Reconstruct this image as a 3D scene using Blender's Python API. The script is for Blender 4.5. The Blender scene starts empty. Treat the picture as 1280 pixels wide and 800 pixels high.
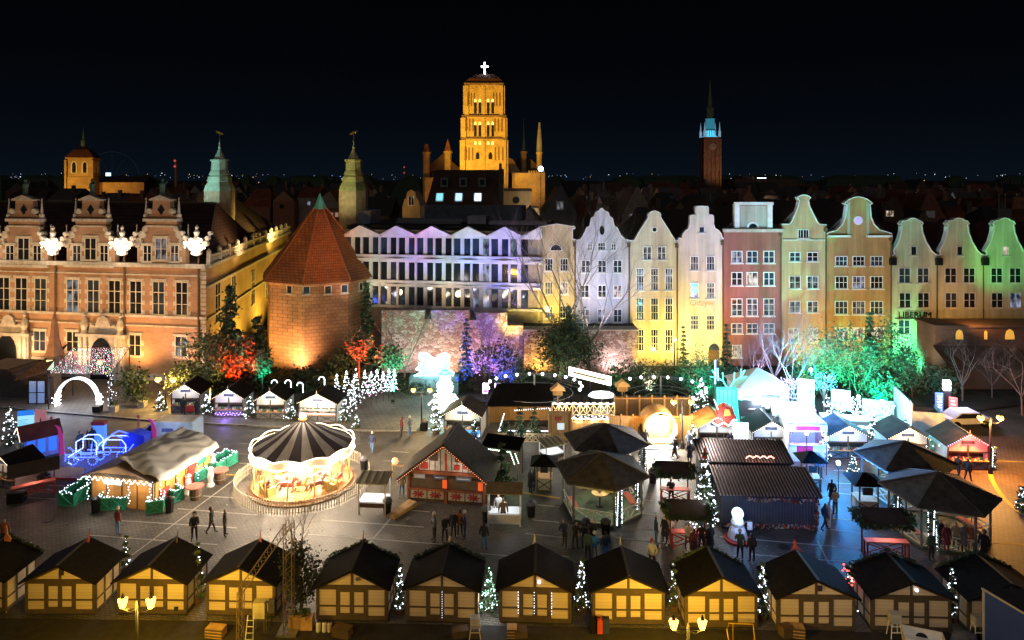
import bpy, math, random
from mathutils import Vector, Matrix
import numpy as np

random.seed(11)
R = math.radians
sc = bpy.context.scene
COL = sc.collection

# ---------------------------------------------------------------- camera, sky, fill sun, exposure
F, CX, HY, H = 853.333, 640.0, 222.0, 23.0          # focal length in photo pixels, principal column, horizon row, eye height (m)
cam_data = bpy.data.cameras.new("camera")
cam_data.lens = 24.0
cam_data.sensor_width = 36.0
cam_data.shift_y = -(400.0 - HY) / 1280.0
cam_data.clip_start = 0.5
cam_data.clip_end = 6000.0
cam = bpy.data.objects.new("camera", cam_data)
cam.location = (0, 0, H)
cam.rotation_euler = (R(90), 0, 0)
COL.objects.link(cam)
sc.camera = cam

world = bpy.data.worlds.new("World")
sc.world = world
world.use_nodes = True
nt = world.node_tree
nt.nodes.clear()
wo = nt.nodes.new("ShaderNodeOutputWorld")
bg = nt.nodes.new("ShaderNodeBackground")
tc = nt.nodes.new("ShaderNodeTexCoord")
sep = nt.nodes.new("ShaderNodeSeparateXYZ")
rmp = nt.nodes.new("ShaderNodeValToRGB")
sky = nt.nodes.new("ShaderNodeTexSky")
sky.sky_type = 'NISHITA'
sky.sun_disc = False
sky.sun_elevation = R(-4)
sky.sun_rotation = R(200)
add = nt.nodes.new("ShaderNodeMixRGB")
add.blend_type = 'ADD'
add.inputs[0].default_value = 0.0006
nt.links.new(tc.outputs["Generated"], sep.inputs[0])
nt.links.new(sep.outputs["Z"], rmp.inputs[0])
cr = rmp.color_ramp
cr.elements[0].position = 0.0
cr.elements[0].color = (0.0026, 0.0048, 0.0088, 1)
cr.elements[1].position = 0.30
cr.elements[1].color = (0.0007, 0.0008, 0.0013, 1)
e = cr.elements.new(0.07); e.color = (0.0015, 0.0027, 0.0050, 1)
e = cr.elements.new(0.16); e.color = (0.0009, 0.0013, 0.0022, 1)
nt.links.new(rmp.outputs[0], add.inputs[1])
nt.links.new(sky.outputs[0], add.inputs[2])
nt.links.new(add.outputs[0], bg.inputs[0])
bg.inputs[1].default_value = 1.0
nt.links.new(bg.outputs[0], wo.inputs[0])

fill_sun_d = bpy.data.lights.new("fill_sun", 'SUN')  # added fill lamp from behind the camera, standing in for soft city glow
fill_sun_d.energy = 0.17
fill_sun_d.color = (0.95, 0.86, 0.82)
fill_sun_d.angle = R(40)
fill_sun = bpy.data.objects.new("fill_sun", fill_sun_d)
fill_sun.rotation_euler = (R(52), 0, R(-12))
COL.objects.link(fill_sun)

sc.view_settings.view_transform = 'Standard'
sc.view_settings.look = 'None'
sc.view_settings.exposure = 0.0
sc.view_settings.gamma = 1.0
sc.render.engine = 'CYCLES'
sc.cycles.use_denoising = True
sc.cycles.max_bounces = 5
sc.cycles.diffuse_bounces = 2
sc.cycles.glossy_bounces = 2
sc.cycles.transmission_bounces = 2
sc.cycles.transparent_max_bounces = 4
sc.cycles.caustics_reflective = False
sc.cycles.caustics_refractive = False
sc.cycles.sample_clamp_indirect = 1.5
sc.cycles.sample_clamp_direct = 0.0

# ---------------------------------------------------------------- where a photo pixel lies in the place
def G(px, py, z=0.0):
    """the point at height z seen at (px, py) of the 1280x800 photograph"""
    Y = F * (H - z) / (py - HY)
    return ((px - CX) * Y / F, Y)
def ZZ(py, Y): return H - (py - HY) * Y / F
def XX(px, Y): return (px - CX) * Y / F

# ---------------------------------------------------------------- mesh builder
SPLIT = {'post','canopy_post','leg','nave_roof','gable_window','red_panel','closed_shutter','lower_panel','orange_poster','pillow','print_panel','shell_part','red_ornaments','pipe','blue_lit_panels'}
class MB:
    def __init__(s): s.v = []; s.f = []; s.m = []; s.c = []
    def add(s, vs, fs, mi=0):
        o = len(s.v); s.c.append((o, len(s.f)))
        s.v.extend([tuple(p) for p in vs])
        for f in fs:
            s.f.append([i + o for i in f]); s.m.append(mi)
        return s
    def box(s, x0, x1, y0, y1, z0, z1, mi=0):
        vs = [(x0,y0,z0),(x1,y0,z0),(x1,y1,z0),(x0,y1,z0),(x0,y0,z1),(x1,y0,z1),(x1,y1,z1),(x0,y1,z1)]
        return s.add(vs, [(0,3,2,1),(4,5,6,7),(0,1,5,4),(1,2,6,5),(2,3,7,6),(3,0,4,7)], mi)
    def cbox(s, c, sx, sy, sz, rz=0, mi=0):
        ca, sa = math.cos(rz), math.sin(rz)
        vs = []
        for z in (0, sz):
            for a, b in ((-1,-1),(1,-1),(1,1),(-1,1)):
                x, y = a*sx/2, b*sy/2
                vs.append((c[0]+x*ca-y*sa, c[1]+x*sa+y*ca, c[2]+z))
        return s.add(vs, [(0,3,2,1),(4,5,6,7),(0,1,5,4),(1,2,6,5),(2,3,7,6),(3,0,4,7)], mi)
    def tube(s, p, q, r0, r1=None, n=4, mi=0, cap=True):
        if r1 is None: r1 = r0
        p = Vector(p); q = Vector(q); d = q - p
        if d.length < 1e-6: return s
        d.normalize()
        a = d.orthogonal().normalized() if abs(d.z) < 0.99 else Vector((1,0,0))
        if abs(d.z) < 0.99:
            a = d.cross(Vector((0,0,1))).normalized()
        b = d.cross(a).normalized()
        vs = []
        for c, r in ((p, r0), (q, r1)):
            for i in range(n):
                t = 2*math.pi*(i+.5)/n
                vs.append(c + a*(r*math.cos(t)) + b*(r*math.sin(t)))
        fs = [(i, (i+1)%n, n+(i+1)%n, n+i) for i in range(n)]
        if cap: fs += [tuple(range(n-1,-1,-1)), tuple(range(n, 2*n))]
        return s.add(vs, fs, mi)
    def path(s, pts, r, n=4, mi=0):
        for a, b in zip(pts[:-1], pts[1:]): s.tube(a, b, r, r, n, mi)
        return s
    def prism(s, out, y0, y1, mi=0, mside=None):
        """outline [(x,z)] extruded from y0 to y1"""
        n = len(out)
        vs = [(x, y0, z) for x, z in out] + [(x, y1, z) for x, z in out]
        s.add(vs, [tuple(range(n)), tuple(range(2*n-1, n-1, -1))], mi)
        return s.add(vs, [(i, n+i, n+(i+1)%n, (i+1)%n) for i in range(n)], mi if mside is None else mside)
    def flat(s, pts, z0, z1, mi=0):
        """outline [(x,y)] extruded from z0 to z1"""
        n = len(pts)
        vs = [(x, y, z0) for x, y in pts] + [(x, y, z1) for x, y in pts]
        return s.add(vs, [tuple(range(n-1,-1,-1)), tuple(range(n, 2*n))] + [(i, (i+1)%n, n+(i+1)%n, n+i) for i in range(n)], mi)
    def sheet(s, pts, mi=0):
        return s.add(pts, [tuple(range(len(pts)))], mi)
    def lathe(s, prof, n=12, c=(0,0,0), mi=0, ph=0.0, sx=1, sy=1):
        vs = []; fs = []
        for r, z in prof:
            for i in range(n):
                t = 2*math.pi*i/n + ph
                vs.append((c[0]+sx*r*math.cos(t), c[1]+sy*r*math.sin(t), c[2]+z))
        for k in range(len(prof)-1):
            for i in range(n):
                j = (i+1) % n
                fs.append((k*n+i, k*n+j, (k+1)*n+j, (k+1)*n+i))
        fs.append(tuple(range(n-1,-1,-1)))
        fs.append(tuple(range((len(prof)-1)*n, len(prof)*n)))
        return s.add(vs, fs, mi)
    def ball(s, c, r, mi=0, n=8, sz=1.0):
        k = max(3, n//2)
        prof = [(max(1e-4, r*math.sin(math.pi*i/k)), -r*sz*math.cos(math.pi*i/k)) for i in range(k+1)]
        return s.lathe(prof, n, c, mi)
    def octa(s, c, r, mi=0):
        x, y, z = c
        return s.add([(x-r,y,z),(x+r,y,z),(x,y-r,z),(x,y+r,z),(x,y,z-r),(x,y,z+r)],
                     [(0,2,5),(2,1,5),(1,3,5),(3,0,5),(2,0,4),(1,2,4),(3,1,4),(0,3,4)], mi)
    def slab(s, a, b, c, d, t, mi=0):
        """thick sheet: four corners (top side), thickness t downward along its normal"""
        a, b, c, d = map(Vector, (a, b, c, d))
        n = (b-a).cross(d-a).normalized()*t
        if n.z < 0: n = -n
        vs = [a, b, c, d, a-n, b-n, c-n, d-n]
        return s.add(vs, [(0,1,2,3),(7,6,5,4),(0,4,5,1),(1,5,6,2),(2,6,7,3),(3,7,4,0)], mi)
    def mesh(s, name, mats):
        me = bpy.data.meshes.new(name)
        me.from_pydata(s.v, [], s.f)
        for m in (mats if isinstance(mats, (list, tuple)) else [mats]): me.materials.append(m)
        if any(s.m): me.polygons.foreach_set("material_index", s.m)
        me.update()
        return me
    def obj(s, name, mats, parent=None, loc=(0,0,0), rz=0.0, smooth=False):
        if name in SPLIT and parent and 1 < len(s.c) <= 12:
            first = None; ends = s.c[1:]+[(len(s.v), len(s.f))]
            for (v0, f0), (v1, f1) in zip(s.c, ends):
                q = MB(); q.add(s.v[v0:v1], [[i-v0 for i in f] for f in s.f[f0:f1]], 0); ob = q.obj(name, mats, parent, loc, rz, smooth); first = first or ob
            return first
        o = bpy.data.objects.new(name, s.mesh(name, mats))
        COL.objects.link(o)
        o.location = loc; o.rotation_euler = (0, 0, rz)
        if parent: o.parent = parent
        if smooth: o.data.polygons.foreach_set("use_smooth", [True]*len(o.data.polygons))
        return o

def tag(o, label, cat, group=None):
    o["label"] = label; o["category"] = cat
    if group: o["group"] = group
    return o
def thing(name, label, cat, loc=(0,0,0), rz=0.0, group=None, scale=None):
    o = bpy.data.objects.new(name, None); COL.objects.link(o)
    o.location = (loc[0], loc[1], loc[2] if len(loc) > 2 else 0.0); o.rotation_euler = (0, 0, rz)
    if scale: o.scale = scale if hasattr(scale, '__len__') else (scale,)*3
    return tag(o, label, cat, group)
def struct(name, mb, mats, kind='structure'):
    o = mb.obj(name, mats); o["kind"] = kind; return o
def copy_tree(o, label=None, loc=None, rz=None, parent=None, group=None, scale=None):
    c = o.copy(); COL.objects.link(c)
    if parent: c.parent = parent
    if label: c["label"] = label
    if group: c["group"] = group
    if loc is not None: c.location = (loc[0], loc[1], loc[2] if len(loc) > 2 else 0.0)
    if rz is not None: c.rotation_euler = (0, 0, rz)
    if scale is not None: c.scale = scale if hasattr(scale, '__len__') else (scale,)*3
    for ch in list(o.children): copy_tree(ch, parent=c)
    return c
def put(me, name, parent, loc=(0,0,0), rz=0.0):
    o = bpy.data.objects.new(name, me); COL.objects.link(o)
    o.parent = parent; o.location = loc; o.rotation_euler = (0,0,rz)
    return o

# ---------------------------------------------------------------- materials
_mc = {}
def mat(name, col, rough=0.7, var=0.25, scale=1.5, metal=0.0, bump=0.0, detail=4.0, spec=0.5):
    """Principled material whose base colour drifts with a noise in object space"""
    if name in _mc: return _mc[name]
    m = bpy.data.materials.new(name); m.use_nodes = True
    t = m.node_tree; b = t.nodes["Principled BSDF"]
    b.inputs["Roughness"].default_value = rough
    b.inputs["Metallic"].default_value = metal
    b.inputs["Specular IOR Level"].default_value = spec
    tcn = t.nodes.new("ShaderNodeTexCoord")
    nz = t.nodes.new("ShaderNodeTexNoise"); nz.inputs["Scale"].default_value = scale; nz.inputs["Detail"].default_value = detail
    t.links.new(tcn.outputs["Object"], nz.inputs["Vector"])
    r = t.nodes.new("ShaderNodeValToRGB")
    r.color_ramp.elements[0].position = 0.3; r.color_ramp.elements[1].position = 0.7
    r.color_ramp.elements[0].color = tuple(c*(1-var) for c in col) + (1,)
    r.color_ramp.elements[1].color = tuple(min(1, c*(1+var)) for c in col) + (1,)
    t.links.new(nz.outputs["Fac"], r.inputs[0])
    t.links.new(r.outputs[0], b.inputs["Base Color"])
    if bump:
        bp = t.nodes.new("ShaderNodeBump"); bp.inputs["Strength"].default_value = bump
        t.links.new(nz.outputs["Fac"], bp.inputs["Height"]); t.links.new(bp.outputs[0], b.inputs["Normal"])
    _mc[name] = m
    return m
def em(name, col, strength, sample=False):
    """a thing that gives off light"""
    if name in _mc: return _mc[name]
    m = bpy.data.materials.new(name); m.use_nodes = True
    b = m.node_tree.nodes["Principled BSDF"]
    b.inputs["Base Color"].default_value = tuple(min(.8, c) for c in col) + (1,)
    b.inputs["Emission Color"].default_value = tuple(col) + (1,)
    b.inputs["Emission Strength"].default_value = strength
    if not sample: m.cycles.emission_sampling = 'NONE'
    _mc[name] = m
    return m
def room(name, col, strength):
    """a glowing pane whose bright and dark patches stand in for lit rooms and reflections"""
    if name in _mc: return _mc[name]
    m = em(name, col, strength); t = m.node_tree; b = t.nodes["Principled BSDF"]
    b.inputs["Base Color"].default_value = (.02,.02,.03,1); b.inputs["Roughness"].default_value = .1
    tcn = t.nodes.new("ShaderNodeTexCoord"); oi = t.nodes.new("ShaderNodeObjectInfo"); ad = t.nodes.new("ShaderNodeVectorMath"); ad.operation = 'ADD'
    mp = t.nodes.new("ShaderNodeMapping"); mp.inputs["Scale"].default_value = (1.9,1.9,1.1)
    nz = t.nodes.new("ShaderNodeTexNoise"); nz.inputs["Scale"].default_value = 1.0; nz.inputs["Detail"].default_value = 1.5
    rp = t.nodes.new("ShaderNodeValToRGB"); rp.color_ramp.elements[0].position = .40; rp.color_ramp.elements[1].position = .66
    rp.color_ramp.elements[0].color = tuple(c*.06 for c in col)+(1,); rp.color_ramp.elements[1].color = tuple(min(1,c*.5+.5) for c in col)+(1,)
    t.links.new(tcn.outputs["Object"], mp.inputs[0]); t.links.new(mp.outputs[0], ad.inputs[0]); t.links.new(oi.outputs["Location"], ad.inputs[1])
    t.links.new(ad.outputs[0], nz.inputs["Vector"]); t.links.new(nz.outputs["Fac"], rp.inputs[0]); t.links.new(rp.outputs[0], b.inputs["Emission Color"])
    return m
def rubble(name, c1, c2, c3, scale=1.7):
    """irregular field stone and patched brick"""
    m = mat(name, c1, .9, .3, .6); t = m.node_tree; b = t.nodes["Principled BSDF"]
    tcn = [n for n in t.nodes if n.type == 'TEX_COORD'][0]
    mp = t.nodes.new("ShaderNodeMapping"); mp.inputs["Scale"].default_value = (1,1,1.7)
    nz = t.nodes.new("ShaderNodeTexNoise"); nz.inputs["Scale"].default_value = 2.0
    vm = t.nodes.new("ShaderNodeVectorMath"); vm.operation = 'ADD'
    vo = t.nodes.new("ShaderNodeTexVoronoi"); vo.inputs["Scale"].default_value = scale
    ve = t.nodes.new("ShaderNodeTexVoronoi"); ve.feature = 'DISTANCE_TO_EDGE'; ve.inputs["Scale"].default_value = scale
    rp = t.nodes.new("ShaderNodeValToRGB"); rp.color_ramp.elements[0].color = tuple(c2)+(1,); rp.color_ramp.elements[1].color = tuple(c3)+(1,)
    e1 = rp.color_ramp.elements.new(.5); e1.color = tuple(c1)+(1,)
    sp = t.nodes.new("ShaderNodeSeparateXYZ"); st = t.nodes.new("ShaderNodeMath"); st.operation = 'GREATER_THAN'; st.inputs[1].default_value = .045
    mx = t.nodes.new("ShaderNodeMixRGB"); mx.inputs[1].default_value = tuple(c*.35 for c in c1)+(1,)
    t.links.new(tcn.outputs["Object"], mp.inputs[0]); t.links.new(mp.outputs[0], vm.inputs[0]); t.links.new(mp.outputs[0], nz.inputs["Vector"]); t.links.new(nz.outputs["Color"], vm.inputs[1])
    for v in (vo, ve): t.links.new(vm.outputs[0], v.inputs["Vector"])
    t.links.new(vo.outputs["Color"], sp.inputs[0]); t.links.new(sp.outputs[0], rp.inputs[0]); t.links.new(ve.outputs["Distance"], st.inputs[0]); t.links.new(st.outputs[0], mx.inputs[0]); t.links.new(rp.outputs[0], mx.inputs[2])
    bp = t.nodes.new("ShaderNodeBump"); bp.inputs["Strength"].default_value = .8; bp.inputs["Distance"].default_value = .12
    t.links.new(ve.outputs["Distance"], bp.inputs["Height"]); t.links.new(bp.outputs[0], b.inputs["Normal"])
    t.links.new(mx.outputs[0], b.inputs["Base Color"])
    return m
def brick(name, c1, c2, mortar, bw=0.5, bh=0.15, msize=0.02, rough=0.85, rotz=0.0, flat=False, stain=0.35, bump=0.4, squash=1.0):
    if name in _mc: return _mc[name]
    m = bpy.data.materials.new(name); m.use_nodes = True
    t = m.node_tree; b = t.nodes["Principled BSDF"]
    b.inputs["Roughness"].default_value = rough
    tcn = t.nodes.new("ShaderNodeTexCoord")
    br = t.nodes.new("ShaderNodeTexBrick")
    br.inputs["Scale"].default_value = 1.0
    br.inputs["Brick Width"].default_value = bw; br.inputs["Row Height"].default_value = bh
    br.inputs["Mortar Size"].default_value = msize
    br.inputs["Color1"].default_value = tuple(c1) + (1,); br.inputs["Color2"].default_value = tuple(c2) + (1,)
    br.inputs["Mortar"].default_value = tuple(mortar) + (1,)
    if flat:
        mp = t.nodes.new("ShaderNodeMapping"); mp.inputs["Rotation"].default_value = (0, 0, rotz)
        t.links.new(tcn.outputs["Object"], mp.inputs[0]); t.links.new(mp.outputs[0], br.inputs["Vector"])
    else:
        sp = t.nodes.new("ShaderNodeSeparateXYZ"); ad = t.nodes.new("ShaderNodeMath"); ad.operation = 'ADD'
        cb = t.nodes.new("ShaderNodeCombineXYZ")
        t.links.new(tcn.outputs["Object"], sp.inputs[0])
        t.links.new(sp.outputs[0], ad.inputs[0]); t.links.new(sp.outputs[1], ad.inputs[1])
        t.links.new(ad.outputs[0], cb.inputs[0]); t.links.new(sp.outputs[2], cb.inputs[1])
        t.links.new(cb.outputs[0], br.inputs["Vector"])
    nz = t.nodes.new("ShaderNodeTexNoise"); nz.inputs["Scale"].default_value = 0.35; nz.inputs["Detail"].default_value = 6.0
    t.links.new(tcn.outputs["Object"], nz.inputs["Vector"])
    rp = t.nodes.new("ShaderNodeValToRGB")
    rp.color_ramp.elements[0].position = 0.3; rp.color_ramp.elements[1].position = 0.7
    g = 1 - stain
    rp.color_ramp.elements[0].color = (g, g, g, 1); rp.color_ramp.elements[1].color = (1.15, 1.15, 1.15, 1)
    t.links.new(nz.outputs["Fac"], rp.inputs[0])
    mx = t.nodes.new("ShaderNodeMixRGB"); mx.blend_type = 'MULTIPLY'; mx.inputs[0].default_value = 1.0
    t.links.new(br.outputs["Color"], mx.inputs[1]); t.links.new(rp.outputs[0], mx.inputs[2])
    t.links.new(mx.outputs[0], b.inputs["Base Color"])
    if bump:
        bp = t.nodes.new("ShaderNodeBump"); bp.inputs["Strength"].default_value = bump; bp.inputs["Distance"].default_value = 0.03
        t.links.new(mx.outputs[0], bp.inputs["Height"]); t.links.new(bp.outputs[0], b.inputs["Normal"])
    _mc[name] = m
    return m
def stucco(name, col, streak=0.3):
    """plaster with soft vertical rain streaks"""
    if name in _mc: return _mc[name]
    m = mat(name, col, 0.85, 0.12, 0.5, bump=0.1, detail=8)
    t = m.node_tree; b = t.nodes["Principled BSDF"]
    tcn = [n for n in t.nodes if n.type == 'TEX_COORD'][0]
    mp = t.nodes.new("ShaderNodeMapping"); mp.inputs["Scale"].default_value = (1.6, 1.6, 0.12)
    nz = t.nodes.new("ShaderNodeTexNoise"); nz.inputs["Scale"].default_value = 1.0; nz.inputs["Detail"].default_value = 5
    rp = t.nodes.new("ShaderNodeValToRGB")
    rp.color_ramp.elements[0].position = 0.35; rp.color_ramp.elements[1].position = 0.62
    rp.color_ramp.elements[0].color = (1-streak,)*3 + (1,); rp.color_ramp.elements[1].color = (1, 1, 1, 1)
    mx = t.nodes.new("ShaderNodeMixRGB"); mx.blend_type = 'MULTIPLY'; mx.inputs[0].default_value = 1.0
    base = b.inputs["Base Color"].links[0].from_socket
    t.links.new(tcn.outputs["Object"], mp.inputs[0]); t.links.new(mp.outputs[0], nz.inputs["Vector"])
    t.links.new(nz.outputs["Fac"], rp.inputs[0]); t.links.new(base, mx.inputs[1]); t.links.new(rp.outputs[0], mx.inputs[2])
    t.links.new(mx.outputs[0], b.inputs["Base Color"])
    return m

M_white = mat("white_paint", (.72,.72,.70), .55, .12)
M_cream = mat("cream_paint", (.60,.53,.40), .6, .15)
M_trim = mat("stone_trim", (.46,.42,.35), .8, .25, 2.0, bump=.2)
M_glass = mat("dark_glass", (.015,.018,.024), .08, .3, .4, spec=.8)
M_glass2 = mat("bluish_glass", (.03,.045,.07), .05, .5, .6, spec=1.0)
M_litwarm = room("lit_window_warm", (1.0,.62,.28), 1.0)
M_reflblue = room("pane_reflection_blue", (.22,.42,1.0), .5)  # blue reflections on the glass, painted as a weak glow
M_litdim = room("lit_window_dim", (.6,.5,.65), .22)
M_reflteal = room("pane_reflection_teal", (.2,.6,.8), .3)  # teal reflections put into the pane's own glow
M_felt = mat("roof_felt", (.03,.03,.032), .85, .35, 3.0, bump=.3)
M_slate = mat("dark_roof_tiles", (.06,.05,.05), .75, .4, 2.0, bump=.3)
M_redtile = brick("red_roof_tiles", (.20,.055,.025), (.15,.04,.02), (.07,.02,.012), .3, .35, .03, stain=.45)
M_browntile = brick("brown_roof_tiles", (.105,.05,.032), (.075,.036,.025), (.03,.016,.012), .4, .4, .05, stain=.5)
M_wood = mat("planed_wood", (.42,.25,.11), .65, .3, 2.5, bump=.1)
M_darkwood = mat("dark_stained_wood", (.10,.058,.03), .7, .3, 2.5, bump=.1)
M_blackmetal = mat("black_metal", (.02,.02,.022), .45, .2, 4, metal=.6)
M_steel = mat("galvanised_steel", (.35,.35,.36), .4, .2, 4, metal=.8)
M_redpaint = mat("red_paint", (.38,.035,.03), .55, .2)
M_greenpaint = mat("green_paint", (.02,.22,.14), .5, .2)
M_bluepaint = mat("blue_paint", (.02,.07,.35), .5, .2)
M_foldark = mat("fir_needles", (.035,.062,.03), .8, .5, 1.2)
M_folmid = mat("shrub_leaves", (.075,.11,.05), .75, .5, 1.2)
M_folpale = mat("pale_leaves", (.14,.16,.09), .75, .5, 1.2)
M_bark = mat("bark", (.09,.065,.045), .9, .4, 4, bump=.4)
M_barkpale = mat("pale_bark", (.20,.16,.13), .9, .3, 4, bump=.3)
M_bulb = em("cool_white_bulbs", (.78,.88,1.0), 4.5)
M_bulbwarm = em("warm_white_bulbs", (1.0,.82,.55), 5)
M_bulbblue = em("blue_bulbs", (.06,.12,1.0), 5)
M_bulbteal = em("teal_bulbs", (.45,1.0,.9), 7)
M_bulbpink = em("pink_bulbs", (1.0,.35,.75), 5)
M_bulbred = em("red_bulbs", (1.0,.08,.05), 5)
M_sodium = em("sodium_lamp_glass", (1.0,.62,.16), 14)

# ---------------------------------------------------------------- lamps
def point(name, loc, col, w, size=.15, parent=None):
    d = bpy.data.lights.new(name, 'POINT'); d.color = col; d.energy = w*2.2; d.shadow_soft_size = size
    o = bpy.data.objects.new(name, d); COL.objects.link(o); o.location = loc
    if parent: o.parent = parent
    return o
def spot(name, loc, target, col, w, cone=70, blend=.8, size=.2, parent=None):
    d = bpy.data.lights.new(name, 'SPOT'); d.color = col; d.energy = w*2.2; d.shadow_soft_size = size
    d.spot_size = R(cone); d.spot_blend = blend
    o = bpy.data.objects.new(name, d); COL.objects.link(o); o.location = loc
    o.rotation_euler = (Vector(target) - Vector(loc)).to_track_quat('-Z', 'Y').to_euler()
    if parent: o.parent = parent
    return o
_fl = None
def flood(loc, target, col, w, label, cone=80, blend=.9):
    """a small ground floodlight: housing, lens, bracket and its light"""
    global _fl
    lens = em("floodlight_lens_%d_%d_%d" % tuple(int(c*9) for c in col), col, 3)
    r = thing("floodlight", label, "floodlight", loc, 0, "floodlights that colour the walls and trees")
    d = (Vector(target) - Vector(loc)); a = math.atan2(-d.x, d.y); r.rotation_euler = (0, 0, a)
    MB().tube((-.2,0,.0),(-.2,0,.3),.02).tube((.2,0,0),(.2,0,.3),.02).tube((-.2,0,.02),(.2,0,.02),.02).obj("bracket", M_blackmetal, r)
    MB().cbox((0,-.02,.18),.34,.2,.24).obj("housing", M_blackmetal, r)
    MB().cbox((0,.085,.2),.28,.02,.2).obj("lens", lens, r)
    s = spot("floodlight_beam", (loc[0], loc[1], (loc[2] if len(loc)>2 else 0)+.45), target, col, w*2.4, cone, blend, .15)
    return r
# ---------------------------------------------------------------- ground, road, paving
def px_poly(pts, z=0.0): return [(*G(x, y, z), z) for x, y in pts]
M_ground = mat("night_ground", (.03,.03,.028), .95, .4, .05)
M_road = mat("asphalt", (.12,.11,.10), .62, .35, .8, bump=.25, detail=9)
M_pave = brick("plaza_setts", (.185,.16,.13), (.125,.108,.09), (.06,.052,.043), .34, .17, .028, rough=.60, rotz=R(10), flat=True, stain=.62, bump=.8)
M_walk = brick("concrete_slabs", (.20,.18,.15), (.16,.145,.12), (.08,.07,.06), .6, .6, .03, rough=.7, rotz=R(4), flat=True, stain=.35)
M_redpave = brick("red_pavers", (.21,.12,.07), (.16,.09,.055), (.07,.045,.03), .4, .2, .03, rough=.6, rotz=R(-12), flat=True, stain=.35)
M_kerb = mat("kerb_stone", (.30,.27,.22), .8, .2)
M_line = mat("worn_white_paint", (.40,.37,.33), .7, .35, 6)
M_yline = mat("yellow_paint", (.55,.33,.04), .65, .25, 6)
M_soil = mat("planting_soil", (.035,.035,.022), .95, .5, .7, bump=.4)

struct("ground", MB().sheet([(-5000,-200,-.012),(5000,-200,-.012),(5000,5000,-.012),(-5000,5000,-.012)]), M_ground)
struct("plaza_paving", MB().sheet([(-75,28,0),(75,28,0),(75,70,0),(20,72,0),(-75,77,0)]), M_pave)
struct("front_shade_strip", MB().sheet([(-75,28,.004),(75,28,.004),(75,33.6,.004),(20,34.5,.004),(-10,35.3,.004),(-75,36.6,.004)]), mat("front_shade_dark",(.022,.018,.015),.9,.4,2))  # dark sheet: the unlit look of the ground before the huts, put into colour
struct("road", MB().sheet(px_poly([(-60,508),(60,519),(190,530),(320,537),(450,541),(450,556),(320,566),(60,566),(-80,560)], .005)), M_road)
struct("red_paving", MB().sheet(px_poly([(1150,545),(1500,545),(1500,740),(1235,720),(1150,650)], .006)), M_redpave)
swp = [(-75,76.0)] + [G(x, y) for x, y in ((-60,505),(60,516),(190,527),(320,534),(430,539),(520,541))] + [(-6,76),(-20,79)]
mb = MB().flat(swp, -.01, .12); struct("sidewalk", mb, M_walk)
mb = MB()
pp = [G(x, y-1) for x, y in ((-60,505),(60,516),(190,527),(320,534),(430,539),(520,541))]
for a, b in zip(pp[:-1], pp[1:]):
    mb.slab((a[0],a[1]-.16,.135),(b[0],b[1]-.16,.135),(b[0],b[1],.135),(a[0],a[1],.135), .16)
struct("kerb", mb, M_kerb)
struct("planting_bed", MB().sheet([(-36,73,.13),(-6,73,.13),(0,72.5,.13),(30,72,.13),(44,66.5,.13),(52,69,.13),(75,70,.13),(75,84,.13),(-36,84,.13)]), M_soil)
# painted bay lines
segs = [((112,669),(272,681)),((152,651),(296,660)),((222,636),(322,644)),((254,620),(300,623)),((298,554),(313,555)),((296,567),(312,568)),
        ((299,579),(318,580)),((5,621),(70,624)),((52,606),(84,608)),((402,650),(530,659)),((385,668),(560,681)),((502,637),(537,640)),
        ((489,564),(511,566)),((479,576),(500,577)),((468,588),(488,590)),((672,631),(699,634)),((665,650),(699,653)),((656,667),(705,672)),
        ((802,625),(826,627)),((802,642),(826,644)),((797,660),(822,662)),((770,672),(852,681)),((900,671),(1078,686)),((937,693),(1078,704)),
        ((1042,588),(1072,589)),((1046,604),(1066,605)),((1040,616),(1064,618)),((1038,662),(1075,666)),((600,692),(660,697)),((690,694),(712,696)),
        ((165,694),(322,578)),((459,682),(491,645)),((1022,676),(1036,705))]
mb = MB()
for (a, b) in segs:
    p, q = Vector((*G(*a), .010)), Vector((*G(*b), .010))
    n = (q-p).cross(Vector((0,0,1))).normalized()*.05
    mb.sheet([p-n, q-n, q+n, p+n])
struct("road_markings", mb, M_line)
mb = MB()
def strip(pts, w, z):
    P = [Vector((*G(*a), z)) for a in pts]
    for p, q in zip(P[:-1], P[1:]):
        n = (q-p).cross(Vector((0,0,1))).normalized()*w
        mb.sheet([p-n, q-n, q+n, p+n])
strip([(1236,586),(1240,600),(1246,611),(1253,621),(1262,630),(1274,640),(1300,652)], .17, .014)
strip([(1237,678),(1300,682)], .09, .014)
strip([(1240,576),(1310,579)], .07, .014)
strip([(1037,648),(1072,651)], .06, .014)
strip([(280,593),(303,594.5)], .10, .014)
strip([(653,616),(700,623)], .09, .014)
struct("yellow_kerb_line", mb, M_yline)

# ---------------------------------------------------------------- the far town
M_far = mat("far_wall", (.10,.075,.06), .9, .4, .2)
M_fargrey = mat("far_grey_wall", (.16,.15,.15), .9, .3, .3)
M_faryellow = stucco("far_yellow_plaster", (.42,.34,.16), .25)
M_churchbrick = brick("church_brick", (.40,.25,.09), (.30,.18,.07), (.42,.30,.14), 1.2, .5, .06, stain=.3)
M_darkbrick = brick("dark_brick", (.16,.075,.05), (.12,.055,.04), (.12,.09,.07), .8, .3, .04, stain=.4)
M_copper = mat("green_copper", (.42,.58,.48), .6, .25, .8)
M_copperd = mat("dark_copper", (.05,.10,.08), .6, .3, .8)
M_goldleaf = mat("gilded_metal", (.55,.33,.08), .35, .2, 3, metal=.8)
M_crosslight = em("white_neon", (.92,.96,1.0), 8)

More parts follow.
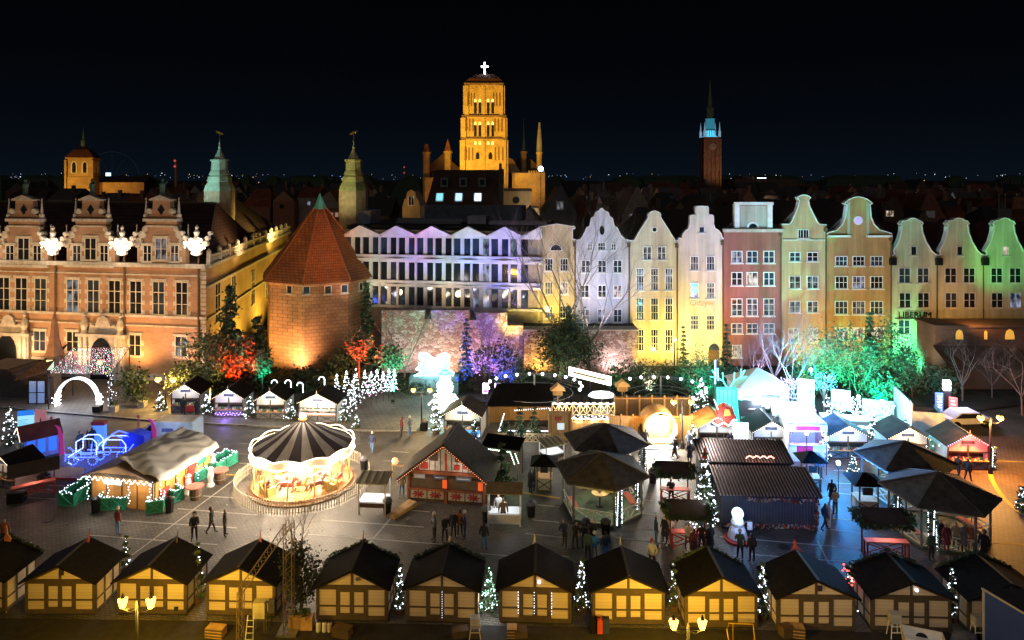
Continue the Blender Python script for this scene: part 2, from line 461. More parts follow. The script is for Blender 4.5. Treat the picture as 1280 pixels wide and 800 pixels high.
def lancet(w, h, n=5):
    o = [(-w/2, 0), (w/2, 0)]
    for i in range(n+1):
        t = math.pi*i/n
        o.append((w/2*math.cos(t), h - w/2 + w*.75*math.sin(t)))
    return o
def roof_mb(x0, x1, y0, y1, z0, z1, hip=0.0, axis='x', over=.3, t=.25):
    """pitched roof, ridge along axis"""
    mb = MB(); x0 -= over; x1 += over; y0 -= over; y1 += over
    if axis == 'x':
        ym = (y0+y1)/2
        v = [(x0,y0,z0),(x1,y0,z0),(x1,y1,z0),(x0,y1,z0),(x0+hip,ym,z1),(x1-hip,ym,z1)]
        f = [(0,1,5,4),(2,3,4,5),(1,2,5),(3,0,4),(3,2,1,0)]
    else:
        xm = (x0+x1)/2
        v = [(x0,y0,z0),(x1,y0,z0),(x1,y1,z0),(x0,y1,z0),(xm,y0+hip,z1),(xm,y1-hip,z1)]
        f = [(0,1,4),(1,2,5,4),(2,3,5),(3,0,4,5),(3,2,1,0)]
    return mb.add(v, f)

# --- St Mary's: a great square brick tower with a low hipped roof and an illuminated cross
Yc = 331.0; cx = XX(605, Yc)
ch = thing("church", "huge floodlit golden brick church tower with a white lit cross on its roof", "church", (cx, Yc, 0))
def cz(py): return ZZ(py, Yc)
def cw(a, b): return (b-a)*Yc/F
zt = [0, cz(172), cz(144), cz(104)]
for (a, b, w) in ((0, zt[1], 21.6), (zt[1], zt[2], 20.8), (zt[2], zt[3], 18.4)):
    mb = MB().box(-w/2, w/2, 0, w, a, b)
    for s in (-1, 1):
        mb.box(s*(w/2-.9)-.9, s*(w/2-.9)+.9, -.9, 0, a, b-1.2)
        mb.box(s*(w/2+.4)-.5, s*(w/2+.4)+.5, 0, 1.6, a, b-1.2)
    mb.box(-.5, .5, -.45, 0, a, b-1.6)
    mb.obj("tower_stage", M_churchbrick, ch)
    MB().box(-w/2-.4, w/2+.4, -1.2, w+.3, b-.8, b).obj("string_course", M_darkbrick, ch)
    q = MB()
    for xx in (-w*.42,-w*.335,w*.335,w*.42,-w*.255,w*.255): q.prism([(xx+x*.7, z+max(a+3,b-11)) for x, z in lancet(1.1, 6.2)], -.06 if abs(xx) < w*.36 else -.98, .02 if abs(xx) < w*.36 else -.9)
    q.obj("blind_niches", mat('niche_shade_brick',(.13,.06,.02)), ch)  # shade of the recesses is put into the darker brick
mb = MB()
for i in range(9): mb.prism([(-8+2*i-.8, zt[3]-3.0),(-8+2*i+.8, zt[3]-3.0),(-8+2*i, zt[3]-1.2)], -.25, 0)
mb.obj("gable_frieze", M_churchbrick, ch)
for (za, hh) in ((cz(143), 7.6), (cz(171.5), 7.6)):
    for px in (-3.1, 3.1):
        w = MB()
        for d in (-1.1, 1.1): w.prism([(x+px+d, z+za+.4) for x, z in lancet(1.25, hh*.72)], -.12, .02)
        f = w.obj("belfry_window", M_glass, ch)
        w = MB()
        for d in (-1.1, 1.1): w.prism([(x+px+d, z+za+.5+hh*.72) for x, z in lancet(1.1, 1.3)], -.16, .02)
        w.obj("tracery", em("belfry_glow", (1.0,.75,.3), .9), f)
for px in (-3.1, 3.1):
    w = MB()
    for d in (-1.1, 1.1): w.prism([(x+px+d, z+cz(181)) for x, z in lancet(1.1, 1.4)], -.12, .02)
    w.obj("small_window", em("belfry_glow", (1.0,.75,.3), .9), ch)
    MB().prism([(x+px, z+cz(199)) for x, z in lancet(1.8, 3.0)], -.12, .02).obj("niche", M_glass, ch)
MB().prism([(x, z+cz(118)) for x, z in lancet(1.2,1.4)], -.12, .02).obj("clock_eye", M_glass, ch)
z0, z1 = zt[3], cz(89)
mb = MB().add([(-9.8,-.6,z0),(9.8,-.6,z0),(9.8,19,z0),(-9.8,19,z0),(-7.4,1.5,z0+2.6),(7.4,1.5,z0+2.6),(7.4,17,z0+2.6),(-7.4,17,z0+2.6),(-4.8,9,z1),(4.8,9,z1)],
              [(0,1,5,4),(1,2,6,5),(2,3,7,6),(3,0,4,7),(4,5,9,8),(5,6,9),(6,7,8,9),(7,4,8),(3,2,1,0)])
mb.obj("tower_roof", M_redtile, ch)
mb = MB().box(-.35,.35,8.6,9.2,z1-.2,cz(74)).box(-1.8,1.8,8.6,9.2,cz(80.3),cz(78.7))
mb.obj("lit_cross", M_crosslight, ch)
# nave and transept with their turrets
nz0, nz1 = cz(214), cz(190)
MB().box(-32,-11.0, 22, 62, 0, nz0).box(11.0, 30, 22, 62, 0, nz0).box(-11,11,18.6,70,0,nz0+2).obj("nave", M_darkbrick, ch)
mb = MB()
for xx in (-22, 20):
    mb.add([(xx-10.5,21,nz0),(xx+10.5,21,nz0),(xx+10.5,62,nz0),(xx-10.5,62,nz0),(xx,21,nz1),(xx,62,nz1)], [(0,1,4),(1,2,5,4),(2,3,5),(3,0,4,5)])
mb.obj("nave_roof", M_browntile, ch)
for (px, ptop, pbody, w, spire, kind) in ((526.5,180,188,9.5,1,0),(555,171,187,9.5,1,0),(655.5,143,187,7.5,.35,1),(676.5,149,188,7.5,.8,2)):
    x = XX(px, Yc) - cx; r = w/2*Yc/F
    mb = MB().lathe([(r,0),(r,cz(pbody)-1.2),(r*1.25,cz(pbody)-1.0),(r*1.25,cz(pbody))], 8, (x,20,0))
    t = mb.obj("turret", M_churchbrick, ch)
    if kind == 2: pr = [(r*1.0,0),(r*1.05,2),(r*.95,6),(r*.6,11),(r*.3,cz(ptop)-cz(pbody))]
    elif kind == 1: pr = [(r*.75,0),(r*.5,3),(r*.25,9),(.12,cz(ptop)-cz(pbody))]
    else: pr = [(r*1.1,0),(r*.5,4),(.1,cz(ptop)-cz(pbody))]
    MB().lathe(pr, 8, (x,20,cz(pbody))).obj("spire", M_fargrey if kind == 2 else M_redtile if kind == 0 else M_copperd, t)
mb = MB().box(XX(640,Yc)-cx, XX(682,Yc)-cx, 6, 17, 0, cz(216))
for i in range(7): mb.box(XX(661+3.1*i,Yc)-cx, XX(662.6+3.1*i,Yc)-cx, 6, 7, cz(216), cz(213))
mb.obj("chapel", M_churchbrick, ch)
mb = MB().box(XX(527,Yc)-cx, XX(577,Yc)-cx, 12, 20, 0, cz(222)).prism([(XX(640,Yc)-cx-3, cz(216)),(XX(652,Yc)-cx,cz(216)),(XX(641,Yc)-cx,cz(198)),(XX(636,Yc)-cx,cz(196))], 14, 16)
mb.obj("side_chapel", M_churchbrick, ch)
spot("church_beam", (cx-30, Yc-75, 12), (cx, Yc, 50), (1.0,.60,.07), 420000, 50, .8, 1)
spot("church_beam", (cx+38, Yc-70, 12), (cx+4, Yc, 40), (1.0,.60,.07), 320000, 50, .8, 1)
spot("church_beam", (XX(661,Yc), Yc-14, 14), (XX(661,Yc), Yc+6, 22), (1.0,.55,.10), 9000, 90, .9, 1)
spot("church_beam", (XX(540,Yc), Yc-14, 14), (XX(540,Yc), Yc+14, 26), (1.0,.45,.10), 5000, 100, .9, 1)
t = thing("beacon", "blue white beacon lamp glowing on the chapel roof beside the great church", "beacon", (XX(676,325), 325, 0))
MB().lathe([(.15,0),(.15,ZZ(213,325))], 6).obj("mast", M_blackmetal, t)
MB().ball((0,0,ZZ(211,325)), 1.3).obj("lamp", em("beacon_light", (.45,.65,1.0), 14), t)

# --- town hall tower
Yt = 455.0; tx = XX(890.5, Yt)
def tz(py): return ZZ(py, Yt)
th = thing("town_hall_tower", "slender dark brick tower with a bright blue lit lantern below its spire", "tower", (tx, Yt, 0))
mb = MB().box(-5.4,5.4,0,10.8,0,tz(171))
for x in (-5.4,-2.7,0,2.7,5.4): mb.box(x-.45,x+.45,-.5,0,0,tz(174))
mb.obj("shaft", M_darkbrick, th)
mb = MB()
for x in (-4,-1.35,1.35,4):
    for y in (232,214,196): mb.prism([(x+a, z+tz(y)) for a, z in lancet(1.3,6)], -.2,.02)
mb.obj("blind_niches", M_far, th)
MB().lathe([(2.3,0),(2.3,.4)], 16, (0,0,0)).obj("clock_face", M_fargrey, th).matrix_local = Matrix.Translation((0,-.3,tz(183))) @ Matrix.Rotation(R(90),4,'X')
MB().lathe([(5.4,0),(4.0,1.0),(3.7,4.6)], 8, (0,5.4,tz(171)), ph=R(22.5)).obj("lit_lantern", em("tower_blue_light", (.10,.62,1.0), 1.1), th)
q = MB()
for i in range(16): q.tube((4.4*math.cos(i*math.pi/8),5.4+4.4*math.sin(i*math.pi/8),tz(171)),(3.9*math.cos(i*math.pi/8),5.4+3.9*math.sin(i*math.pi/8),tz(171)+4.6),.22)
q.lathe([(4.3,4.4),(4.5,4.8),(3.2,5.2)],8,(0,5.4,tz(171))).obj("lantern_mullions", M_copperd, th)
mb = MB()
for s in (-1,1):
    for yy in (.6,10.2): mb.lathe([(.9,0),(.9,3.5),(.5,4.5),(.05,10)], 6, (s*5.0, yy, tz(171)))
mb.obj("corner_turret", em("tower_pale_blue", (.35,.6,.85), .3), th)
MB().lathe([(3.3,0),(2.9,7),(3.4,7.3)], 8, (0,5.4,tz(161.5)), ph=R(22.5)).obj("open_lantern", em("tower_teal_light", (.03,.22,.32), .7), th)
MB().lathe([(2.6,0),(2.4,6),(2.9,6.4),(1.5,9),(1.0,16),(.12,26)], 8, (0,5.4,tz(147.5)), ph=R(22.5)).obj("spire", M_copperd, th)
spot("tower_beam", (tx+22, Yt-8, 12), (tx+6, Yt, 32), (1.0,.5,.06), 14000, 70, .8, 1)
spot("tower_beam", (tx-10, Yt-40, 18), (tx, Yt, 40), (1.0,.50,.32), 16000, 60, .8, 1)

# --- St John-like left church
Yl = 300.0; lx = XX(100, Yl)
def lz(py): return ZZ(py, Yl)
lc = thing("church", "stocky floodlit yellow church tower with a red tent roof and thin dark needle spire", "church", (lx, Yl, 0), R(14))
mb = MB().box(-5.4,5.4,-1,9.4,0,lz(221)).box(-5.1,5.1,-.7,9.1,lz(221),lz(197)).box(-5.5,5.5,-1.1,9.5,lz(198.5),lz(197))
for x in (-5.2,5.2): mb.box(x-.4,x+.4,-1.5,-.7,0,lz(200))
mb.obj("tower_stage", M_churchbrick, lc)
for x in (-2.1,2.1):
    f = MB().prism([(x+a*1.35, z*1.05+lz(216)-.2) for a, z in lancet(1.7,4.6)], -.82,-.68).obj("belfry_window", M_cream, lc)
    MB().prism([(x+a, z+lz(216)) for a, z in lancet(1.4,4.3)], -.9,-.80).obj("dark_opening", M_glass, f)
for yy in (2.2,6.2):
    f = MB().box(5.08,5.22,yy-1,yy+1,lz(216),lz(202)).obj("belfry_window", M_cream, lc)
mb = MB().lathe([(8.0,0),(4.0,3.6),(1.2,5.2)], 4, (0,4.2,lz(197)), ph=R(45)); mb.obj("tent_roof", M_redtile, lc)
mb = MB().lathe([(1.1,0),(1.0,2.8),(.5,3.4),(.35,6.5),(.06,9)], 8, (0,4.2,lz(197)+5.0)); mb.obj("needle_spire", M_copperd, lc)
MB().box(7,25,2,22,0,lz(228)).obj("nave", M_churchbrick, lc)
roof_mb(7,25,2,22,lz(228),lz(220.5)).obj("nave_roof", M_browntile, lc)
spot("left_church_beam", (lx-8, Yl-32, 10), (lx, Yl, 22), (1.0,.56,.10), 30000, 60, .8, 1)
spot("left_church_beam", (lx+22, Yl-22, 10), (lx+18, Yl, 18), (1.0,.42,.10), 7000, 80, .8, 1)
w = thing("ferris_wheel", "faint dark ferris wheel standing behind the left church in the distance", "ferris wheel", (XX(140,420), 420, 0))
mb = MB(); 
for i in range(24):
    a, b = 2*math.pi*i/24, 2*math.pi*(i+1)/24
    mb.tube((17*math.cos(a),0,22+17*math.sin(a)),(17*math.cos(b),0,22+17*math.sin(b)),.12)
    if i % 2 == 0: mb.tube((0,0,22),(17*math.cos(a),0,22+17*math.sin(a)),.06)
mb.obj("rim", em("ferris_faint_rim", (.05,.09,.14), .12), w)
MB().tube((0,0,22),(-7,2,0),.25).tube((0,0,22),(7,2,0),.25).obj("support", M_blackmetal, w)
mb = MB().box(-3.6,-1,-.5,.5,24,26); mb.obj("lit_sign", em("far_white_sign", (.5,.8,1), 2.5), w)

# --- green copper tiered towers of the arsenal
def copper_tower(px, Y, label, m, lit, vane_dx):
    x = XX(px, Y); k = Y/F
    t = thing("stair_tower", label, "tower", (x, Y, 0))
    def z(py): return ZZ(py, Y)
    MB().lathe([(17*k*1.05,0),(17*k*1.05,z(238.5))], 8, ph=R(22.5)).obj("shaft", mat("tower_cream_stone",(.40,.30,.22),.8), t)
    pr = [(18.2,238.5),(16.8,233),(13.5,227),(14.6,226.5),(13.2,221),(11.2,219),(12.4,218.5),(10.8,214),(9.8,213),(9.4,202),(11,201.5),(11,199.5),(7,198.5),(3.2,191),(1.4,186),(1.9,184),(.9,182),(.5,176)]
    MB().lathe([(r*k, z(py)) for r, py in pr], 8, ph=R(22.5)).obj("copper_cap", m, t)
    v = MB().tube((0,0,z(178)),(0,0,z(164)),.04).prism([(vane_dx*k*5,z(163)),(vane_dx*k*-1,z(165)),(vane_dx*k*-6,z(168)),(vane_dx*k*-2,z(168.5)),(vane_dx*k*3,z(166.5))],-.05,.05)
    v.obj("weather_vane", M_goldleaf, t)
    return t
copper_tower(274.5, 104, "tiered green copper tower with a gold vane behind the armoury roof", M_copper, 1, -1)
copper_tower(442, 107, "yellow lit tiered tower between the red tower roof and the white office block", mat("yellowed_copper",(.42,.44,.22),.6,.25,.8), 1, 1)
spot("copper_beam", (XX(274,104)-5, 95, 19.5), (XX(274,104), 104, 25), (.62,1.0,.88), 1700, 90, .9, .3)
spot("copper_beam", (XX(442,107)-4, 98, 17), (XX(442,107), 107, 25), (.95,.92,.40), 1300, 90, .9, .3)

# --- identifiable buildings in the second row
def gable_house(name, label, pts_px, Y, depth, wallm, roofm, windows=(), group=None):
    """pts_px: gable outline in photo pixels, first and last are the eaves"""
    xs = [XX(p[0], Y) for p in pts_px]; x0 = (min(xs)+max(xs))/2
    t = thing(name, label, "house", (x0, Y, 0), 0, group)
    o = [(XX(px,Y)-x0, ZZ(py,Y)) for px, py in pts_px]
    out = [(o[0][0], 0)] + o + [(o[-1][0], 0)]
    MB().prism(out[::-1], 0, .4).box(min(xs)-x0, max(xs)-x0, .4, depth, 0, min(o[0][1], o[-1][1])).obj("wall", wallm, t)
    zt = max(p[1] for p in o) - .4; ze = min(o[0][1], o[-1][1])
    roof_mb(min(xs)-x0, max(xs)-x0, .7, depth, ze, zt, 0, 'y', .0).obj("roof", roofm, t)
    for (px, py, w, h, m) in windows:
        f = MB().box(XX(px,Y)-x0-w/2-.1, XX(px,Y)-x0+w/2+.1, -.06, .02, ZZ(py,Y)-h/2-.1, ZZ(py,Y)+h/2+.1).obj("window", M_white, t)
        q = MB(); 
        for s in (-1,1): q.box(XX(px,Y)-x0+s*w/4-w/5, XX(px,Y)-x0+s*w/4+w/5, -.1, -.055, ZZ(py,Y)-h/2, ZZ(py,Y)+h/2)
        q.obj("pane", m, f)
    return t
gable_house("gabled_house", "small pale house with a scrolled gable just right of the yellow lit tiered tower", [(503,258),(505,250),(508,247),(509,240),(514,237),(519,240),(520,247),(523,250),(525,258)], 150, 12, M_faryellow, M_slate, [(514,251,1.2,1.9,M_glass)])
gable_house("gabled_house", "grey house with a plain pointed gable and one white window behind the lavender house", [(680,266),(688,254),(696,240),(699,234),(701,231),(704,234),(707,241),(713,252),(721,266)], 115, 14, M_fargrey, M_slate, [(700,257,1.1,1.3,M_litdim)])
gable_house("gabled_house", "beige house with a pointed gable between two stepped front gables", [(777,270),(785,256),(792,242),(795,236),(797,233),(800,236),(803,243),(808,252),(815,270)], 115, 14, mat("far_beige",(.32,.26,.20)), M_slate, [(791,273,1.1,1.4,M_litdim)])
gable_house("gabled_house", "dark red gabled house with a lit attic window, left of the larger red gable", [(1104,262),(1109,252),(1118,246),(1124,252),(1130,266)], 118, 14, M_darkbrick, M_redtile, [(1112,267,1.3,.9,M_litwarm)])
gable_house("gabled_house", "brick red gabled house with a white window behind the cream bell gables", [(1145,272),(1150,264),(1157,248),(1160,242),(1163,240),(1166,242),(1170,249),(1177,264),(1183,272)], 118, 14, mat("far_red_wall",(.24,.09,.06)), M_redtile, [(1163,268,1.3,1.0,M_white)])
gable_house("gabled_house", "narrow far brown gable with a small spire, above the gap of the cream gables", [(1178,262),(1179,240),(1181,235),(1184,240),(1189,262)], 140, 8, mat("far_brown_wall",(.22,.10,.06)), M_redtile)
gable_house("gabled_house", "far brown house with twin little steps beside a chimney, beyond the right cream gables", [(1192,262),(1194,254),(1197,252),(1200,246),(1203,252),(1206,254),(1208,262)], 140, 8, mat("far_brown_wall",(.22,.10,.06)), M_redtile)
gable_house("gabled_house", "far tan gabled house behind the last cream bell gables", [(1209,266),(1214,261),(1218,258),(1223,261),(1228,266)], 128, 8, mat("far_tan_wall",(.28,.18,.10)), M_redtile)
gable_house("gabled_house", "tall brown pinnacled house end rising by the white chimney", [(1230,266),(1231,250),(1235,246),(1239,246),(1243,252),(1244,266)], 132, 8, mat("far_brown_wall",(.22,.10,.06)), M_redtile)
gable_house("gabled_house", "orange tiled brown house cut by the picture edge beyond the cream gables", [(1265,262),(1268,246),(1300,246),(1304,262)], 122, 10, mat("far_orange_wall",(.30,.14,.07)), M_redtile)
t = thing("chimney_block", "white roof chimney with two thin pipes behind the cream bell gables", "chimney", (XX(1256,108), 108, 0))
MB().box(-1.1,1.1,0,2,0,ZZ(261,108)).obj("stack", M_fargrey, t)
MB().tube((-.5,.6,ZZ(261,108)),(-.5,.6,ZZ(242,108)),.09,n=6).tube((.5,.6,ZZ(261,108)),(.5,.6,ZZ(242,108)),.09,n=6).obj("pipe", M_steel, t)

Y = 150.0; x0 = XX(650,Y)
t = thing("town_building", "plain yellow flat topped building with a dark round emblem", "building", (x0, Y, 0))
MB().box(XX(628,Y)-x0, XX(664,Y)-x0, 0, 12, 0, ZZ(239,Y)).box(XX(664,Y)-x0, XX(674,Y)-x0, 0, 10, 0, ZZ(260,Y)).obj("wall", M_faryellow, t)
MB().box(XX(627,Y)-x0, XX(665,Y)-x0, -.4, 12.4, ZZ(239,Y), ZZ(236.5,Y)).obj("roof", M_slate, t)
e_ = MB().lathe([(.8,0),(.8,.12)], 12).obj("emblem", M_blackmetal, t); e_.matrix_local = Matrix.Translation((XX(645,Y)-x0, -.02, ZZ(250,Y))) @ Matrix.Rotation(R(90),4,'X')
for px in (652, 666): MB().box(XX(px,Y)-x0-.7, XX(px,Y)-x0+.7, -.08, .02, ZZ(269,Y), ZZ(264,Y)).obj("window", M_glass, t)
spot("yellow_building_beam", (x0-4, Y-16, 14), (x0, Y, 17), (1.0,.8,.35), 1500, 100, .9, .5)

Y = 135.0; x0 = XX(581,Y)
t = thing("mansard_building", "dark steep roofed building with three lit skylights below the church tower", "building", (x0, Y, 0))
zb, ztp = ZZ(258,Y), ZZ(212,Y)
MB().box(XX(533,Y)-x0, XX(625,Y)-x0, 0, 16, 0, zb).obj("wall", M_far, t)
MB().add([(XX(532,Y)-x0,-.3,zb),(XX(626,Y)-x0,-.3,zb),(XX(626,Y)-x0,16,zb),(XX(532,Y)-x0,16,zb),(XX(541,Y)-x0,5,ztp),(XX(622,Y)-x0,5,ztp),(XX(622,Y)-x0,12,ztp),(XX(541,Y)-x0,12,ztp)],
         [(0,1,5,4),(1,2,6,5),(2,3,7,6),(3,0,4,7),(4,5,6,7)]).obj("roof", M_browntile, t)
MB().box(XX(623,Y)-x0, XX(629,Y)-x0, 0, 15, 0, ZZ(211,Y)).box(XX(623.5,Y)-x0, XX(627,Y)-x0, 2, 3.5, ZZ(211,Y), ZZ(204,Y)).obj("fire_wall", M_far, t)
def on_slope(py):
    z = ZZ(py, Y+2); return (z, -.3 + 5.3*(z-zb)/(ztp-zb))
for px, m in ((549,em('skylight_teal',(.3,.85,.95),1.0)),(573,em("skylight_blue",(.5,.75,1),1.3)),(597,em("skylight_white",(.8,.9,1),1.8))):
    z, yy = on_slope(246)
    f = MB().slab((XX(px,Y)-x0-.8,yy-.95,z-.9),(XX(px,Y)-x0+.8,yy-.95,z-.9),(XX(px,Y)-x0+.8,yy+.5,z+.8),(XX(px,Y)-x0-.8,yy+.5,z+.8),.15).obj("skylight", M_white, t)
    MB().slab((XX(px,Y)-x0-.62,yy-.80,z-.70),(XX(px,Y)-x0+.62,yy-.80,z-.70),(XX(px,Y)-x0+.62,yy+.36,z+.66),(XX(px,Y)-x0-.62,yy+.36,z+.66),.02).obj("pane", m, f).location = (0,-.1,.06)
for px in (554,578,602):
    z, yy = on_slope(229)
    f = MB().box(XX(px,Y)-x0-.75, XX(px,Y)-x0+.75, yy-1.0, yy+1.4, z-.8, z+1.1).obj("dormer", M_fargrey, t)
    MB().box(XX(px,Y)-x0-.45, XX(px,Y)-x0+.45, yy-1.06, yy-1.0, z-.4, z+.7).obj("pane", M_glass, f)

# white small dormer and long low building
Y = 170.0; x0 = XX(840,Y)
t = thing("roof_dormer_house", "low white pedimented dormer on a dark roof left of the slender tower", "house", (x0,Y,0))
MB().prism([(-1.7,ZZ(256,Y)-14),(1.7,ZZ(256,Y)-14),(1.7,ZZ(249,Y)),(0,ZZ(245,Y)),(-1.7,ZZ(249,Y))], 0, 5).obj("wall", M_fargrey, t)
Y = 300.0; x0 = XX(958,Y)
t = thing("far_block", "long faint flat roofed block with a few cold lights right of the slender tower", "building", (x0,Y,0))
MB().box(XX(919,Y)-x0, XX(998,Y)-x0, 0, 20, 0, ZZ(224,Y)).box(XX(930,Y)-x0, XX(945,Y)-x0, 2, 16, ZZ(224,Y), ZZ(220,Y)).obj("wall", mat("far_dim_wall",(.10,.06,.05)), t)
mb = MB()
for px in (948,952,956): mb.box(XX(px,Y)-x0-.5, XX(px,Y)-x0+.5, -.2, 0, ZZ(223,Y), ZZ(222,Y))
mb.obj("window", em("far_cold_window",(.7,.9,1),5), t)

# --- many dark roofs of the old town
_seen = {}
def uniq(l):
    _seen[l] = _seen.get(l, 0)+1
    return l if _seen[l] == 1 else l + ('', '', ', the right one', ', the third along', ', the last')[min(4,_seen[l])]
rng = random.Random(5)
def in_gap(px, w):  # keep the named buildings free
    return False
mats_w = [M_far, mat("far_ochre",(.16,.11,.06)), mat("far_rust",(.14,.06,.04)), M_fargrey]
mats_r = [M_slate, M_browntile, M_felt, M_redtile]
G_TOWN = "dark roofs of the old town behind the square"
for row, (Yr, ytop, step) in enumerate(((112,262,46),(135,250,44),(165,243,38),(205,238,32),(250,233,27),(310,229,24))):
    px = -30 + row*9
    while px < 1310:
        w = step*rng.uniform(.7,1.1); top = ytop + rng.uniform(-5,6)
        skip = (row == 0 and (px < 480 or 440 < px < 640)) or (row == 1 and (500 < px+w and px < 680)) or (row <= 1 and px < 400) or (row == 2 and (480 < px < 690 or px < 350)) or (row >= 3 and 480 < px+w and px < 700) or (row == 5 and 60 < px < 190) or (row==4 and 60<px+w and px<180)
        if not skip:
            Yq = Yr + rng.uniform(-6,6)
            xa, xb = XX(px,Yq), XX(px+w,Yq); zt_ = ZZ(top,Yq); ze = zt_ - rng.uniform(3,5.5)
            nwin = rng.choice((0,1,1,2,2)); rm_ = rng.choice(mats_r); ax = rng.choice('xxy'); chim = rng.random() < .6
            lm = [(-60,80,"at the far left behind the armoury"),(80,260,"behind the armoury's ridge"),(260,430,"near the green copper tower"),(430,520,"between the yellow lit tower and the great church"),(520,700,"below the great church"),(700,790,"right of the great church"),(790,900,"left of the slender brick tower"),(900,1000,"right of the slender brick tower"),(1000,1100,"behind the bell gabled orange house"),(1100,1200,"behind the red attic gables"),(1200,1400,"at the far right above the cream gables")]
            pl = [q for q in lm if q[0] <= px+w/2 < q[1]][0][2]; rw_ = ("first","second","third","fourth","fifth","farthest")[row]
            lab_ = "%s roofed house%s%s, %s row back, %s" % ({"dark_roof_tiles":"slate","brown_roof_tiles":"brown","roof_felt":"black","red_roof_tiles":"red"}[rm_.name], " with a side gable" if ax == 'y' else "", " and chimney" if chim else "", rw_, pl)
            t = thing("town_house", uniq(" ".join(lab_.replace(",","").split()[:13])), "house", ((xa+xb)/2, Yq, 0), R(rng.uniform(-8,8)), G_TOWN)
            hw = (xb-xa)/2; d = rng.uniform(9,14)
            MB().box(-hw, hw, 0, d, 0, ze).obj("wall", rng.choice(mats_w), t)
            if ax == 'y': MB().prism([(-hw,ze),(hw,ze),(0,zt_-.2)], .02, d).obj("gable", rng.choice(mats_w), t)
            roof_mb(-hw,hw,.2,d,ze,zt_,rng.choice((0,0,2)) if ax=='x' else 0,ax,.25 if ax=='x' else .05).obj("roof", rm_, t)
            if chim: MB().box(hw*.3,hw*.3+.9,d*.3,d*.3+.8,ze,zt_+.9).obj("chimney", M_far, t)
            for k in range(nwin):
                xw = rng.uniform(-hw*.7,hw*.6)
                MB().box(xw, xw+.8, -.06, .03, ze-2.2, ze-1.1).obj("window", rng.choice([em('town_warm_window',(1,.55,.22),.9),em('town_dim_window',(.8,.5,.35),.25),M_glass,M_litwarm,M_reflblue]), t)
        px += w*rng.uniform(.95,1.3)

for k in range(34):
    Yq = rng.choice((128,150,185,225)); point('town_fill_light', (XX(rng.uniform(30,1290),Yq), Yq-6, rng.uniform(15,19)), rng.choice(((1,.5,.2),(1,.55,.25),(.8,.85,1))), rng.uniform(150,520), .5)  # added points without lamps, lifting the dark roofs of the town
for o in list(COL.objects):
    l = o.get('label')
    if l in _seen and _seen[l] > 1: o['label'] = l + ', the left one'
# --- far lights of the city and the masts
mb = MB(); mw = MB(); mbb = MB()
for i in range(330):
    Y = rng.uniform(500,1500); px = rng.uniform(-20,1300); py = rng.gauss(220.5,2.0) if rng.random()<.75 else rng.uniform(216,232)
    if px > 700 and rng.random() < .45: continue
    z = ZZ(max(py, 216.5), Y); s = Y/F*rng.choice((.22,.26,.34,.5))
    (mb if rng.random()<.45 else mw if rng.random()<.6 else mbb).octa((XX(px,Y),Y,max(z,3)), s)
for q, m in ((mb, em("far_city_white",(.75,.85,1),2.2)),(mw, em("far_city_amber",(1,.6,.25),1.6)),(mbb, em("far_city_blue",(.25,.5,1),1.8))):
    o = struct("city_lights", q, m, 'stuff')
for px, yt, yb, Y, lab in ((220,201,232,420,"thin brown chimney mast standing alone between the left church and green tower"),(505.5,209,224,700,"faint far mast with red lights left of the great church")):
    t = thing("mast", lab, "mast", (XX(px,Y),Y,0))
    MB().lathe([(1.2,0),(.7,ZZ(yt,Y))],6).obj("pole", mat("mast_brown",(.30,.16,.12)), t)
    MB().octa((0,-1.5,ZZ(yt,Y)),.9).octa((0,-1.5,ZZ(yt+7,Y)),.9).obj("warning_light", em("far_red_dot",(.9,.15,.12),.5), t)
mb = MB()
for k in range(60):
    Y = rng.uniform(420,600); px = rng.uniform(-20,1300); w = rng.uniform(10,30)
    mb.lathe([(w,0),(w*.9,6),(w*.5,ZZ(rng.uniform(222,226),Y)),(w*.15,ZZ(221,Y)+1)], 7, (XX(px,Y),Y,0))
struct("far_treeline", mb, M_foldark, 'stuff')
# ---------------------------------------------------------------- windows shared by all facades
_wc = {}
def window_mesh(w, h, cols, rows, style=0):
    k = ('f', round(w,2), round(h,2), cols, rows, style)
    if k not in _wc:
        fr = .09; mb = MB()
        mb.box(-w/2,w/2,-.07,.02,0,fr).box(-w/2,w/2,-.07,.02,h-fr,h)
        mb.box(-w/2,-w/2+fr,-.07,.02,fr,h-fr).box(w/2-fr,w/2,-.07,.02,fr,h-fr)
        for i in range(1, cols):
            x = -w/2 + w*i/cols; b = .045 if cols == 2 or i*2 == cols else .022
            mb.box(x-b,x+b,-.06,.02,fr,h-fr)
        for j in range(1, rows):
            z = h*j/rows; b = .04
            if rows == 3 and j == 2: b = .07
            for i in range(cols):
                xa = -w/2 + w*i/cols + .055; xb = -w/2 + w*(i+1)/cols - .055
                mb.box(xa,xb,-.055,.02,z-b/1.6,z+b/1.6)
        mb.box(-w/2-.12,w/2+.12,-.16,.02,-.11,0)
        _wc[k] = mb
    return _wc[k]
_wm = {}
def window(root, x, y, z, w, h, cols=2, rows=2, pane=None, frame=None, rz=0.0, name="window"):
    frame = frame or M_white; pane = pane or M_glass
    k = (round(w,2), round(h,2), cols, rows, frame.name)
    if k not in _wm: _wm[k] = window_mesh(w,h,cols,rows).mesh("window_frame", frame)
    f = put(_wm[k], name, root, (x,y,z), rz)
    k2 = (round(w,2), round(h,2), pane.name)
    if k2 not in _wm: _wm[k2] = MB().box(-w/2+.05,w/2-.05,-.02,.015,.05,h-.05).mesh("pane", pane)
    put(_wm[k2], "pane", f)
    return f
wr = random.Random(3)
def pane_pick(p_lit=.25, cool=.5):
    if wr.random() < p_lit: return wr.choice([M_litwarm, M_reflblue, M_litdim, M_reflteal, M_litdim, M_reflblue])
    return M_glass if wr.random() > cool else M_glass2

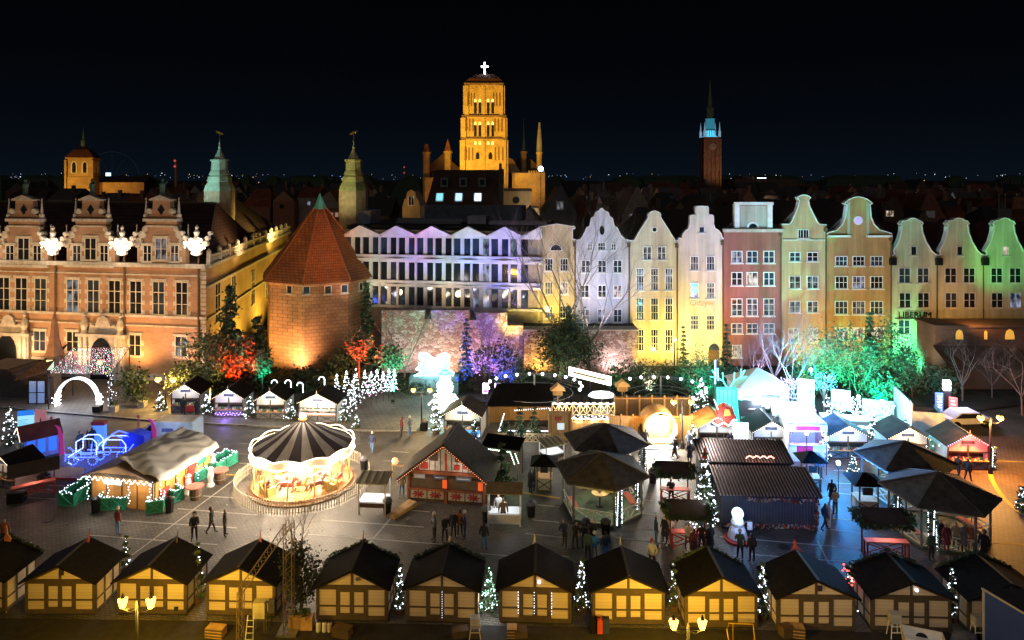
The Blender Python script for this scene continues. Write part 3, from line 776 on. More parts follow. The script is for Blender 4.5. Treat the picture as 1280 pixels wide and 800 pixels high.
# ---------------------------------------------------------------- the armoury
A = Vector((-60.3, 80.4)); B = Vector((-34.1, 76.0))
ad = (B-A).normalized(); arz = math.atan2(ad.y, ad.x); an = Vector((-ad.y, ad.x))
def on_arm(px, py=None):
    """distance along the facade from its right corner (negative to the left) and height"""
    k = (px-CX)/F            # X = k*Y ; point = B + u*ad
    u = (k*B.y - B.x)/(ad.x - k*ad.y)
    Y = B.y + u*ad.y
    return (u, ZZ(py, Y)) if py is not None else u
M_armbrick = brick("armoury_brick", (.43,.235,.13), (.35,.185,.105), (.38,.27,.18), .5, .14, .02, stain=.3)
M_sideplaster = brick("ochre_brick", (.42,.29,.10), (.37,.25,.09), (.38,.28,.14), .5, .14, .02, stain=.35)
arm = thing("armoury", "long ornate red brick armoury front with scrolled gables and tall mullioned windows", "building", (B.x, B.y, 0), arz)
UL = -58.0; zc = 13.1
SA = math.atan2(48.0,-6.5)-arz; kx = lambda y: y/math.tan(SA)
MB().flat([(UL,0),(0,0),(kx(3),3),(UL,3)],0,zc).flat([(UL,3),(kx(3)-.3,3),(kx(26)-.3,26),(UL,26)],0,zc-1.0).obj("wall", M_armbrick, arm)
mb = MB()
for z, d, h in ((on_arm(120,394)[1], .22,.28),(zc-.2,.4,.45),(on_arm(120,402)[1]-.3,.14,.16),(zc-1.15,.12,.14)):
    mb.box(UL,.15,-d,.02,z,z+h)
mb.box(UL,.1,-.18,.02,0,.9)
for k in range(26):
    for s in (0,): mb.box(-.75 if k%2 else -.5,.06,-.05,.02,.4+k*.49,.4+k*.49+.3)
mb.obj("stone_course", M_trim, arm)
# roof: long ridge behind the gables
mb = MB().add([(UL,.3,zc),(kx(.3)-.3,.3,zc),(kx(26)-.3,26,zc),(UL,26,zc),(UL,14,19.6),(kx(14)-3.5,14,19.6)],[(0,1,5,4),(2,3,4,5),(1,2,5),(3,0,4)])
mb.obj("roof", M_browntile, arm)
mb = MB(); mb.box(UL,kx(14)-3.5,13.85,14.15,19.55,19.75)
mb.obj("ridge_tiles", mat("ridge_olive",(.16,.14,.06)), arm)
# tall windows of the first floor
def arm_win(px, y0, y1, wpx, cols, rows, p=.12, yo=0.0):
    u, za = on_arm(px, y1); _, zb_ = on_arm(px, y0)
    w = abs(on_arm(px+wpx/2)-on_arm(px-wpx/2))
    sm = MB()
    n = int((zb_-za)/.5)
    for s in (-1,1):
        for j in range(n):
            if j % 2 == 0: sm.box(s*(w/2+.02), s*(w/2+.32), -.045, .015, j*(zb_-za)/n, (j+.9)*(zb_-za)/n) if s > 0 else sm.box(-w/2-.32, -w/2-.02, -.045, .015, j*(zb_-za)/n, (j+.9)*(zb_-za)/n)
    f = window(arm, u, yo, za, w, zb_-za, cols, rows, pane_pick(p, .35), M_cream)
    key = ('q', round(w,1), round(zb_-za,1))
    sm.box(-w/2-.2,w/2+.2,-.1,.015,zb_-za,zb_-za+.22)
    if key not in _wm: _wm[key] = sm.mesh("quoins", M_trim)
    put(_wm[key], "quoins", f)
for px in (5,27,51,91,117,143.5,170,198.5,227.5): arm_win(px, 346+px*.028, 388+px*.028, 15.5, 2, 3)
for px in (-22,-46,-70): arm_win(px, 345, 387, 15.5, 2, 3)
for px, a, b in ((50,413,439),(91,414,440),(169,418,445),(226.5,420,446),(48,448,462)): arm_win(px, a, b, 15.5, 2, 2)
# gables
def arm_gable(pc):
    def q(dx, py): 
        u, z = on_arm(pc+dx, py); return (u, z)
    out = [q(-30,332), q(30,332), q(30,310), q(27,306), q(26,300), q(22,298), q(20,290), q(19,276), q(21,275), q(20,271), q(14,268), q(11,262), q(10.5,250), q(13,249), q(0,244), q(-13,249), q(-10.5,250), q(-11,262), q(-14,268), q(-20,271), q(-21,275), q(-19,276), q(-20,290), q(-22,298), q(-26,300), q(-27,306), q(-30,310)]
    g = MB().prism(out, -.12, .6).obj("gable", M_armbrick, arm)
    t = MB()
    for (a, b, y0, y1, d) in ((-21,21,273.5,276.5,.3),(-31,31,331,333,.34),(-20,20,282,283.5,.16),(-13.5,13.5,249,250.5,.28),(-31,-22,303,304.5,.25),(22,31,303,304.5,.25)):
        ua, za = q(a,y1); ub, zb2 = q(b,y0); t.box(ua,ub,-.12-d,.62,za,zb2)
    ua, za = q(-14,249); ub, _ = q(14,249); uc, zt2 = q(0,243.5)
    t.prism([(ua,za),(ub,za),(uc,zt2)], -.4,.3)
    for s in (-1,1):
        # scrolls beside the stages
        for (dx, y, r) in ((19.5,286,.32),(23,293,.45),(27,301,.4),(14,264,.32),(29,306,.3)):
            u, z = q(s*dx, y); t.lathe([(r,-.12),(r,.12)], 10, (0,0,0)) if False else t.prism([(u+r*math.cos(k*math.pi/5), z+r*math.sin(k*math.pi/5)) for k in range(10)], -.32, .2)
        # obelisks
        for (dx, y) in ((20.5,271.5),(32,305)):
            u, z = q(s*dx, y); t.lathe([(.3,0),(.3,.35),(.18,.4),(.05,2.0),(.12,2.05),(.02,2.25)], 6, (u,.1,z))
    t.obj("stone_trim", M_trim, g)
    # statue on top
    u, z = q(0,243); s_ = MB().lathe([(.35,0),(.25,.3),(.28,.8),(.34,1.2),(.12,1.4),(.17,1.55),(.15,1.75),(.02,1.85)], 7, (u,.1,z)).tube((u+.1,.1,z+1.1),(u+.65,.1,z+1.5),.06).tube((u-.1,.1,z+1.1),(u-.5,.1,z+.7),.06)
    s_.obj("statue", M_copperd, g)
    u, z = q(0,262); MB().prism([(u-.45,z),(u,z-.6),(u+.45,z),(u,z+.6)], -.18,-.1).obj("relief", M_glass, g)
    for dx, a, b, w in ((0,297,325,15),(-17,306,327,11),(17,306,327,11)):
        arm_win(pc+dx, a, b, w, 2, 2, .25, -.125)
for pc in (-53,31,114.5,202.5): arm_gable(pc)
# portals
def portal(pc, yb):
    u, z0 = on_arm(pc, yb); zt2 = on_arm(pc, 418 if pc<60 else 420)[1]
    p = MB().box(u-2.9,u+2.9,-.5,.02,0,zt2).box(u-3.2,u+3.2,-.75,.02,zt2,zt2+.35)
    for s in (-1,1):
        for dx in (1.9,2.6): p.lathe([(.22,0),(.2,zt2)], 8, (u+s*dx,-.6,0))
        p.lathe([(.42,0),(.28,.4),(.42,.9),(.3,1.5),(.1,1.9),(.2,2.1),(.02,2.4)], 8, (u+s*2.3,-.4,zt2+.35))
    p.prism([(u-1.9,zt2+.35),(u+1.9,zt2+.35),(u+1.6,zt2+1.4),(u+1.0,zt2+1.2),(u+.6,zt2+2.1),(u,zt2+2.4),(u-.6,zt2+2.1),(u-1.0,zt2+1.2),(u-1.6,zt2+1.4)], -.35,.02)
    o = p.obj("portal", M_trim, arm)
    MB().prism([(u+a, z) for a, z in lancet(2.7, zt2-.6 if pc<60 else zt2-.8, 8)], -.62,-.49).obj("doorway", M_glass, o)
portal(13, 462); portal(131, 470)
# downpipes, and the lit coat-of-arms ornaments between the gables
for i, px in enumerate((-12,71,157,249.5)):
    u, z = on_arm(px, 312)
    MB().tube((u,-.2,on_arm(px,312)[1]),(u,-.2,on_arm(px,430 if i<2 else 462)[1]),.11,n=6).obj("downpipe", M_darkwood, arm)
    orn = MB()
    for s in (-1,1):
        for (dx, dz, r) in ((.55,.3,.38),(1.15,.75,.34),(1.35,1.35,.26),(.6,1.1,.3),(1.7,1.9,.22),(.35,-.3,.25)):
            orn.prism([(u+s*dx+r*math.cos(k*math.pi/4), z+dz+r*math.sin(k*math.pi/4)) for k in range(8)], -.75,-.35)
        orn.path([(u,-.5,z-.5),(u+s*.8,-.55,z+.2),(u+s*1.3,-.55,z+1.0),(u+s*1.7,-.55,z+1.9)], .13)
    orn.lathe([(.3,-.6),(.45,0),(.35,.9),(.5,1.1),(.22,1.6),(.34,2.0),(.14,2.3),(.2,2.55),(.02,2.8)], 8, (u,-.5,z))
    o = orn.obj("lit_ornament", mat("pale_carved_stone",(.7,.66,.58),.7), arm)
    gl = MB(); 
    for k in range(16):
        a_ = k*2.4; rr = .35+1.05*((k*7)%16)/16; gl.octa((u+rr*math.cos(a_)*1.1, -.82, z+.45+rr*math.sin(a_)*.75), .11)
    gl.obj("lamp_cluster", em("ornament_lamps",(1.0,.95,.82),5), o)
    wpt = arm.matrix_basis
    P = Matrix.Translation((B.x,B.y,0)) @ Matrix.Rotation(arz,4,'Z') @ Vector((u,-1.9,z+.3))
    point("ornament_glow", P, (1.0,.88,.70), 120, .4)
    MB().octa((u,-.35,0),.01)
# side wall running back, lit yellow
Cc = Vector((-40.6, 124.0)); Bv = B; sd = (Cc-Bv); L = sd.length; srz = math.atan2(sd.y, sd.x)
side = thing("armoury_side_wing", "yellow lit side wall of the armoury with a stone balustrade running back", "building", (B.x, B.y, 0), srz)
M_ = MB().box(0.12, L, .02, .8, 0, 13.0); M_.obj("wall", M_sideplaster, side)
def on_side(px, py=None):
    k = (px-CX)/F; d = sd.normalized(); u = (k*B.y - B.x)/(d.x - k*d.y); Y = B.y+u*d.y
    return (u, ZZ(py,Y)) if py is not None else u
mb = MB()
for z, d, h in ((12.9,.5,.4),(10.6,.25,.3),(7.0,.15,.2)): mb.box(.35,L,-d,.02,z,z+h)
mb.obj("cornice", M_trim, side)
mb = MB().box(.1,L,-.4,-.1,13.32,13.45).box(.1,L,-.4,-.1,14.15,14.3)
for i in range(90): mb.lathe([(.08,0),(.14,.25),(.07,.6),(.1,.72)], 5, (.3+i*L/90,-.25,13.44))
for i in range(12): mb.box(.1+i*L/12, .55+i*L/12, -.45,-.05,13.32,14.5); mb.lathe([(.22,0),(.3,.25),(.05,.55)],6,(.3+i*L/12,-.25,14.5))
mb.obj("balustrade", M_trim, side)
for (px, y0, y1) in ((272,352,402),(292,344,388),(316,339,380),(334,336,372)):
    u, za = on_side(px, y1); zb2 = on_side(px, y0)[1]
    window(side, u, 0, za, 2.1, zb2-za, 2, 3, M_glass, M_cream)
MB().add([(.8,.45,13.02),(L,.45,13.02),(L,15.5,13.02),(8,15.5,13.02),(13,8,19.3),(L-4,8,19.3)],[(0,1,5,4),(1,2,5),(2,3,4,5),(3,0,4),(3,2,1,0)]).obj("roof", M_browntile, side)
P = lambda u, v, z: Matrix.Translation((B.x,B.y,0)) @ Matrix.Rotation(srz,4,'Z') @ Vector((u,v,z))
for u, w_ in ((5,1500),(13,1900),(24,2300),(36,2300)):
    spot("side_wall_beam", P(u,-4.5,.6), P(u+1,0,8), (1.0,.62,.10), w_*1.15, 130, .8, .3)
spot("side_roof_beam", P(30,-3.0,14.0), P(36,5,16), (1.0,.72,.2), 2400, 110, .9, .2)
spot("side_roof_beam", P(12,-3.0,14.2), P(14,6,16), (1.0,.62,.3), 700, 110, .9, .2)
Q = lambda u, v, z: Matrix.Translation((B.x,B.y,0)) @ Matrix.Rotation(arz,4,'Z') @ Vector((u,v,z))
for u, w_, c in ((-1.6,520,(1.0,.62,.45)),(-8,900,(1.0,.48,.14)),(-15,600,(1.0,.58,.28)),(-22,700,(1.0,.60,.30)),(-31,500,(1.0,.6,.32)),(-42,500,(1.0,.6,.35))):
    spot("armoury_beam", Q(u,-3.2,1.2), Q(u,0,9), c, w_*1.7, 130, .8, .3)
for u in (-4,-13,-22,-30,-40):
    spot("armoury_far_beam", Q(u,-17,4.5), Q(u,0,9.5), (1.0,.56,.20), 2500, 75, .9, .4)

# ---------------------------------------------------------------- round (octagonal) brick tower with its cone of tiles
Yo = 87.0; ox = XX(400, Yo)
M_towbrick = brick("tower_brick", (.42,.21,.09), (.31,.15,.065), (.17,.10,.06), .8, .42, .035, stain=.5)
M_conetile = brick("plain_tile_cone", (.42,.15,.040), (.31,.105,.030), (.14,.045,.018), .34, .30, .03, stain=.4, bump=.8)
tw = thing("brick_tower", "stout octagonal brick tower under a tall red tiled tent roof", "tower", (ox, Yo, 0))
ph = -math.pi/2
rb = 6.65; ze = 10.7
MB().lathe([(rb+.1,0),(rb,ze-.6),(rb+.18,ze-.5),(rb+.25,ze)], 8, ph=ph).obj("wall", M_towbrick, tw)
mb = MB().lathe([(7.35,ze-.2),(7.1,ze+.15),(6.3,ze+1.1),(5.9,ze+1.6),(.75,19.2)], 8, ph=ph)
mb.obj("roof", M_conetile, tw)
mb = MB()
for i in range(8):
    a = ph + 2*math.pi*i/8
    mb.path([(7.2*math.cos(a),7.2*math.sin(a),ze+.1),(6.0*math.cos(a),6.0*math.sin(a),ze+1.62),(.8*math.cos(a),.8*math.sin(a),19.2)], .09)
mb.obj("hip_tiles", mat("hip_tile",(.34,.13,.05)), tw)
MB().lathe([(.98,18.8),(.9,19.0),(.03,21.0)], 8, ph=ph).obj("copper_cap", mat("teal_cap",(.08,.42,.40),.6), tw)
for (px, py, m) in ((362,362,M_glass),(383,362.5,M_glass2),(410,362.5,M_glass),(430.5,361,M_glass2),(337,361,M_glass),(451,358,M_glass)):
    # the octagon face under this column
    best = None
    for i in range(8):
        a0, a1 = ph+2*math.pi*i/8, ph+2*math.pi*(i+1)/8
        p0 = Vector((ox+rb*math.cos(a0), Yo+rb*math.sin(a0))); p1 = Vector((ox+rb*math.cos(a1), Yo+rb*math.sin(a1)))
        d = p1-p0; k = (px-CX)/F; den = d.x-k*d.y
        if abs(den) < 1e-6: continue
        u = (k*p0.y-p0.x)/den
        if 0.02 < u < .98:
            pt = p0+u*d
            if best is None or pt.y < best[0].y: best = (pt, math.atan2(d.y, d.x))
    if best:
        pt, aa = best
        window(tw, pt.x-ox, pt.y-Yo, ZZ(py,pt.y)-.5, .85, 1.05, 1, 1, m, M_trim, aa)
o8 = MB()
for k in range(5): o8.box(-.02,.02,-.02,.02,0,.01)
spot("tower_beam_front", (XX(368,78.3), 78.3, .5), (XX(373,82), 82.0, 4.6), (1.0,.56,.30), 2100, 110, .85, .3)
spot("tower_beam_right", (XX(432,70), 69.5, .8), (XX(430,80), 81, 8), (1.0,.38,.08), 700, 100, .9, .3)
spot("tower_beam_left", (XX(338,76), 77.5, .6), (XX(345,82), 83, 6), (1.0,.60,.18), 1500, 110, .9, .3)
spot("tower_roof_beam", (XX(420,58), 60, 9), (ox, Yo, 17.5), (1.0,.42,.10), 4200, 34, .9, .6)

# ---------------------------------------------------------------- white office block with folded spandrels
Yml, Ymr = 86.5, 82.6
xl, xr = XX(430, Yml), XX(678, Ymr)
Am = Vector((xl, Yml)); Bm = Vector((xr, Ymr)); md = (Bm-Am).normalized(); mrz = math.atan2(md.y, md.x)
def on_mod(px, py=None):
    k = (px-CX)/F; u = (k*Am.y - Am.x)/(md.x - k*md.y); Y = Am.y + u*md.y
    return (u, ZZ(py,Y)) if py is not None else u
M_conc = stucco("white_concrete", (.60,.58,.60), .15)
mod = thing("office_block", "modern white block with a zigzag parapet and three rows of dark windows", "building", (xl, Yml, 0), mrz)
Lm = (Bm-Am).length
z_ = {k: on_mod(540, v)[1] for k, v in dict(top=282, r1t=297.5, r1b=319, r2t=328.5, r2b=351, r3t=359.5, r3b=382.5, bot=390).items()}
MB().box(0,Lm,.35,14,0,z_['r1t']+.9).obj("wall", mat("grey_brown_concrete",(.30,.25,.18),.8), mod)
MB().box(0,Lm,-.2,.36,z_['r1b']-.35,z_['r1b']-.0).box(0,Lm,-.2,.36,z_['r2b']-.35,z_['r2b']).box(0,Lm,-.2,.36,z_['r3b']-.3,z_['r3b']).obj("sill_band", M_conc, mod)
# folded spandrels: zigzag pyramids
peaks = [on_mod(p) for p in (452,497,541,586,631,675)]; pw = peaks[1]-peaks[0]
def folded(za, zb2, zpk, name):
    mb = MB()
    x = peaks[0]-pw/2
    cells = []
    for p in peaks: cells.append((p-pw/2, p, p+pw/2))
    for a, c, b in cells:
        a2 = max(a,0); b2 = min(b,Lm)
        if a2 >= b2: continue
        c2 = min(c, Lm-.01)
        # front face folds outward at the centre line top, flat at the bottom
        v = [(a2,.0,za),(c2,-.12,za),(b2,.0,za),(a2,.0,zb2),(c2,-.75,zpk),(b2,.0,zb2),(c2,.34,zpk),(a2,.34,zb2),(b2,.34,zb2),(a2,.34,za),(b2,.34,za)]
        mb.add(v, [(0,1,4,3),(1,2,5,4),(3,4,6,7),(4,5,8,6),(0,3,7,9),(2,10,8,5),(0,9,10,2,1),(9,7,6,8,10)])
    mb.obj(name, M_conc, mod)
folded(z_['r1t'], z_['r1t']+.35, z_['top'], "zigzag_parapet")
def spandrel(za, zb2):
    mb = MB(); n = 12; half = pw/4
    for i, p in enumerate(peaks):
        for c in (p-half*1, p+half*1) if False else (p,):
            a2, b2 = max(p-pw/2,0), min(p+pw/2,Lm)
            if a2 >= b2: continue
            c2 = min(p, Lm-.01); zm = za+(zb2-za)*.15
            v = [(a2,.02,za),(b2,.02,za),(b2,.02,zb2-.001),(a2,.02,zb2-.001),(a2,.02,zm),(b2,.02,zm),(c2,-.5,zb2-.15),(c2,.02,zb2)]
            mb.add([(a2,.0,za),(b2,.0,za),(b2,.0,zb2),(a2,.0,zb2),(a2,.34,za),(b2,.34,za),(b2,.34,zb2),(a2,.34,zb2),(c2,-.55,zb2-.1)],
                   [(0,1,8),(1,2,8),(2,3,8),(3,0,8),(4,7,6,5),(0,4,5,1),(3,2,6,7),(0,3,7,4),(1,5,6,2)])
    mb.obj("folded_spandrel", M_conc, mod)
spandrel(z_['r2t'], z_['r1b']-.35); spandrel(z_['r3t'], z_['r2b']-.35)
_bay = {}
rr_ = random.Random(8)
nb = 0
for (za, zt2) in ((z_['r1b'],z_['r1t']),(z_['r2b'],z_['r2t']),(z_['r3b'],z_['r3t'])):
    h = zt2-za; bw = pw/2
    for i in range(13):
        x = peaks[0]-pw/2 + i*bw - bw*.0
        if x < -.2 or x+bw > Lm+.3: continue
        k = ('bay', round(h,2))
        if k not in _bay:
            _bay[k] = MB().box(-.13,.13,-.1,.34,0,h).box(bw*.40,bw*.60,.1,.34,0,h).mesh("window_bay", M_conc)
        f = put(_bay[k], "window_bay", mod, (x,0,za))
        for j, (a, b) in enumerate(((.13,bw*.40),(bw*.60,bw-.13))):
            m = rr_.choice([M_glass,M_glass,M_glass2,M_glass2,M_glass,M_reflblue if i>4 else M_glass,M_reflteal if i>6 else M_glass,M_glass2])
            k2 = ('pane', round(h,2), j, m.name)
            if k2 not in _bay: _bay[k2] = MB().box(a,b,.2,.345,0,h).mesh("pane", m)
            put(_bay[k2], "pane", f)
        nb += 1
MB().box(-.1,Lm+.1,1.2,14.2,z_['r1t']+.9,z_['r1t']+1.4).box(2,Lm-1,3.5,3.7,z_['r1t']+1.4,z_['r1t']+1.5).obj("flat_roof", M_felt, mod)
for (a, b, t0, t1, y0, y1, m, nm) in ((433,448,264,281,4,8,mat("blue_grey_plant",(.22,.26,.36)),"rooftop_box"),(495,617,257,270,10,14,mat("grey_sheet_roof",(.10,.12,.16)),"plant_room"),(562,585,270,281,6,9,mat("white_unit",(.45,.45,.52)),"rooftop_unit"),(592,665,276,283,5,7,mat("white_unit",(.45,.45,.52)),"air_duct"),(475,556,273,275.5,6,6.4,M_steel,"roof_rail"),(475,556,277,279,5.4,5.8,M_steel,"roof_rail")):
    u0, u1 = on_mod(a), on_mod(b); u0, u1 = u0*(1+y0/90), u1*(1+y0/90)
    MB().box(u0,u1,y0,y1,z_['r1t']+1.4 if nm != "roof_rail" else ZZ(t1,Yml+y0),ZZ(t0,(Yml+Ymr)/2+y0)).obj(nm, m, mod)
# lights on its front: warm at left/bottom, violet blue to the right
MP = lambda u, v, z: Matrix.Translation((xl,Yml,0)) @ Matrix.Rotation(mrz,4,'Z') @ Vector((u,v,z))
for u, c, w_ in ((3,(1.0,.88,.76),260),(9,(.95,.88,.88),330),(15,(.68,.70,1.0),420),(20,(.36,.36,1.0),620),(23.5,(.5,.5,1.0),420)):
    spot("office_beam", MP(u,-7.5,8.2), MP(u,0,15.5), c, w_, 110, .9, .4)
spot("office_low_beam", MP(6,-3.5,8.0), MP(6,0,10), (1.0,.70,.32), 200, 120, .9, .4)
spot("office_low_beam", MP(14,-3.5,8.0), MP(14,0,10), (1.0,.70,.28), 200, 120, .9, .4)
spot("office_patch_beam", MP(14.5,-8,8.5), MP(13,0,11.5), (.1,1.0,.45), 420, 26, .9, .3)
spot("office_patch_beam", MP(16,-8,8.5), MP(16.5,0,13.5), (.05,.2,1.0), 1500, 34, .9, .3)
spot("office_patch_beam", MP(22,-8,8.5), MP(21,0,13), (.25,.15,1.0), 900, 34, .9, .3)
spot("office_low_beam", MP(22,-5,5.2), MP(22,0,8), (1.0,.75,.12), 600, 120, .9, .4)

# ---------------------------------------------------------------- old stone town wall
M_rubble = rubble("rubble_stone", (.38,.29,.24), (.24,.13,.10), (.50,.42,.36))
Yw = 80.0
tww = thing("town_wall", "low old town wall of rough brick and stone below the white block", "wall", (XX(477,Yw), Yw, 0))
w0 = XX(477,Yw)
mb = MB(); cuts = [(477,388),(528,388),(541,396),(586,396),(598,388),(636,390),(655,402),(655,409)]
mb.box(0, XX(531,Yw)-w0, 0, 1.6, 0, ZZ(388,Yw)); mb.box(XX(531,Yw)-w0, XX(539,Yw)-w0, 0, 1.6, 0, ZZ(399,Yw)); mb.box(XX(539,Yw)-w0, XX(587,Yw)-w0, 0, 1.6, 0, ZZ(388,Yw))
mb.box(XX(587,Yw)-w0, XX(595,Yw)-w0, 0, 1.6, 0, ZZ(400,Yw)); mb.box(XX(595,Yw)-w0, XX(634,Yw)-w0, 0, 1.6, 0, ZZ(391,Yw)); mb.box(XX(634,Yw)-w0, XX(654,Yw)-w0, 0, 1.6, 0, ZZ(407,Yw))
mb.obj("masonry", M_rubble, tww)
tw2 = thing("town_wall", "rough stone wall section under the lavender stepped gable house", "wall", (XX(654,Yw)+.05, Yw-.6, 0))
q0 = XX(654,Yw)+.05
MB().box(0, XX(797,Yw-.6)-q0, 0, 1.8, 0, ZZ(412,Yw)).obj("masonry", M_rubble, tw2)
MB().box(-.1, XX(797,Yw-.6)-q0+.1, -.08, 1.9, ZZ(412,Yw), ZZ(410.5,Yw)).obj("coping", M_trim, tw2)
MB().box(0, XX(797,Yw)-q0, 1.9, 4.2, 0, ZZ(411,Yw)).obj("terrace_fill", M_soil, tw2)
# ---------------------------------------------------------------- the row of gabled houses
Yh = 83.0
M_frgrey = mat("grey_window_frame", (.55,.53,.48), .6)
def row_house(label, x0, x1, outline, wallm, wins, base=458, depth=13, roofm=None, frame=None, trims=(), ridge=None, roof_e=None, lit=.36, shade=0):
    X0 = XX((x0+x1)/2, Yh)
    hs = thing("gabled_house", label, "house", (X0, Yh, 0), 0, "row of gabled houses facing the square")
    pt = lambda px, py: (XX(px,Yh)-X0, ZZ(py,Yh))
    o = [pt(*p) for p in outline]
    a, b = pt(x0,458)[0]+.01, pt(x1,458)[0]-.01
    ez = min(o[0][1], o[-1][1])
    out = [(a,0),(b,0)] + [(min(max(p[0],a),b), p[1]) for p in o[::-1]]
    MB().prism(out, 0, .5).box(a,b,.5,depth,0,ez).obj("wall", wallm, hs)
    zr = (ridge and ZZ(ridge,Yh)) or max(p[1] for p in o)-.8
    roof_mb(a,b,.52,depth,roof_e and ZZ(roof_e,Yh) or ez,zr,0,'y',0).obj("roof", roofm or M_slate, hs)
    # coping that follows the gable
    cp = MB()
    for p, q in zip(o[:-1], o[1:]):
        p = (min(max(p[0],a),b), p[1]); q = (min(max(q[0],a),b), q[1])
        d = Vector((q[0]-p[0], q[1]-p[1]))
        if d.length < .05: continue
        n = Vector((-d.y, d.x)).normalized()*.11
        if n.y < 0 and abs(d.x) > .01: n = -n
        cp.add([(p[0],-.14,p[1]),(q[0],-.14,q[1]),(q[0]+n.x,-.14,q[1]+n.y),(p[0]+n.x,-.14,p[1]+n.y),(p[0],.6,p[1]),(q[0],.6,q[1]),(q[0]+n.x,.6,q[1]+n.y),(p[0]+n.x,.6,p[1]+n.y)],
               [(0,1,2,3),(7,6,5,4),(0,4,5,1),(1,5,6,2),(2,6,7,3),(3,7,4,0)])
    cp.obj("gable_coping", M_white, hs)
    for row in wins:
        y0, y1, xs, wpx, cols, rows = row[:6]
        pm = row[6] if len(row) > 6 else None
        for px in xs:
            u, za = pt(px, y1); h = ZZ(y0,Yh)-za
            window(hs, u, 0, za, wpx*Yh/F, h, cols, rows, pm or pane_pick(lit), frame)
    for nm, xa, xb, ya, yb, d, m in trims:
        u0, z0 = pt(xa,yb); u1, z1 = pt(xb,ya)
        MB().box(u0,u1,-d,.02,z0,z1).obj(nm, m, hs)
    # downpipe at the party line
    MB().tube((b-.12,-.16,ez-.3),(b-.12,-.16,.2),.07,n=6).box(b-.35,b+.0,-.32,-.02,ez-.75,ez-.3).obj("downpipe", M_darkwood, hs)
    return hs, pt
def disc(parent, x, z, r, m, y=-.06, n=14, name="round_window", t=.06):
    return MB().prism([(x+r*math.cos(2*math.pi*i/n), z+r*math.sin(2*math.pi*i/n)) for i in range(n)], y, y+t).obj(name, m, parent)
def half_disc(parent, x, z, r, m, y=-.06, name="lunette", t=.06):
    return MB().prism([(x+r*math.cos(math.pi*i/10), z+r*math.sin(math.pi*i/10)) for i in range(11)], y, y+t).obj(name, m, parent)

M_h1 = stucco("yellow_cream_plaster", (.62,.50,.30)); M_h2 = stucco("lavender_grey_plaster", (.56,.55,.60)); M_h3 = stucco("buff_plaster", (.62,.52,.40)); M_h4 = stucco("ivory_plaster", (.66,.60,.52))
M_h5 = stucco("brick_red_plaster", (.30,.115,.085)); M_h6 = stucco("ochre_plaster", (.52,.35,.20)); M_h7 = stucco("orange_brown_plaster", (.42,.25,.10)); M_h8 = stucco("pale_olive_plaster", (.52,.50,.34)); M_h6b = stucco("grey_gable_plaster", (.46,.43,.36))
h1, pt = row_house("narrow yellow cream house with a flat pediment and a half round attic window", 672, 720,
    [(672,300),(677,299),(677,287),(674,286),(674,284),(696,280.5),(718,284),(718,286),(715,287),(715,300),(720,300)], M_h1,
    [(323,339,(686,705),10.5,3,2),(352,368,(686,705),10.5,3,2),(382,398,(686,705),10.5,3,2)], ridge=288)
u, z = pt(695,313.5); half_disc(h1, u, z, .8, M_white, -.07); half_disc(h1, u, z+.06, .66, M_glass, -.09)
h2, pt = row_house("lavender white house with a stepped scroll gable, oval niche and small attic windows", 720, 787.6,
    [(720,301),(726,300),(730,294),(734,285),(738,283),(740,273),(744,271),(745,266),(749,264),(752,260.5),(755,264),(760,266),(761,271),(765,273),(767,283),(771,285),(775,294),(781,300),(787.6,301)], M_h2,
    [(303,313,(752,),10,3,2),(304.5,313,(737.5,767),6.5,2,2),(325,341,(732,752.5,772),11,2,2),(356,372,(731,752.5,772),11,2,2),(386,403,(731.5,752,772),11,2,2)])
u, z = pt(752.5,288); o_ = MB().prism([(u+.3*math.cos(k*math.pi/7), z+.55*math.sin(k*math.pi/7)) for k in range(14)], -.07,.02).obj("oval_niche", M_glass, h2)
h3, pt = row_house("buff house with a tall plain triangular gable capped by a small arch", 787.6, 847.5,
    [(787.6,301.5),(793,301),(802,286),(811,272),(811,267),(814,265.5),(818,264),(822,265.5),(825,267),(825,272),(834,286),(843,301),(847.5,301.5)], M_h3,
    [(308,325,(809,827),11,2,2,M_litdim),(335,363,(800,818,836),10,3,3),(372,400,(800,818,836),10,3,3),(411,439,(800,818,836),10,3,3)])
u, z = pt(818,287); disc(h3,u,z,.38,M_white,-.07); disc(h3,u,z,.24,M_glass,-.09)
h4, pt = row_house("ivory house with a square stepped scroll gable and gold lettering", 847.5, 904.5,
    [(847.5,298.5),(853,298),(854,293),(857,289),(861,286),(863,280),(863.5,269.5),(870,269.5),(870,258.5),(884.5,258.5),(884.5,269.5),(891,269.5),(891,280),(893,286),(898,289),(901,293),(902,298),(904.5,298.5)], M_h4,
    [(283,291,(877,),7.5,1,1,M_glass2),(320,338,(868,888),10.5,3,2),(353,373,(868,888),10.5,3,3),(394,412,(868,888),10.5,3,3)])
u, z = pt(877,379)
def text_obj(name, s, size, parent, loc, m, ex=.02, align='CENTER', rot=(R(90),0,0), font=None):
    c = bpy.data.curves.new(name, 'FONT'); c.body = s; c.size = size; c.extrude = ex; c.align_x = align
    tmp = bpy.data.objects.new(name, c); COL.objects.link(tmp)
    bpy.context.view_layer.update()
    me = bpy.data.meshes.new_from_object(tmp.evaluated_get(bpy.context.evaluated_depsgraph_get()))
    bpy.data.objects.remove(tmp)
    o = bpy.data.objects.new(name, me); COL.objects.link(o); me.materials.clear(); me.materials.append(m)
    o.location = loc; o.rotation_euler = rot
    if parent: o.parent = parent
    return o
text_obj("gold_lettering", "Odzyw", 1.0, h4, (u,-.04,z-.3), M_goldleaf)
u, z = pt(892,455); dz = ZZ(428,Yh)
MB().prism([(u+a,b) for a,b in lancet(1.3, dz-.6, 8)], -.1,.02).obj("door", M_darkwood, h4)
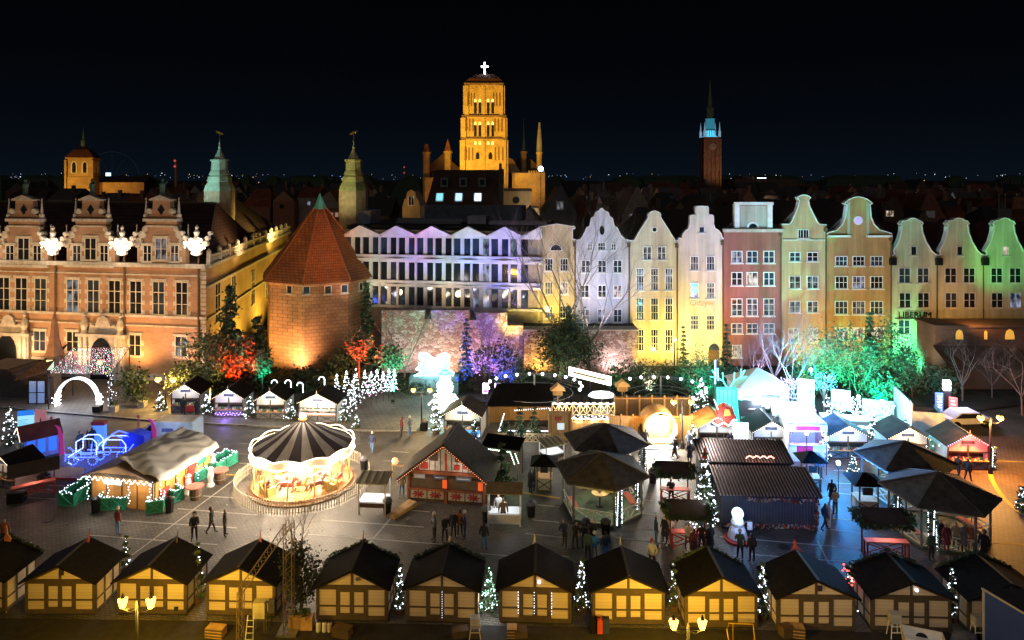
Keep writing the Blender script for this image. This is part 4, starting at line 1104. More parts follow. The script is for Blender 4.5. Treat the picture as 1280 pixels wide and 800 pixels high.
MB().prism([(u+.65*math.cos(k*math.pi/8), dz-.9+.75*math.sin(k*math.pi/8)) for k in range(9)], -.14,-.08).obj("fanlight", M_glass2, h4)
h5, pt = row_house("brick red house with a flat white cornice and a square attic storey", 904.5, 977,
    [(904.5,287),(919,287),(919,255),(964,255),(964,287),(977,287)], M_h5,
    [(313.5,329,(921,940,961),14,2,2),(340,357,(921,940,961),14,2,2),(373,395,(921,940,961),14,2,3),(404,417,(921,940,961),14,2,2),(431,447,(921,),12,2,2,M_litwarm)],
    trims=(("cornice",903,978,286,290,.35,M_trim),("attic_cornice",917,966,252.5,256,.3,M_white),("attic_pilaster",919,924,256,286,.12,M_white),("attic_pilaster",959,964,256,286,.12,M_white)), ridge=262)
u, z = pt(941,285.5)
MB().prism([(u-1.7,z),(u+1.7,z),(u+1.7,ZZ(257,Yh)),(u-1.7,ZZ(257,Yh))], -.04,.01).obj("attic_panel", M_h6b, h5)
half_disc(h5, u, z+.05, .75, M_white, -.08); half_disc(h5, u, z+.1, .5, M_glass, -.1)
h6, pt = row_house("ochre house with a flared neck gable of grey plaster", 977, 1033,
    [(977,281),(987,280.5),(990,277),(998,258),(999,252),(996,247.5),(999,245.5),(1004.5,244),(1010,245.5),(1013,247.5),(1010,252),(1011,258),(1021,278),(1024,281),(1033,281.5)], M_h6,
    [(286.5,298,(1004,),14,4,1),(315,327,(993.5,1015.5),14,2,2),(344.5,361,(993.5,1015.5),14.5,2,2),(376,391,(993.5,1015.5),14,2,2,M_reflteal),(410,428,(992,1016),13,2,2,M_litwarm)],
    trims=(("string_course",978,1032,299,301,.12,M_trim),))
h7, pt = row_house("orange brown house with a broad bell gable and a round violet window", 1033, 1114.5,
    [(1033,293),(1036,291),(1046,288),(1053,281),(1057,272),(1059,257),(1055.5,255),(1057,253),(1062,249.5),(1067,247.5),(1072.5,246.5),(1078,247.5),(1083,249.5),(1088,253),(1090,255),(1086.5,257),(1088,272),(1092,281),(1099,288),(1110,291),(1114.5,293)], M_h7,
    [(320,332.5,(1051.5,1073,1095.5),15.5,3,2),(345,361,(1051.5,1073,1095.5),16,3,2),(376,393,(1051.5,1073,1095.5),16.5,3,2),(409,424,(1052,1072,1096),17,2,1,M_litwarm)],
    trims=(("cornice",1034,1062,294,296.5,.3,M_white),("cornice",1083,1114,294,296.5,.3,M_white),("gable_band",1059,1062,252,294,.1,M_h6b),("gable_band",1083,1086,252,294,.1,M_h6b)))
u, z = pt(1072.5,275.5); disc(h7,u,z,.56,M_white,-.08); disc(h7,u,z,.42,em("violet_round_window",(.5,.35,.9),.6),-.1)
def bell(c, x0, x1): return [(x0,319.5),(x0+3,318.5),(c-25,314),(c-18,302),(c-14.5,290),(c-14,283),(c-16,280.5),(c-13,276.5),(c-8,276),(c-5,274),(c-1,273),(c+3,274),(c+6,276),(c+9,276.5),(c+11.5,280),(c+10,283),(c+10.5,290),(c+15,302),(c+22,314),(x1-3,318.5),(x1,319.5)]
bells = []
for i, (lab, lit) in enumerate((("pale cream bell gabled house carrying a dark roman sign",.3),("greenish cream bell gabled house between two others alike",.25),("cream bell gabled house at the picture's edge, washed green",.25),("cream bell gabled house mostly outside the picture",.1))):
    d = i*57.5; x0, x1 = 1114.5+d, 1172+d
    hb, pt = row_house(lab, x0, x1, bell(1141.5+d, x0, x1), M_h8,
        [(307.5,319.5,(1142+d,),8,1,1),(334.5,354,(1130.5+d,1153.7+d),15,2,2),(365.5,385,(1131+d,1154+d),15,2,2),(399.5,418,(1130+d,1154+d),15,2,2),(433,449,(1131+d,1155+d),14,2,2)], frame=M_frgrey if i != 9 else None, lit=lit, roofm=mat("maroon_roof",(.07,.025,.025),.8,.4,1))
    bells.append(hb)
    if i == 0:
        u, z = pt(1143,397); text_obj("sign_lettering", "LIBERUM", 1.05, hb, (u,-.14,z), M_blackmetal, .05)
        MB().box(u-2.4,u+2.4,-.1,-.03,z-.12,z-.04).obj("sign_rail", M_blackmetal, hb)
        for k in (-1.2,1.0):
            pass
    MB().box(XX(1109+d,Yh)-hb.location.x+.15, XX(1120+d,Yh)-hb.location.x-.2, -.55,-.15, ZZ(331,Yh), ZZ(322,Yh)).obj("rainwater_head", M_blackmetal, hb)
# right hand dark red wall in front of the bell houses
Yr = 77.0
rw = thing("gatehouse_wall", "long dark red brick wall with small lit openings in front of the cream houses", "wall", (XX(1169,Yr), Yr, 0))
w0 = XX(1169,Yr)
MB().box(0, 30, 0, 3.5, 0, ZZ(409,Yr)).box(-.15,30,-.2,3.7,ZZ(409,Yr),ZZ(406.5,Yr)).obj("wall", M_darkbrick, rw)
MB().add([(-.3,-3.2,ZZ(452,Yr)),(9,-3.2,ZZ(452,Yr)),(9,0,ZZ(432,Yr)),(-.3,0,ZZ(432,Yr)),(-.3,-3.2,0),(9,-3.2,0),(9,0,0),(-.3,0,0)],[(0,1,2,3),(4,5,1,0),(5,6,2,1),(7,4,0,3)]).obj("lean_to", M_far, rw)
for px, w_ in ((1199,.8),(1232,.3),(1262,1.0)):
    MB().prism([(XX(px,Yr)-w0+a, z+ZZ(424,Yr)) for a, z in lancet(w_,.9,4)], -.08,.02).obj("lit_opening", em("amber_opening",(1,.5,.08),.55), rw)

# --- facade lighting of the row: yellow from the foot, colours from the right
def up(px, Yd, tz_, c, w_, cone=115):
    spot("row_beam", (XX(px,Yh-Yd), Yh-Yd, .8 if px > 790 else 6.2), (XX(px,Yh), Yh, tz_), c, w_, cone, .9, .3)
up(690, 4.5, 9, (1.0,.74,.14), 850); up(738,6,12,(.85,.75,.9),380); up(765,6,13,(.62,.64,1.0),520)
up(812, 5, 5, (1.0,.68,.10), 1500); up(838, 5, 5, (1.0,.70,.12), 1000); up(868, 5, 5, (1.0,.70,.12), 1350); up(895,5,4,(1.0,.70,.12),1000)
up(812, 12, 13, (.95,.80,.75), 1900, 80); up(875, 12, 14, (.85,.80,.90), 2100, 80); up(745,12,14,(.7,.7,1.0),1900,80)
up(940, 11, 12, (1.0,.55,.42), 1900, 85); up(942,12,16,(.4,.9,.85),600,40)
up(1004,10,8,(1.0,.58,.18),2200,90); up(1073,10,9,(1.0,.52,.14),2300,90); up(1035,12,16,(.9,.85,.7),900,60)
up(1020,4,3,(1.0,.72,.08),700); up(1078,4,3,(1.0,.72,.08),600)
up(1143,9,11,(.95,.82,.55),1500,90); up(1143,4,2,(.05,1.0,.40),2900,120); up(1200,9,12,(1.0,.7,.4),1300,90)
spot("green_wash", (XX(1250,74),73.5,7.5),(XX(1262,83),83,14.5),(.05,1.0,.25),2600,55,.9,.3)
spot("green_wash", (XX(1135,70),70,4),(XX(1140,83),83,17.8),(.1,1.0,.45),900,22,.9,.3)
up(1260,9,12,(1.0,.68,.4),1300,90)
spot("street_glow", (XX(1230,74), 75.5, 7.5), (XX(1230,83), 83, 8.5), (1.0,.45,.1), 700, 130, .9, .3)
# wall lighting
def wl(px, c, w_, d=3.0, tz_=3.0, cone=120): spot("wall_beam", (XX(px,Yw-d), Yw-d, .5), (XX(px,Yw), Yw, tz_), c, w_*1.0, cone, .9, .2)
wl(490,(1.0,.75,.7),260); wl(521,(.95,.85,.85),330,3.5,3.5); wl(548,(1.0,.78,.72),620,3.2,2.6); wl(575,(1.0,.62,.28),420); wl(606,(.8,.3,.9),420); wl(630,(.75,.35,1.0),300)
wl(672,(1.0,.58,.12),520,2.4,2.5); wl(768,(1.0,.74,.78),620,2.4,2); wl(716,(1.0,.7,.7),150)
# ---------------------------------------------------------------- vegetation
nrg = np.random.default_rng(4)
def leaves_obj(name, pts, size, mats, parent=None, stretch=1.6, droop=None):
    """many small leaf quads; pts (n,3)"""
    n = len(pts); mats = mats if isinstance(mats, (list, tuple)) else [mats]
    a = nrg.normal(size=(n,3)); a /= np.linalg.norm(a, axis=1, keepdims=True)
    if droop is not None: a = a*.5 + droop; a /= np.linalg.norm(a, axis=1, keepdims=True)
    b = np.cross(a, nrg.normal(size=(n,3))); b /= np.linalg.norm(b, axis=1, keepdims=True)
    s = (size*nrg.uniform(.6,1.4,size=(n,1)))
    a = a*s*stretch; b = b*s
    v = np.empty((n,4,3)); v[:,0] = pts-a*.5; v[:,1] = pts+b*.5; v[:,2] = pts+a*.5; v[:,3] = pts-b*.5
    me = bpy.data.meshes.new(name)
    me.vertices.add(n*4); me.vertices.foreach_set("co", v.reshape(-1).astype(np.float32))
    me.loops.add(n*4); me.loops.foreach_set("vertex_index", np.arange(n*4, dtype=np.int32))
    me.polygons.add(n); me.polygons.foreach_set("loop_start", np.arange(0,n*4,4,dtype=np.int32)); me.polygons.foreach_set("loop_total", np.full(n,4,dtype=np.int32))
    for m in mats: me.materials.append(m)
    if len(mats) > 1: me.polygons.foreach_set("material_index", nrg.integers(0,len(mats),n).astype(np.int32))
    me.update(calc_edges=True)
    o = bpy.data.objects.new(name, me); COL.objects.link(o)
    if parent: o.parent = parent
    return o
def conifer_pts(h, r, n, z0=.08, top=.02):
    levels = max(7, int(h*2.2)); P = []
    for i in range(levels):
        t = i/(levels-1); z = h*(z0+(1-z0)*t); rr = r*((1-t)**.85)*nrg.uniform(.75,1.1) + top
        nbr = max(4, int(9*(1-t)+4)); m = max(4, int(n/levels*(1-t*.75)*1.5/nbr))
        for k in range(nbr):
            a = nrg.uniform(0,6.28); L_ = rr*nrg.uniform(.7,1.12)
            u = nrg.uniform(.12,1,m)**.7; sp = nrg.normal(0,.07*r+.03,(m,3)); sp[:,2] *= .5
            P.append(np.stack([np.cos(a)*L_*u, np.sin(a)*L_*u, z - .22*L_*u**1.5 + .1*L_*(1-u)],1)+sp*(0.4+u[:,None]*.8))
    return np.concatenate(P)
def clump_pts(c, rx, ry, rz, n, k=22, sig=.24):
    P = []
    for i in range(k):
        d = nrg.normal(size=3); d /= np.linalg.norm(d); q = d*nrg.uniform(.45,.95)
        m = int(n/k*nrg.uniform(.6,1.4))
        P.append((q + nrg.normal(0,sig,(m,3)))*np.array([rx,ry,rz]) + np.array(c))
    return np.concatenate(P)
def spread_trunk(mb, h, r, n=6):
    mb.tube((0,0,0),(0,0,h),r,r*.25,n)
def branches(mb, p, d, L_, r, depth, g, up_=.25, nseg=3, split=3, spread=.75):
    cur = Vector(p); d = Vector(d).normalized()
    for s in range(nseg):
        d2 = (d + Vector((g.gauss(0,.16),g.gauss(0,.16),g.gauss(0,.1)+up_*.25))).normalized()
        nx = cur + d2*(L_/nseg); r2 = r*(1-.22)
        mb.tube(cur, nx, r, r2, 4 if depth > 0 else 3, cap=False)
        cur, d, r = nx, d2, r2
        if depth > 0 and s >= (1 if depth > 1 else 0):
            for _ in range(split-1):
                side = Vector((g.gauss(0,1),g.gauss(0,1),g.gauss(0,.5)))
                nd = (d + side.normalized()*spread).normalized()
                branches(mb, cur, nd, L_*g.uniform(.5,.72), r*.6, depth-1, g, up_, nseg, split, spread)
    return mb
def bare_tree(label, x, y, h, seed, m=None, depth=3, lean=0, name="bare_tree", z0=0.0, trunk=.25, spread=.75, r=None, group=None):
    g = random.Random(seed); t = thing(name, label, "tree", (x,y,z0), 0, group)
    r = r or h*.0125
    mb = MB().tube((0,0,0),(lean*.3,0,h*trunk),r*1.2,r)
    mb.obj("trunk", m or M_barkpale, t)
    cb = MB()
    for k in range(5 if depth > 2 else 4):
        a = k*2*math.pi/5 + g.uniform(-.4,.4)
        branches(cb, (lean*.3,0,h*trunk*.96), (math.cos(a)*.55+lean*.2,math.sin(a)*.55,1.0), h*.52, r*.7, depth, g, .5, 3, 3, spread)
    cb.obj("branches", m or M_barkpale, t)
    return t
def conifer(label, x, y, h, r, n=2600, size=.2, mats=None, name="fir_tree", group=None, z0=0.0, cat="tree"):
    t = thing(name, label, cat, (x,y,z0), nrg.uniform(0,6), group)
    MB().tube((0,0,0),(0,0,h*.95),h*.018+.03,.02,6).obj("trunk", M_bark, t)
    leaves_obj("crown", conifer_pts(h,r,n), size, mats or [M_foldark,M_folmid], t)
    return t
def bush(label, x, y, rx, rz, n=1600, size=.16, mats=None, name="shrub", zc=None, group=None, trunk=True, k=22, cat="shrub"):
    zc = rz*.9 if zc is None else zc
    t = thing(name, label, cat, (x,y,0), 0, group)
    if trunk:
        mb = MB().tube((0,0,0),(0,0,max(.3,zc-rz*.3)),.09,.06,5)
        for a in (.5,2.4,4.6): mb.tube((0,0,max(.2,zc-rz*.5)),(rx*.5*math.cos(a),rx*.4*math.sin(a),zc+rz*.35),.05,.02,4)
        mb.obj("trunk", M_bark, t)
    leaves_obj("crown", clump_pts((0,0,zc), rx, rx*.8, rz, n, k), size, mats or [M_folmid,M_foldark], t)
    return t
def atz(px, Y): return XX(px, Y)
def ht(py, Y): return ZZ(py, Y)
# left of the brick tower
conifer("tall ragged dark fir beside the yellow lit armoury wall", XX(288,73), 73, ht(360,73), 3.0, 3600, .24)
conifer("shorter broad dark fir left of the brick tower", XX(322,74), 74, ht(398,74), 2.6, 3000, .24)
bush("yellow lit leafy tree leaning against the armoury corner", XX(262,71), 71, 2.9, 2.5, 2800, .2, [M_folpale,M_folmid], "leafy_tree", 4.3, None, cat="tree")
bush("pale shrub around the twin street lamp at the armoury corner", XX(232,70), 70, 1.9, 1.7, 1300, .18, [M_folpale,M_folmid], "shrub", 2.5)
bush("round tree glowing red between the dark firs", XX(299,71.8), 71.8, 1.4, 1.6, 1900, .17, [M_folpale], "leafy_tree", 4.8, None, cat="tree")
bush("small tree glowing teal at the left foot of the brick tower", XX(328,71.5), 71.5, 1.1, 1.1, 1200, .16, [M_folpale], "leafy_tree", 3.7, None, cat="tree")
bush("dark thicket at the foot of the armoury side wall", XX(270,74.3), 74.3, 2.2, 1.3, 1200, .2, [M_foldark,M_folmid])
bush("dark low thicket below the brick tower", XX(380,73.5), 73.5, 3.2, 1.2, 1700, .22, [M_foldark,M_folmid])
bush("dark thicket right of the brick tower foot", XX(428,75.5), 75.5, 2.2, 2.0, 1600, .22, [M_foldark,M_folmid])
bush("dark leafy bank behind the garland gate", XX(168,70), 70, 1.4, 2.2, 1300, .2, [M_foldark,M_folmid])
conifer("dense dark conifer in front of the white office block's left end", XX(458,74), 74, ht(356,74), 2.0, 3600, .2)
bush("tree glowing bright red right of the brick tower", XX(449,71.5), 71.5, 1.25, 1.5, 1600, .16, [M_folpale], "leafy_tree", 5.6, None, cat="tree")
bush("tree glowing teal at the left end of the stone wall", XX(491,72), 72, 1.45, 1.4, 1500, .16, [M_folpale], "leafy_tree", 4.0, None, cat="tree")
bare_tree("bare forked tree lit teal against the stone wall", XX(506,74), 74, ht(382,74), 3, M_barkpale, 2)
conifer("narrow blue lit conifer before the stone wall", XX(583,74), 74, ht(400,74), 1.3, 1800, .18, [M_folpale,M_folmid])
bush("tree with a round crown glowing violet", XX(606,72), 72, 1.35, 1.3, 1800, .16, [M_folpale], "leafy_tree", 3.8, None, cat="tree")
bare_tree("bare tree lit violet above the violet round crown", XX(612,75), 75, ht(378,75), 8, M_barkpale, 3)
bush("deep blue lit bush right of the violet tree", XX(630,72.5), 72.5, 1.3, 1.9, 1300, .17, [M_folmid,M_folpale], "shrub", 3.6)
bush("column shaped greenish shrub beside the rope arena", XX(646,71.5), 71.5, .75, 1.9, 900, .15, [M_folpale,M_folmid], "shrub", 3.0)
t_ = bush("broad spreading dark evergreen in the middle of the square's back edge", XX(712,75), 75, 3.3, 3.0, 6500, .17, [M_foldark,M_folmid], "evergreen_tree", 4.6, None, k=46, cat="tree")
leaves_obj("crown_tip", conifer_pts(ht(384,75),1.5,900,.45), .2, [M_foldark,M_folmid], t_)
bare_tree("tall bare tree spreading in front of the yellow cream house", XX(700,76.5), 76.5, ht(298,76.5), 21, M_barkpale, 3, 0, spread=.8, trunk=.35)
bare_tree("slim bare tree in front of the lavender stepped house", XX(736,77.5), 77.5, ht(322,77.5), 23, M_barkpale, 3, 0, trunk=.3)
G_H = "dark bushes along the back edge of the square"
for i, (px, Y, rx, rz, lab) in enumerate(((520,73,2.4,.9,"low dark hedge below the bright stone wall, left part"),(562,73.5,1.8,1.0,"low dark bush right of the glowing reindeer"),(670,73,2.0,1.4,"dark green bush below the amber lit wall"),
    (776,73,1.9,1.7,"green bush under the pink lit end of the stone wall"),(811,72,2.2,2.2,"dark green bush in front of the buff house"),(835,72,1.5,1.6,"dark teal bush in front of the buff house's right edge"),
    (868,72,2.3,2.6,"broad teal lit bush by the ivory house's door"),(884,70.5,1.6,2.2,"teal lit bush right beside the little arched door"),(1010,73,2.2,2.4,"green lit bush behind the white booths"),(1040,72,2.6,3.1,"large bright green lit tree left of centre in the green grove"),
    (1062,71,2.8,3.0,"bright green lit tree with a wide crown, middle of the green grove"),(1085,72,2.3,2.6,"green lit tree under the dark pointed fir"),(1112,73,1.9,3.5,"tall green edged tree beside the roman lettered house"),(1140,71,2.0,2.3,"dark teal bush left of the white container wall"),
    (1100,69.5,2.2,1.6,"low teal hedge behind the brown market huts"),(1176,72,1.8,1.6,"dark bush at the left end of the gatehouse wall"))):
    mats = [M_folpale,M_folmid] if i >= 6 else [M_folmid,M_foldark]
    zc = {9:4.6,10:4.2,11:4.0,12:5.0,13:3.2}.get(i)
    bush(lab, XX(px,Y), Y, rx, rz, (1350 if i in (9,10,11,12) else 2300) if i >= 8 else 1700, .15, mats, "leafy_tree" if i in (9,10,11,12) else "shrub", zc, G_H if i not in (9,10,11,12) else None, cat="tree" if i in (9,10,11,12) else "shrub", k=30)
bare_tree("bare branchy tree lit green inside the grove, left one", XX(1030,70.5), 70.5, 6.4, 51, M_barkpale, 3, 0, spread=1.0, trunk=.15)
bare_tree("bare branchy tree lit green inside the grove, right one", XX(1072,70), 70, 6.0, 53, M_barkpale, 3, 0, spread=1.0, trunk=.15)
conifer("narrow dark cypress left of the teal bush", XX(854,73), 73, ht(409,73), .95, 1500, .15)
conifer("tall narrow dark cypress in front of the brick red house", XX(909,72.5), 72.5, ht(407,72.5), 1.2, 1900, .16)
conifer("dark pointed fir rising from the green grove", XX(1088,73), 73, ht(392,73), 1.7, 2400, .18)
bare_tree("wide bare tree lit violet in front of the ochre house", XX(968,72), 72, ht(380,72), 31, M_barkpale, 3, 0, spread=.95, trunk=.2)
bare_tree("slender teal lit tree behind the white booths", XX(992,68), 68, ht(410,68), 33, M_barkpale, 3, 0, trunk=.25)
bare_tree("bare bush lit violet at the left of the white tent", XX(938,70), 70, ht(412,70), 35, M_barkpale, 3, 0, spread=1.0, trunk=.15)
bare_tree("bare purple tinged tree before the gatehouse wall", XX(1203,70), 70, ht(430,70), 41, M_barkpale, 3, 0, spread=1.0, trunk=.3)
bare_tree("leaning bare tree before the gatehouse wall, second from the picture edge", XX(1240,71), 71, ht(440,71), 43, M_barkpale, 3, 0, spread=1.0, trunk=.3)
bare_tree("bare tree with twigs tinted by pink orange light, cut by the picture's edge", XX(1278,66), 66, ht(438,66), 45, mat("bark_pink_lit",(.34,.22,.17),.9), 3, -.3, spread=1.0, trunk=.3)  # pink orange light on the twigs is put into this bark colour

# coloured floodlights in the beds
fl = [((297,69.0,.2),(299,71.8,4.8),(1,.03,.0),4200,"floodlight throwing red up into the round tree"),((328,69.2,.2),(328,71.5,3.7),(0,.95,.6),700,"floodlight throwing teal into the small tree by the tower"),
      ((262,68.9,.2),(262,71,4.2),(1,.62,.12),1300,"yellow floodlight under the leafy armoury tree"),((449,69.2,.2),(449,71.5,5.6),(1,.03,.0),4600,"red floodlight right of the brick tower"),
      ((491,69,.2),(492,72,4.2),(0,1,.55),1500,"teal floodlight at the left end of the stone wall"),((583,70.8,.2),(583,74,4.5),(.02,.06,1),3200,"blue floodlight below the narrow conifer"),
      ((606,68.6,.2),(606,72,4.4),(.45,.14,1),3600,"violet floodlight below the round crown"),((630,69.8,.2),(628,72.5,3.6),(.03,.06,1),2400,"deep blue floodlight beside the rope arena"),
      ((700,72,.2),(705,75,5),(.8,.8,.4),260,"dim floodlight under the spreading evergreen"),((878,67,.2),(874,72,4),(0,.8,.6),1500,"teal floodlight before the ivory house's bushes"),
      ((1020,66,.2),(1040,72,5),(0,1,.45),7000,"strong green floodlight left of the grove"),((1062,65.5,.2),(1063,71,4.5),(0,1,.45),6500,"strong green floodlight in the middle of the grove"),
      ((1100,66.5,.2),(1110,73,6),(0,.9,.6),3400,"green floodlight right of the grove"),((962,66,.2),(965,72,7),(.62,.40,1),4200,"violet floodlight behind the white tent"),
      ((992,65,.2),(1000,70,6),(.1,.75,1),3200,"cyan floodlight under the slender tree"),((1175,69,.2),(1190,74,4),(.05,.45,.6),160,"faint blue floodlight at the gatehouse wall"),
      ((776,70,.2),(776,73,2.5),(.2,.8,.35),160,"faint green floodlight below the pink lit wall")]
for (a, b, c, w, lab) in fl:
    flood((XX(a[0],a[1]),a[1],a[2]-.07), (XX(b[0],b[1]),b[1],b[2]), c, w, lab, 75)

# ---------------------------------------------------------------- small firs hung with lights
def fairy(root, h, r, n, m, size=.045, z0=.1, name="fairy_lights"):
    mb = MB(); turns = h*2.4
    for i in range(n):
        t = min(.99, ((i+nrg.uniform(-2.5,3.5))/n)); t = max(.01,t); a = 2*math.pi*turns*.6*t + nrg.uniform(-1.5,1.5); z = h*(z0+(1-z0)*t) + nrg.normal(0,.05); rr = r*((1-t)**.9)*nrg.uniform(.55,1.15)+.03
        mb.octa((rr*math.cos(a), rr*math.sin(a), z), size*nrg.choice((.55,.75,1.0,1.25)))
    return mb.obj(name, m, root)
def lit_fir(label, x, y, h, r, n=70, m=None, size=.045, z0=0.0, leaf=500, pot=True, group=None, mats=None, glow=0, gcol=(.85,.93,1)):
    t = thing("christmas_tree", label, "christmas tree", (x,y,z0), nrg.uniform(0,6), group)
    if pot: MB().lathe([(.18*min(1.6,h/2),0),(.25*min(1.6,h/2),.3)], 8).obj("pot", M_darkwood, t)
    MB().tube((0,0,.1),(0,0,h*.93),.04,.012,5).obj("trunk", M_bark, t)
    leaves_obj("crown", conifer_pts(h,r,leaf,.14), .11 if h < 4 else .15, mats or [M_foldark,M_folmid], t)
    fairy(t, h, r, n, m or M_bulb, size)
    if glow: point("tree_glow", (x-.1,y-r-.35,z0+h*.5), gcol, glow, .3)
    return t
# ---------------------------------------------------------------- market huts
M_panel = brick("cream_boards", (.62,.50,.33), (.58,.46,.30), (.46,.35,.22), 9.0, .17, .010, rough=.6, stain=.16, bump=.15)
M_hutframe = mat("olive_brown_timber", (.075,.052,.028), .7, .25, 3)
M_hutfelt = mat("hut_felt", (.010,.008,.0075), .95, .5, 5, bump=.4, spec=.15)
M_gablewhite = mat("white_boards", (.66,.64,.60), .6, .12)
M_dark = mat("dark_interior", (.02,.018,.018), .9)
M_cloth = mat("white_cloth", (.6,.6,.58), .8, .1)
def hut_roof(root, w, d, ez, az, over=.22, fo=.3, bo=.25, m=None, trim=True):
    mb = MB()
    s = (az-ez)/(w/2); e = ez - s*over
    for sg in (-1,1):
        mb.slab((0,-fo,az+.06),(sg*(w/2+over),-fo,e+.06),(sg*(w/2+over),d+bo,e+.06),(0,d+bo,az+.06), .09)
    mb.obj("roof", m or M_hutfelt, root)
    MB().slab((-.07,-fo-.02,az+.085),(.07,-fo-.02,az+.085),(.07,d+bo,az+.085),(-.07,d+bo,az+.085),.02).obj("ridge_cap", mat("ridge_flashing",(.06,.055,.05),.6), root)
def back_hut(label, x, y, rz, w=3.7, d=2.3, ez=1.87, az=2.72, h0=.12, lean_panel=M_panel, extras=None, group="closed market huts seen from behind along the bottom"):
    """a hut whose boarded rear with a double door faces the camera"""
    t = thing("market_hut", label, "market hut", (x,y,0), rz, group)
    mb = MB(); mb.prism([(-w/2,h0),(w/2,h0),(w/2,ez),(0,az),(-w/2,ez)], 0, .06); mb.prism([(-w/2,h0),(w/2,h0),(w/2,ez),(0,az),(-w/2,ez)], d-.06, d)
    mb.box(-w/2,-w/2+.06,.06,d-.06,h0,ez).box(w/2-.06,w/2,.06,d-.06,h0,ez).box(-w/2,w/2,.06,d-.06,h0,h0+.05)
    mb.obj("wall", M_panel, t)
    MB().box(-w/2+.02,w/2-.02,.02,d-.02,0,h0).obj("plinth", M_dark, t)
    fr = MB(); q = .035
    xs = [-w/2+.05,-w*.5+.05, -w*.235, -w*.0, w*.235, w/2-.05]
    for cx_, ww in ((-w/2+.07,.15),(w/2-.07,.15),(-.195*w,.22),(.195*w,.22),(0,.23)): fr.box(cx_-ww/2,cx_+ww/2,-q,.0,h0,ez-.05)
    for z, hh in ((h0,.2),(ez-.2,.24),(h0+.66,.085)): fr.box(-w/2,w/2,-q-.008,-.001,z,z+hh)
    fr.box(-.195*w,.195*w,-q-.004,-.001,h0,h0+.34).box(-.195*w,.195*w,-q-.004,-.001,ez-.32,ez-.18)
    fr.box(-.06,.06,-q-.006,.0,ez,az-.08)
    s = (az-ez)/(w/2)
    for sg in (-1,1):
        fr.add([(sg*w/2,-q-.01,ez-.05),(0,-q-.01,az-.05),(0,-q-.01,az-.20),(sg*(w/2),-q-.01,ez-.20),(sg*w/2,0,ez-.05),(0,0,az-.05),(0,0,az-.20),(sg*w/2,0,ez-.20)],[(0,1,2,3),(4,7,6,5),(0,4,5,1),(3,2,6,7)])
        for yy in (.06,d*.35,d*.68,d-.08):
            fr.box(sg*(w/2)-(.0 if sg>0 else .03), sg*(w/2)+(.03 if sg>0 else 0), yy-.06, yy+.06, h0, ez)
        for z, hh in ((h0,.12),(ez-.12,.12),(h0+.62,.07)): fr.box(sg*(w/2)-(.0 if sg>0 else .036), sg*(w/2)+(.036 if sg>0 else 0), .0, d, z, z+hh)
    fr.obj("timber_frame", M_hutframe, t)
    dr = MB()
    for sg in (-1,1):
        dr.box(sg*.36-.25,sg*.36+.25,-.02,.0,h0+.3,ez-.22)
    dr.obj("door", M_panel, t)
    hut_roof(t,w,d,ez,az)
    return t
names = [("leftmost closed hut cut by the picture's edge",-62,None),("second closed hut from the left with a small dark plate in its gable",75.5,769),("yellow lit closed hut directly behind the twin lantern",190,769),("closed hut behind the truss mast, fourth from the left",301,771),
 ("closed hut right of the dark tree with garland on its roof edge",440,777),("sixth closed hut from the left with a white pennant and a stepladder",552.5,779),("closed hut with tiny lights on its door posts and a round white lamp",669,780),
 ("yellow lit closed hut with a red and a blue case leaning on it",785.5,782),("yellow lit closed hut behind the lower right twin lantern",901.5,786),("closed pale hut with a dark square vent in the gable and red pennant",1020,790),("pale closed hut with a round white lamp, beside the high stool",1139,791),("pale closed hut half hidden by the blue container roof",1260,793)]
hutpos = []
for i, (lab, px, py) in enumerate(names):
    if py is None: px, py = -36, 766
    X, Y = G(px, py); hutpos.append((X,Y))
    hz = 0.0
    t = back_hut(lab, X, Y, R(-1.5+random.uniform(-1.6,1.6)), w=3.68 if i < 9 else 3.9, az=2.72+random.uniform(-.06,.07))
    if i in (0,4,5,8,10,11):
        P_ = []
        for sg in (-1,1):
            xx = nrg.uniform(0,2.0,170); P_.append(np.stack([sg*xx, 2.55+nrg.normal(0,.05,170), 2.78-xx*.46+nrg.normal(.03,.06,170)],1))
        leaves_obj('roof_garland', np.concatenate(P_), .10, [M_foldark], t)
    k = MB()
    if i == 1: k.box(.02,.22,-.1,-.04,2.15,2.42); k.obj("vent_plate", M_dark, t)
    if i == 4: k.lathe([(.1,0),(.1,.05)],8,(.15,0,0)); o = k.obj("wall_fan", M_steel, t); o.location = (.15,-.05,2.25); o.rotation_euler = (R(90),0,0)
    if i in (6,10):
        MB().ball((.2 if i == 6 else .22,-.1,2.22),.085).obj("gable_lamp", em("small_white_lamp",(1,.9,1),3), t)
    if i == 9: k.box(.08,.28,-.1,-.04,2.12,2.38); k.obj("vent_plate", M_dark, t)
    if i == 6:
        for xx in (-.87,-.05,.84): 
            for z in range(9): k.octa((xx,-.1,.6+.13*z+.02*(z%3)),.022)
        k.obj("door_lights", M_bulb, t)
    if i == 5:
        for z in range(12): k.octa((.02,-.1,.35+.12*z),.016)
        k.obj("door_lights", M_bulb, t)
    if i == 2: MB().box(1.2,1.42,-.06,-.04,.3,.5).obj("vent_plate", M_dark, t)
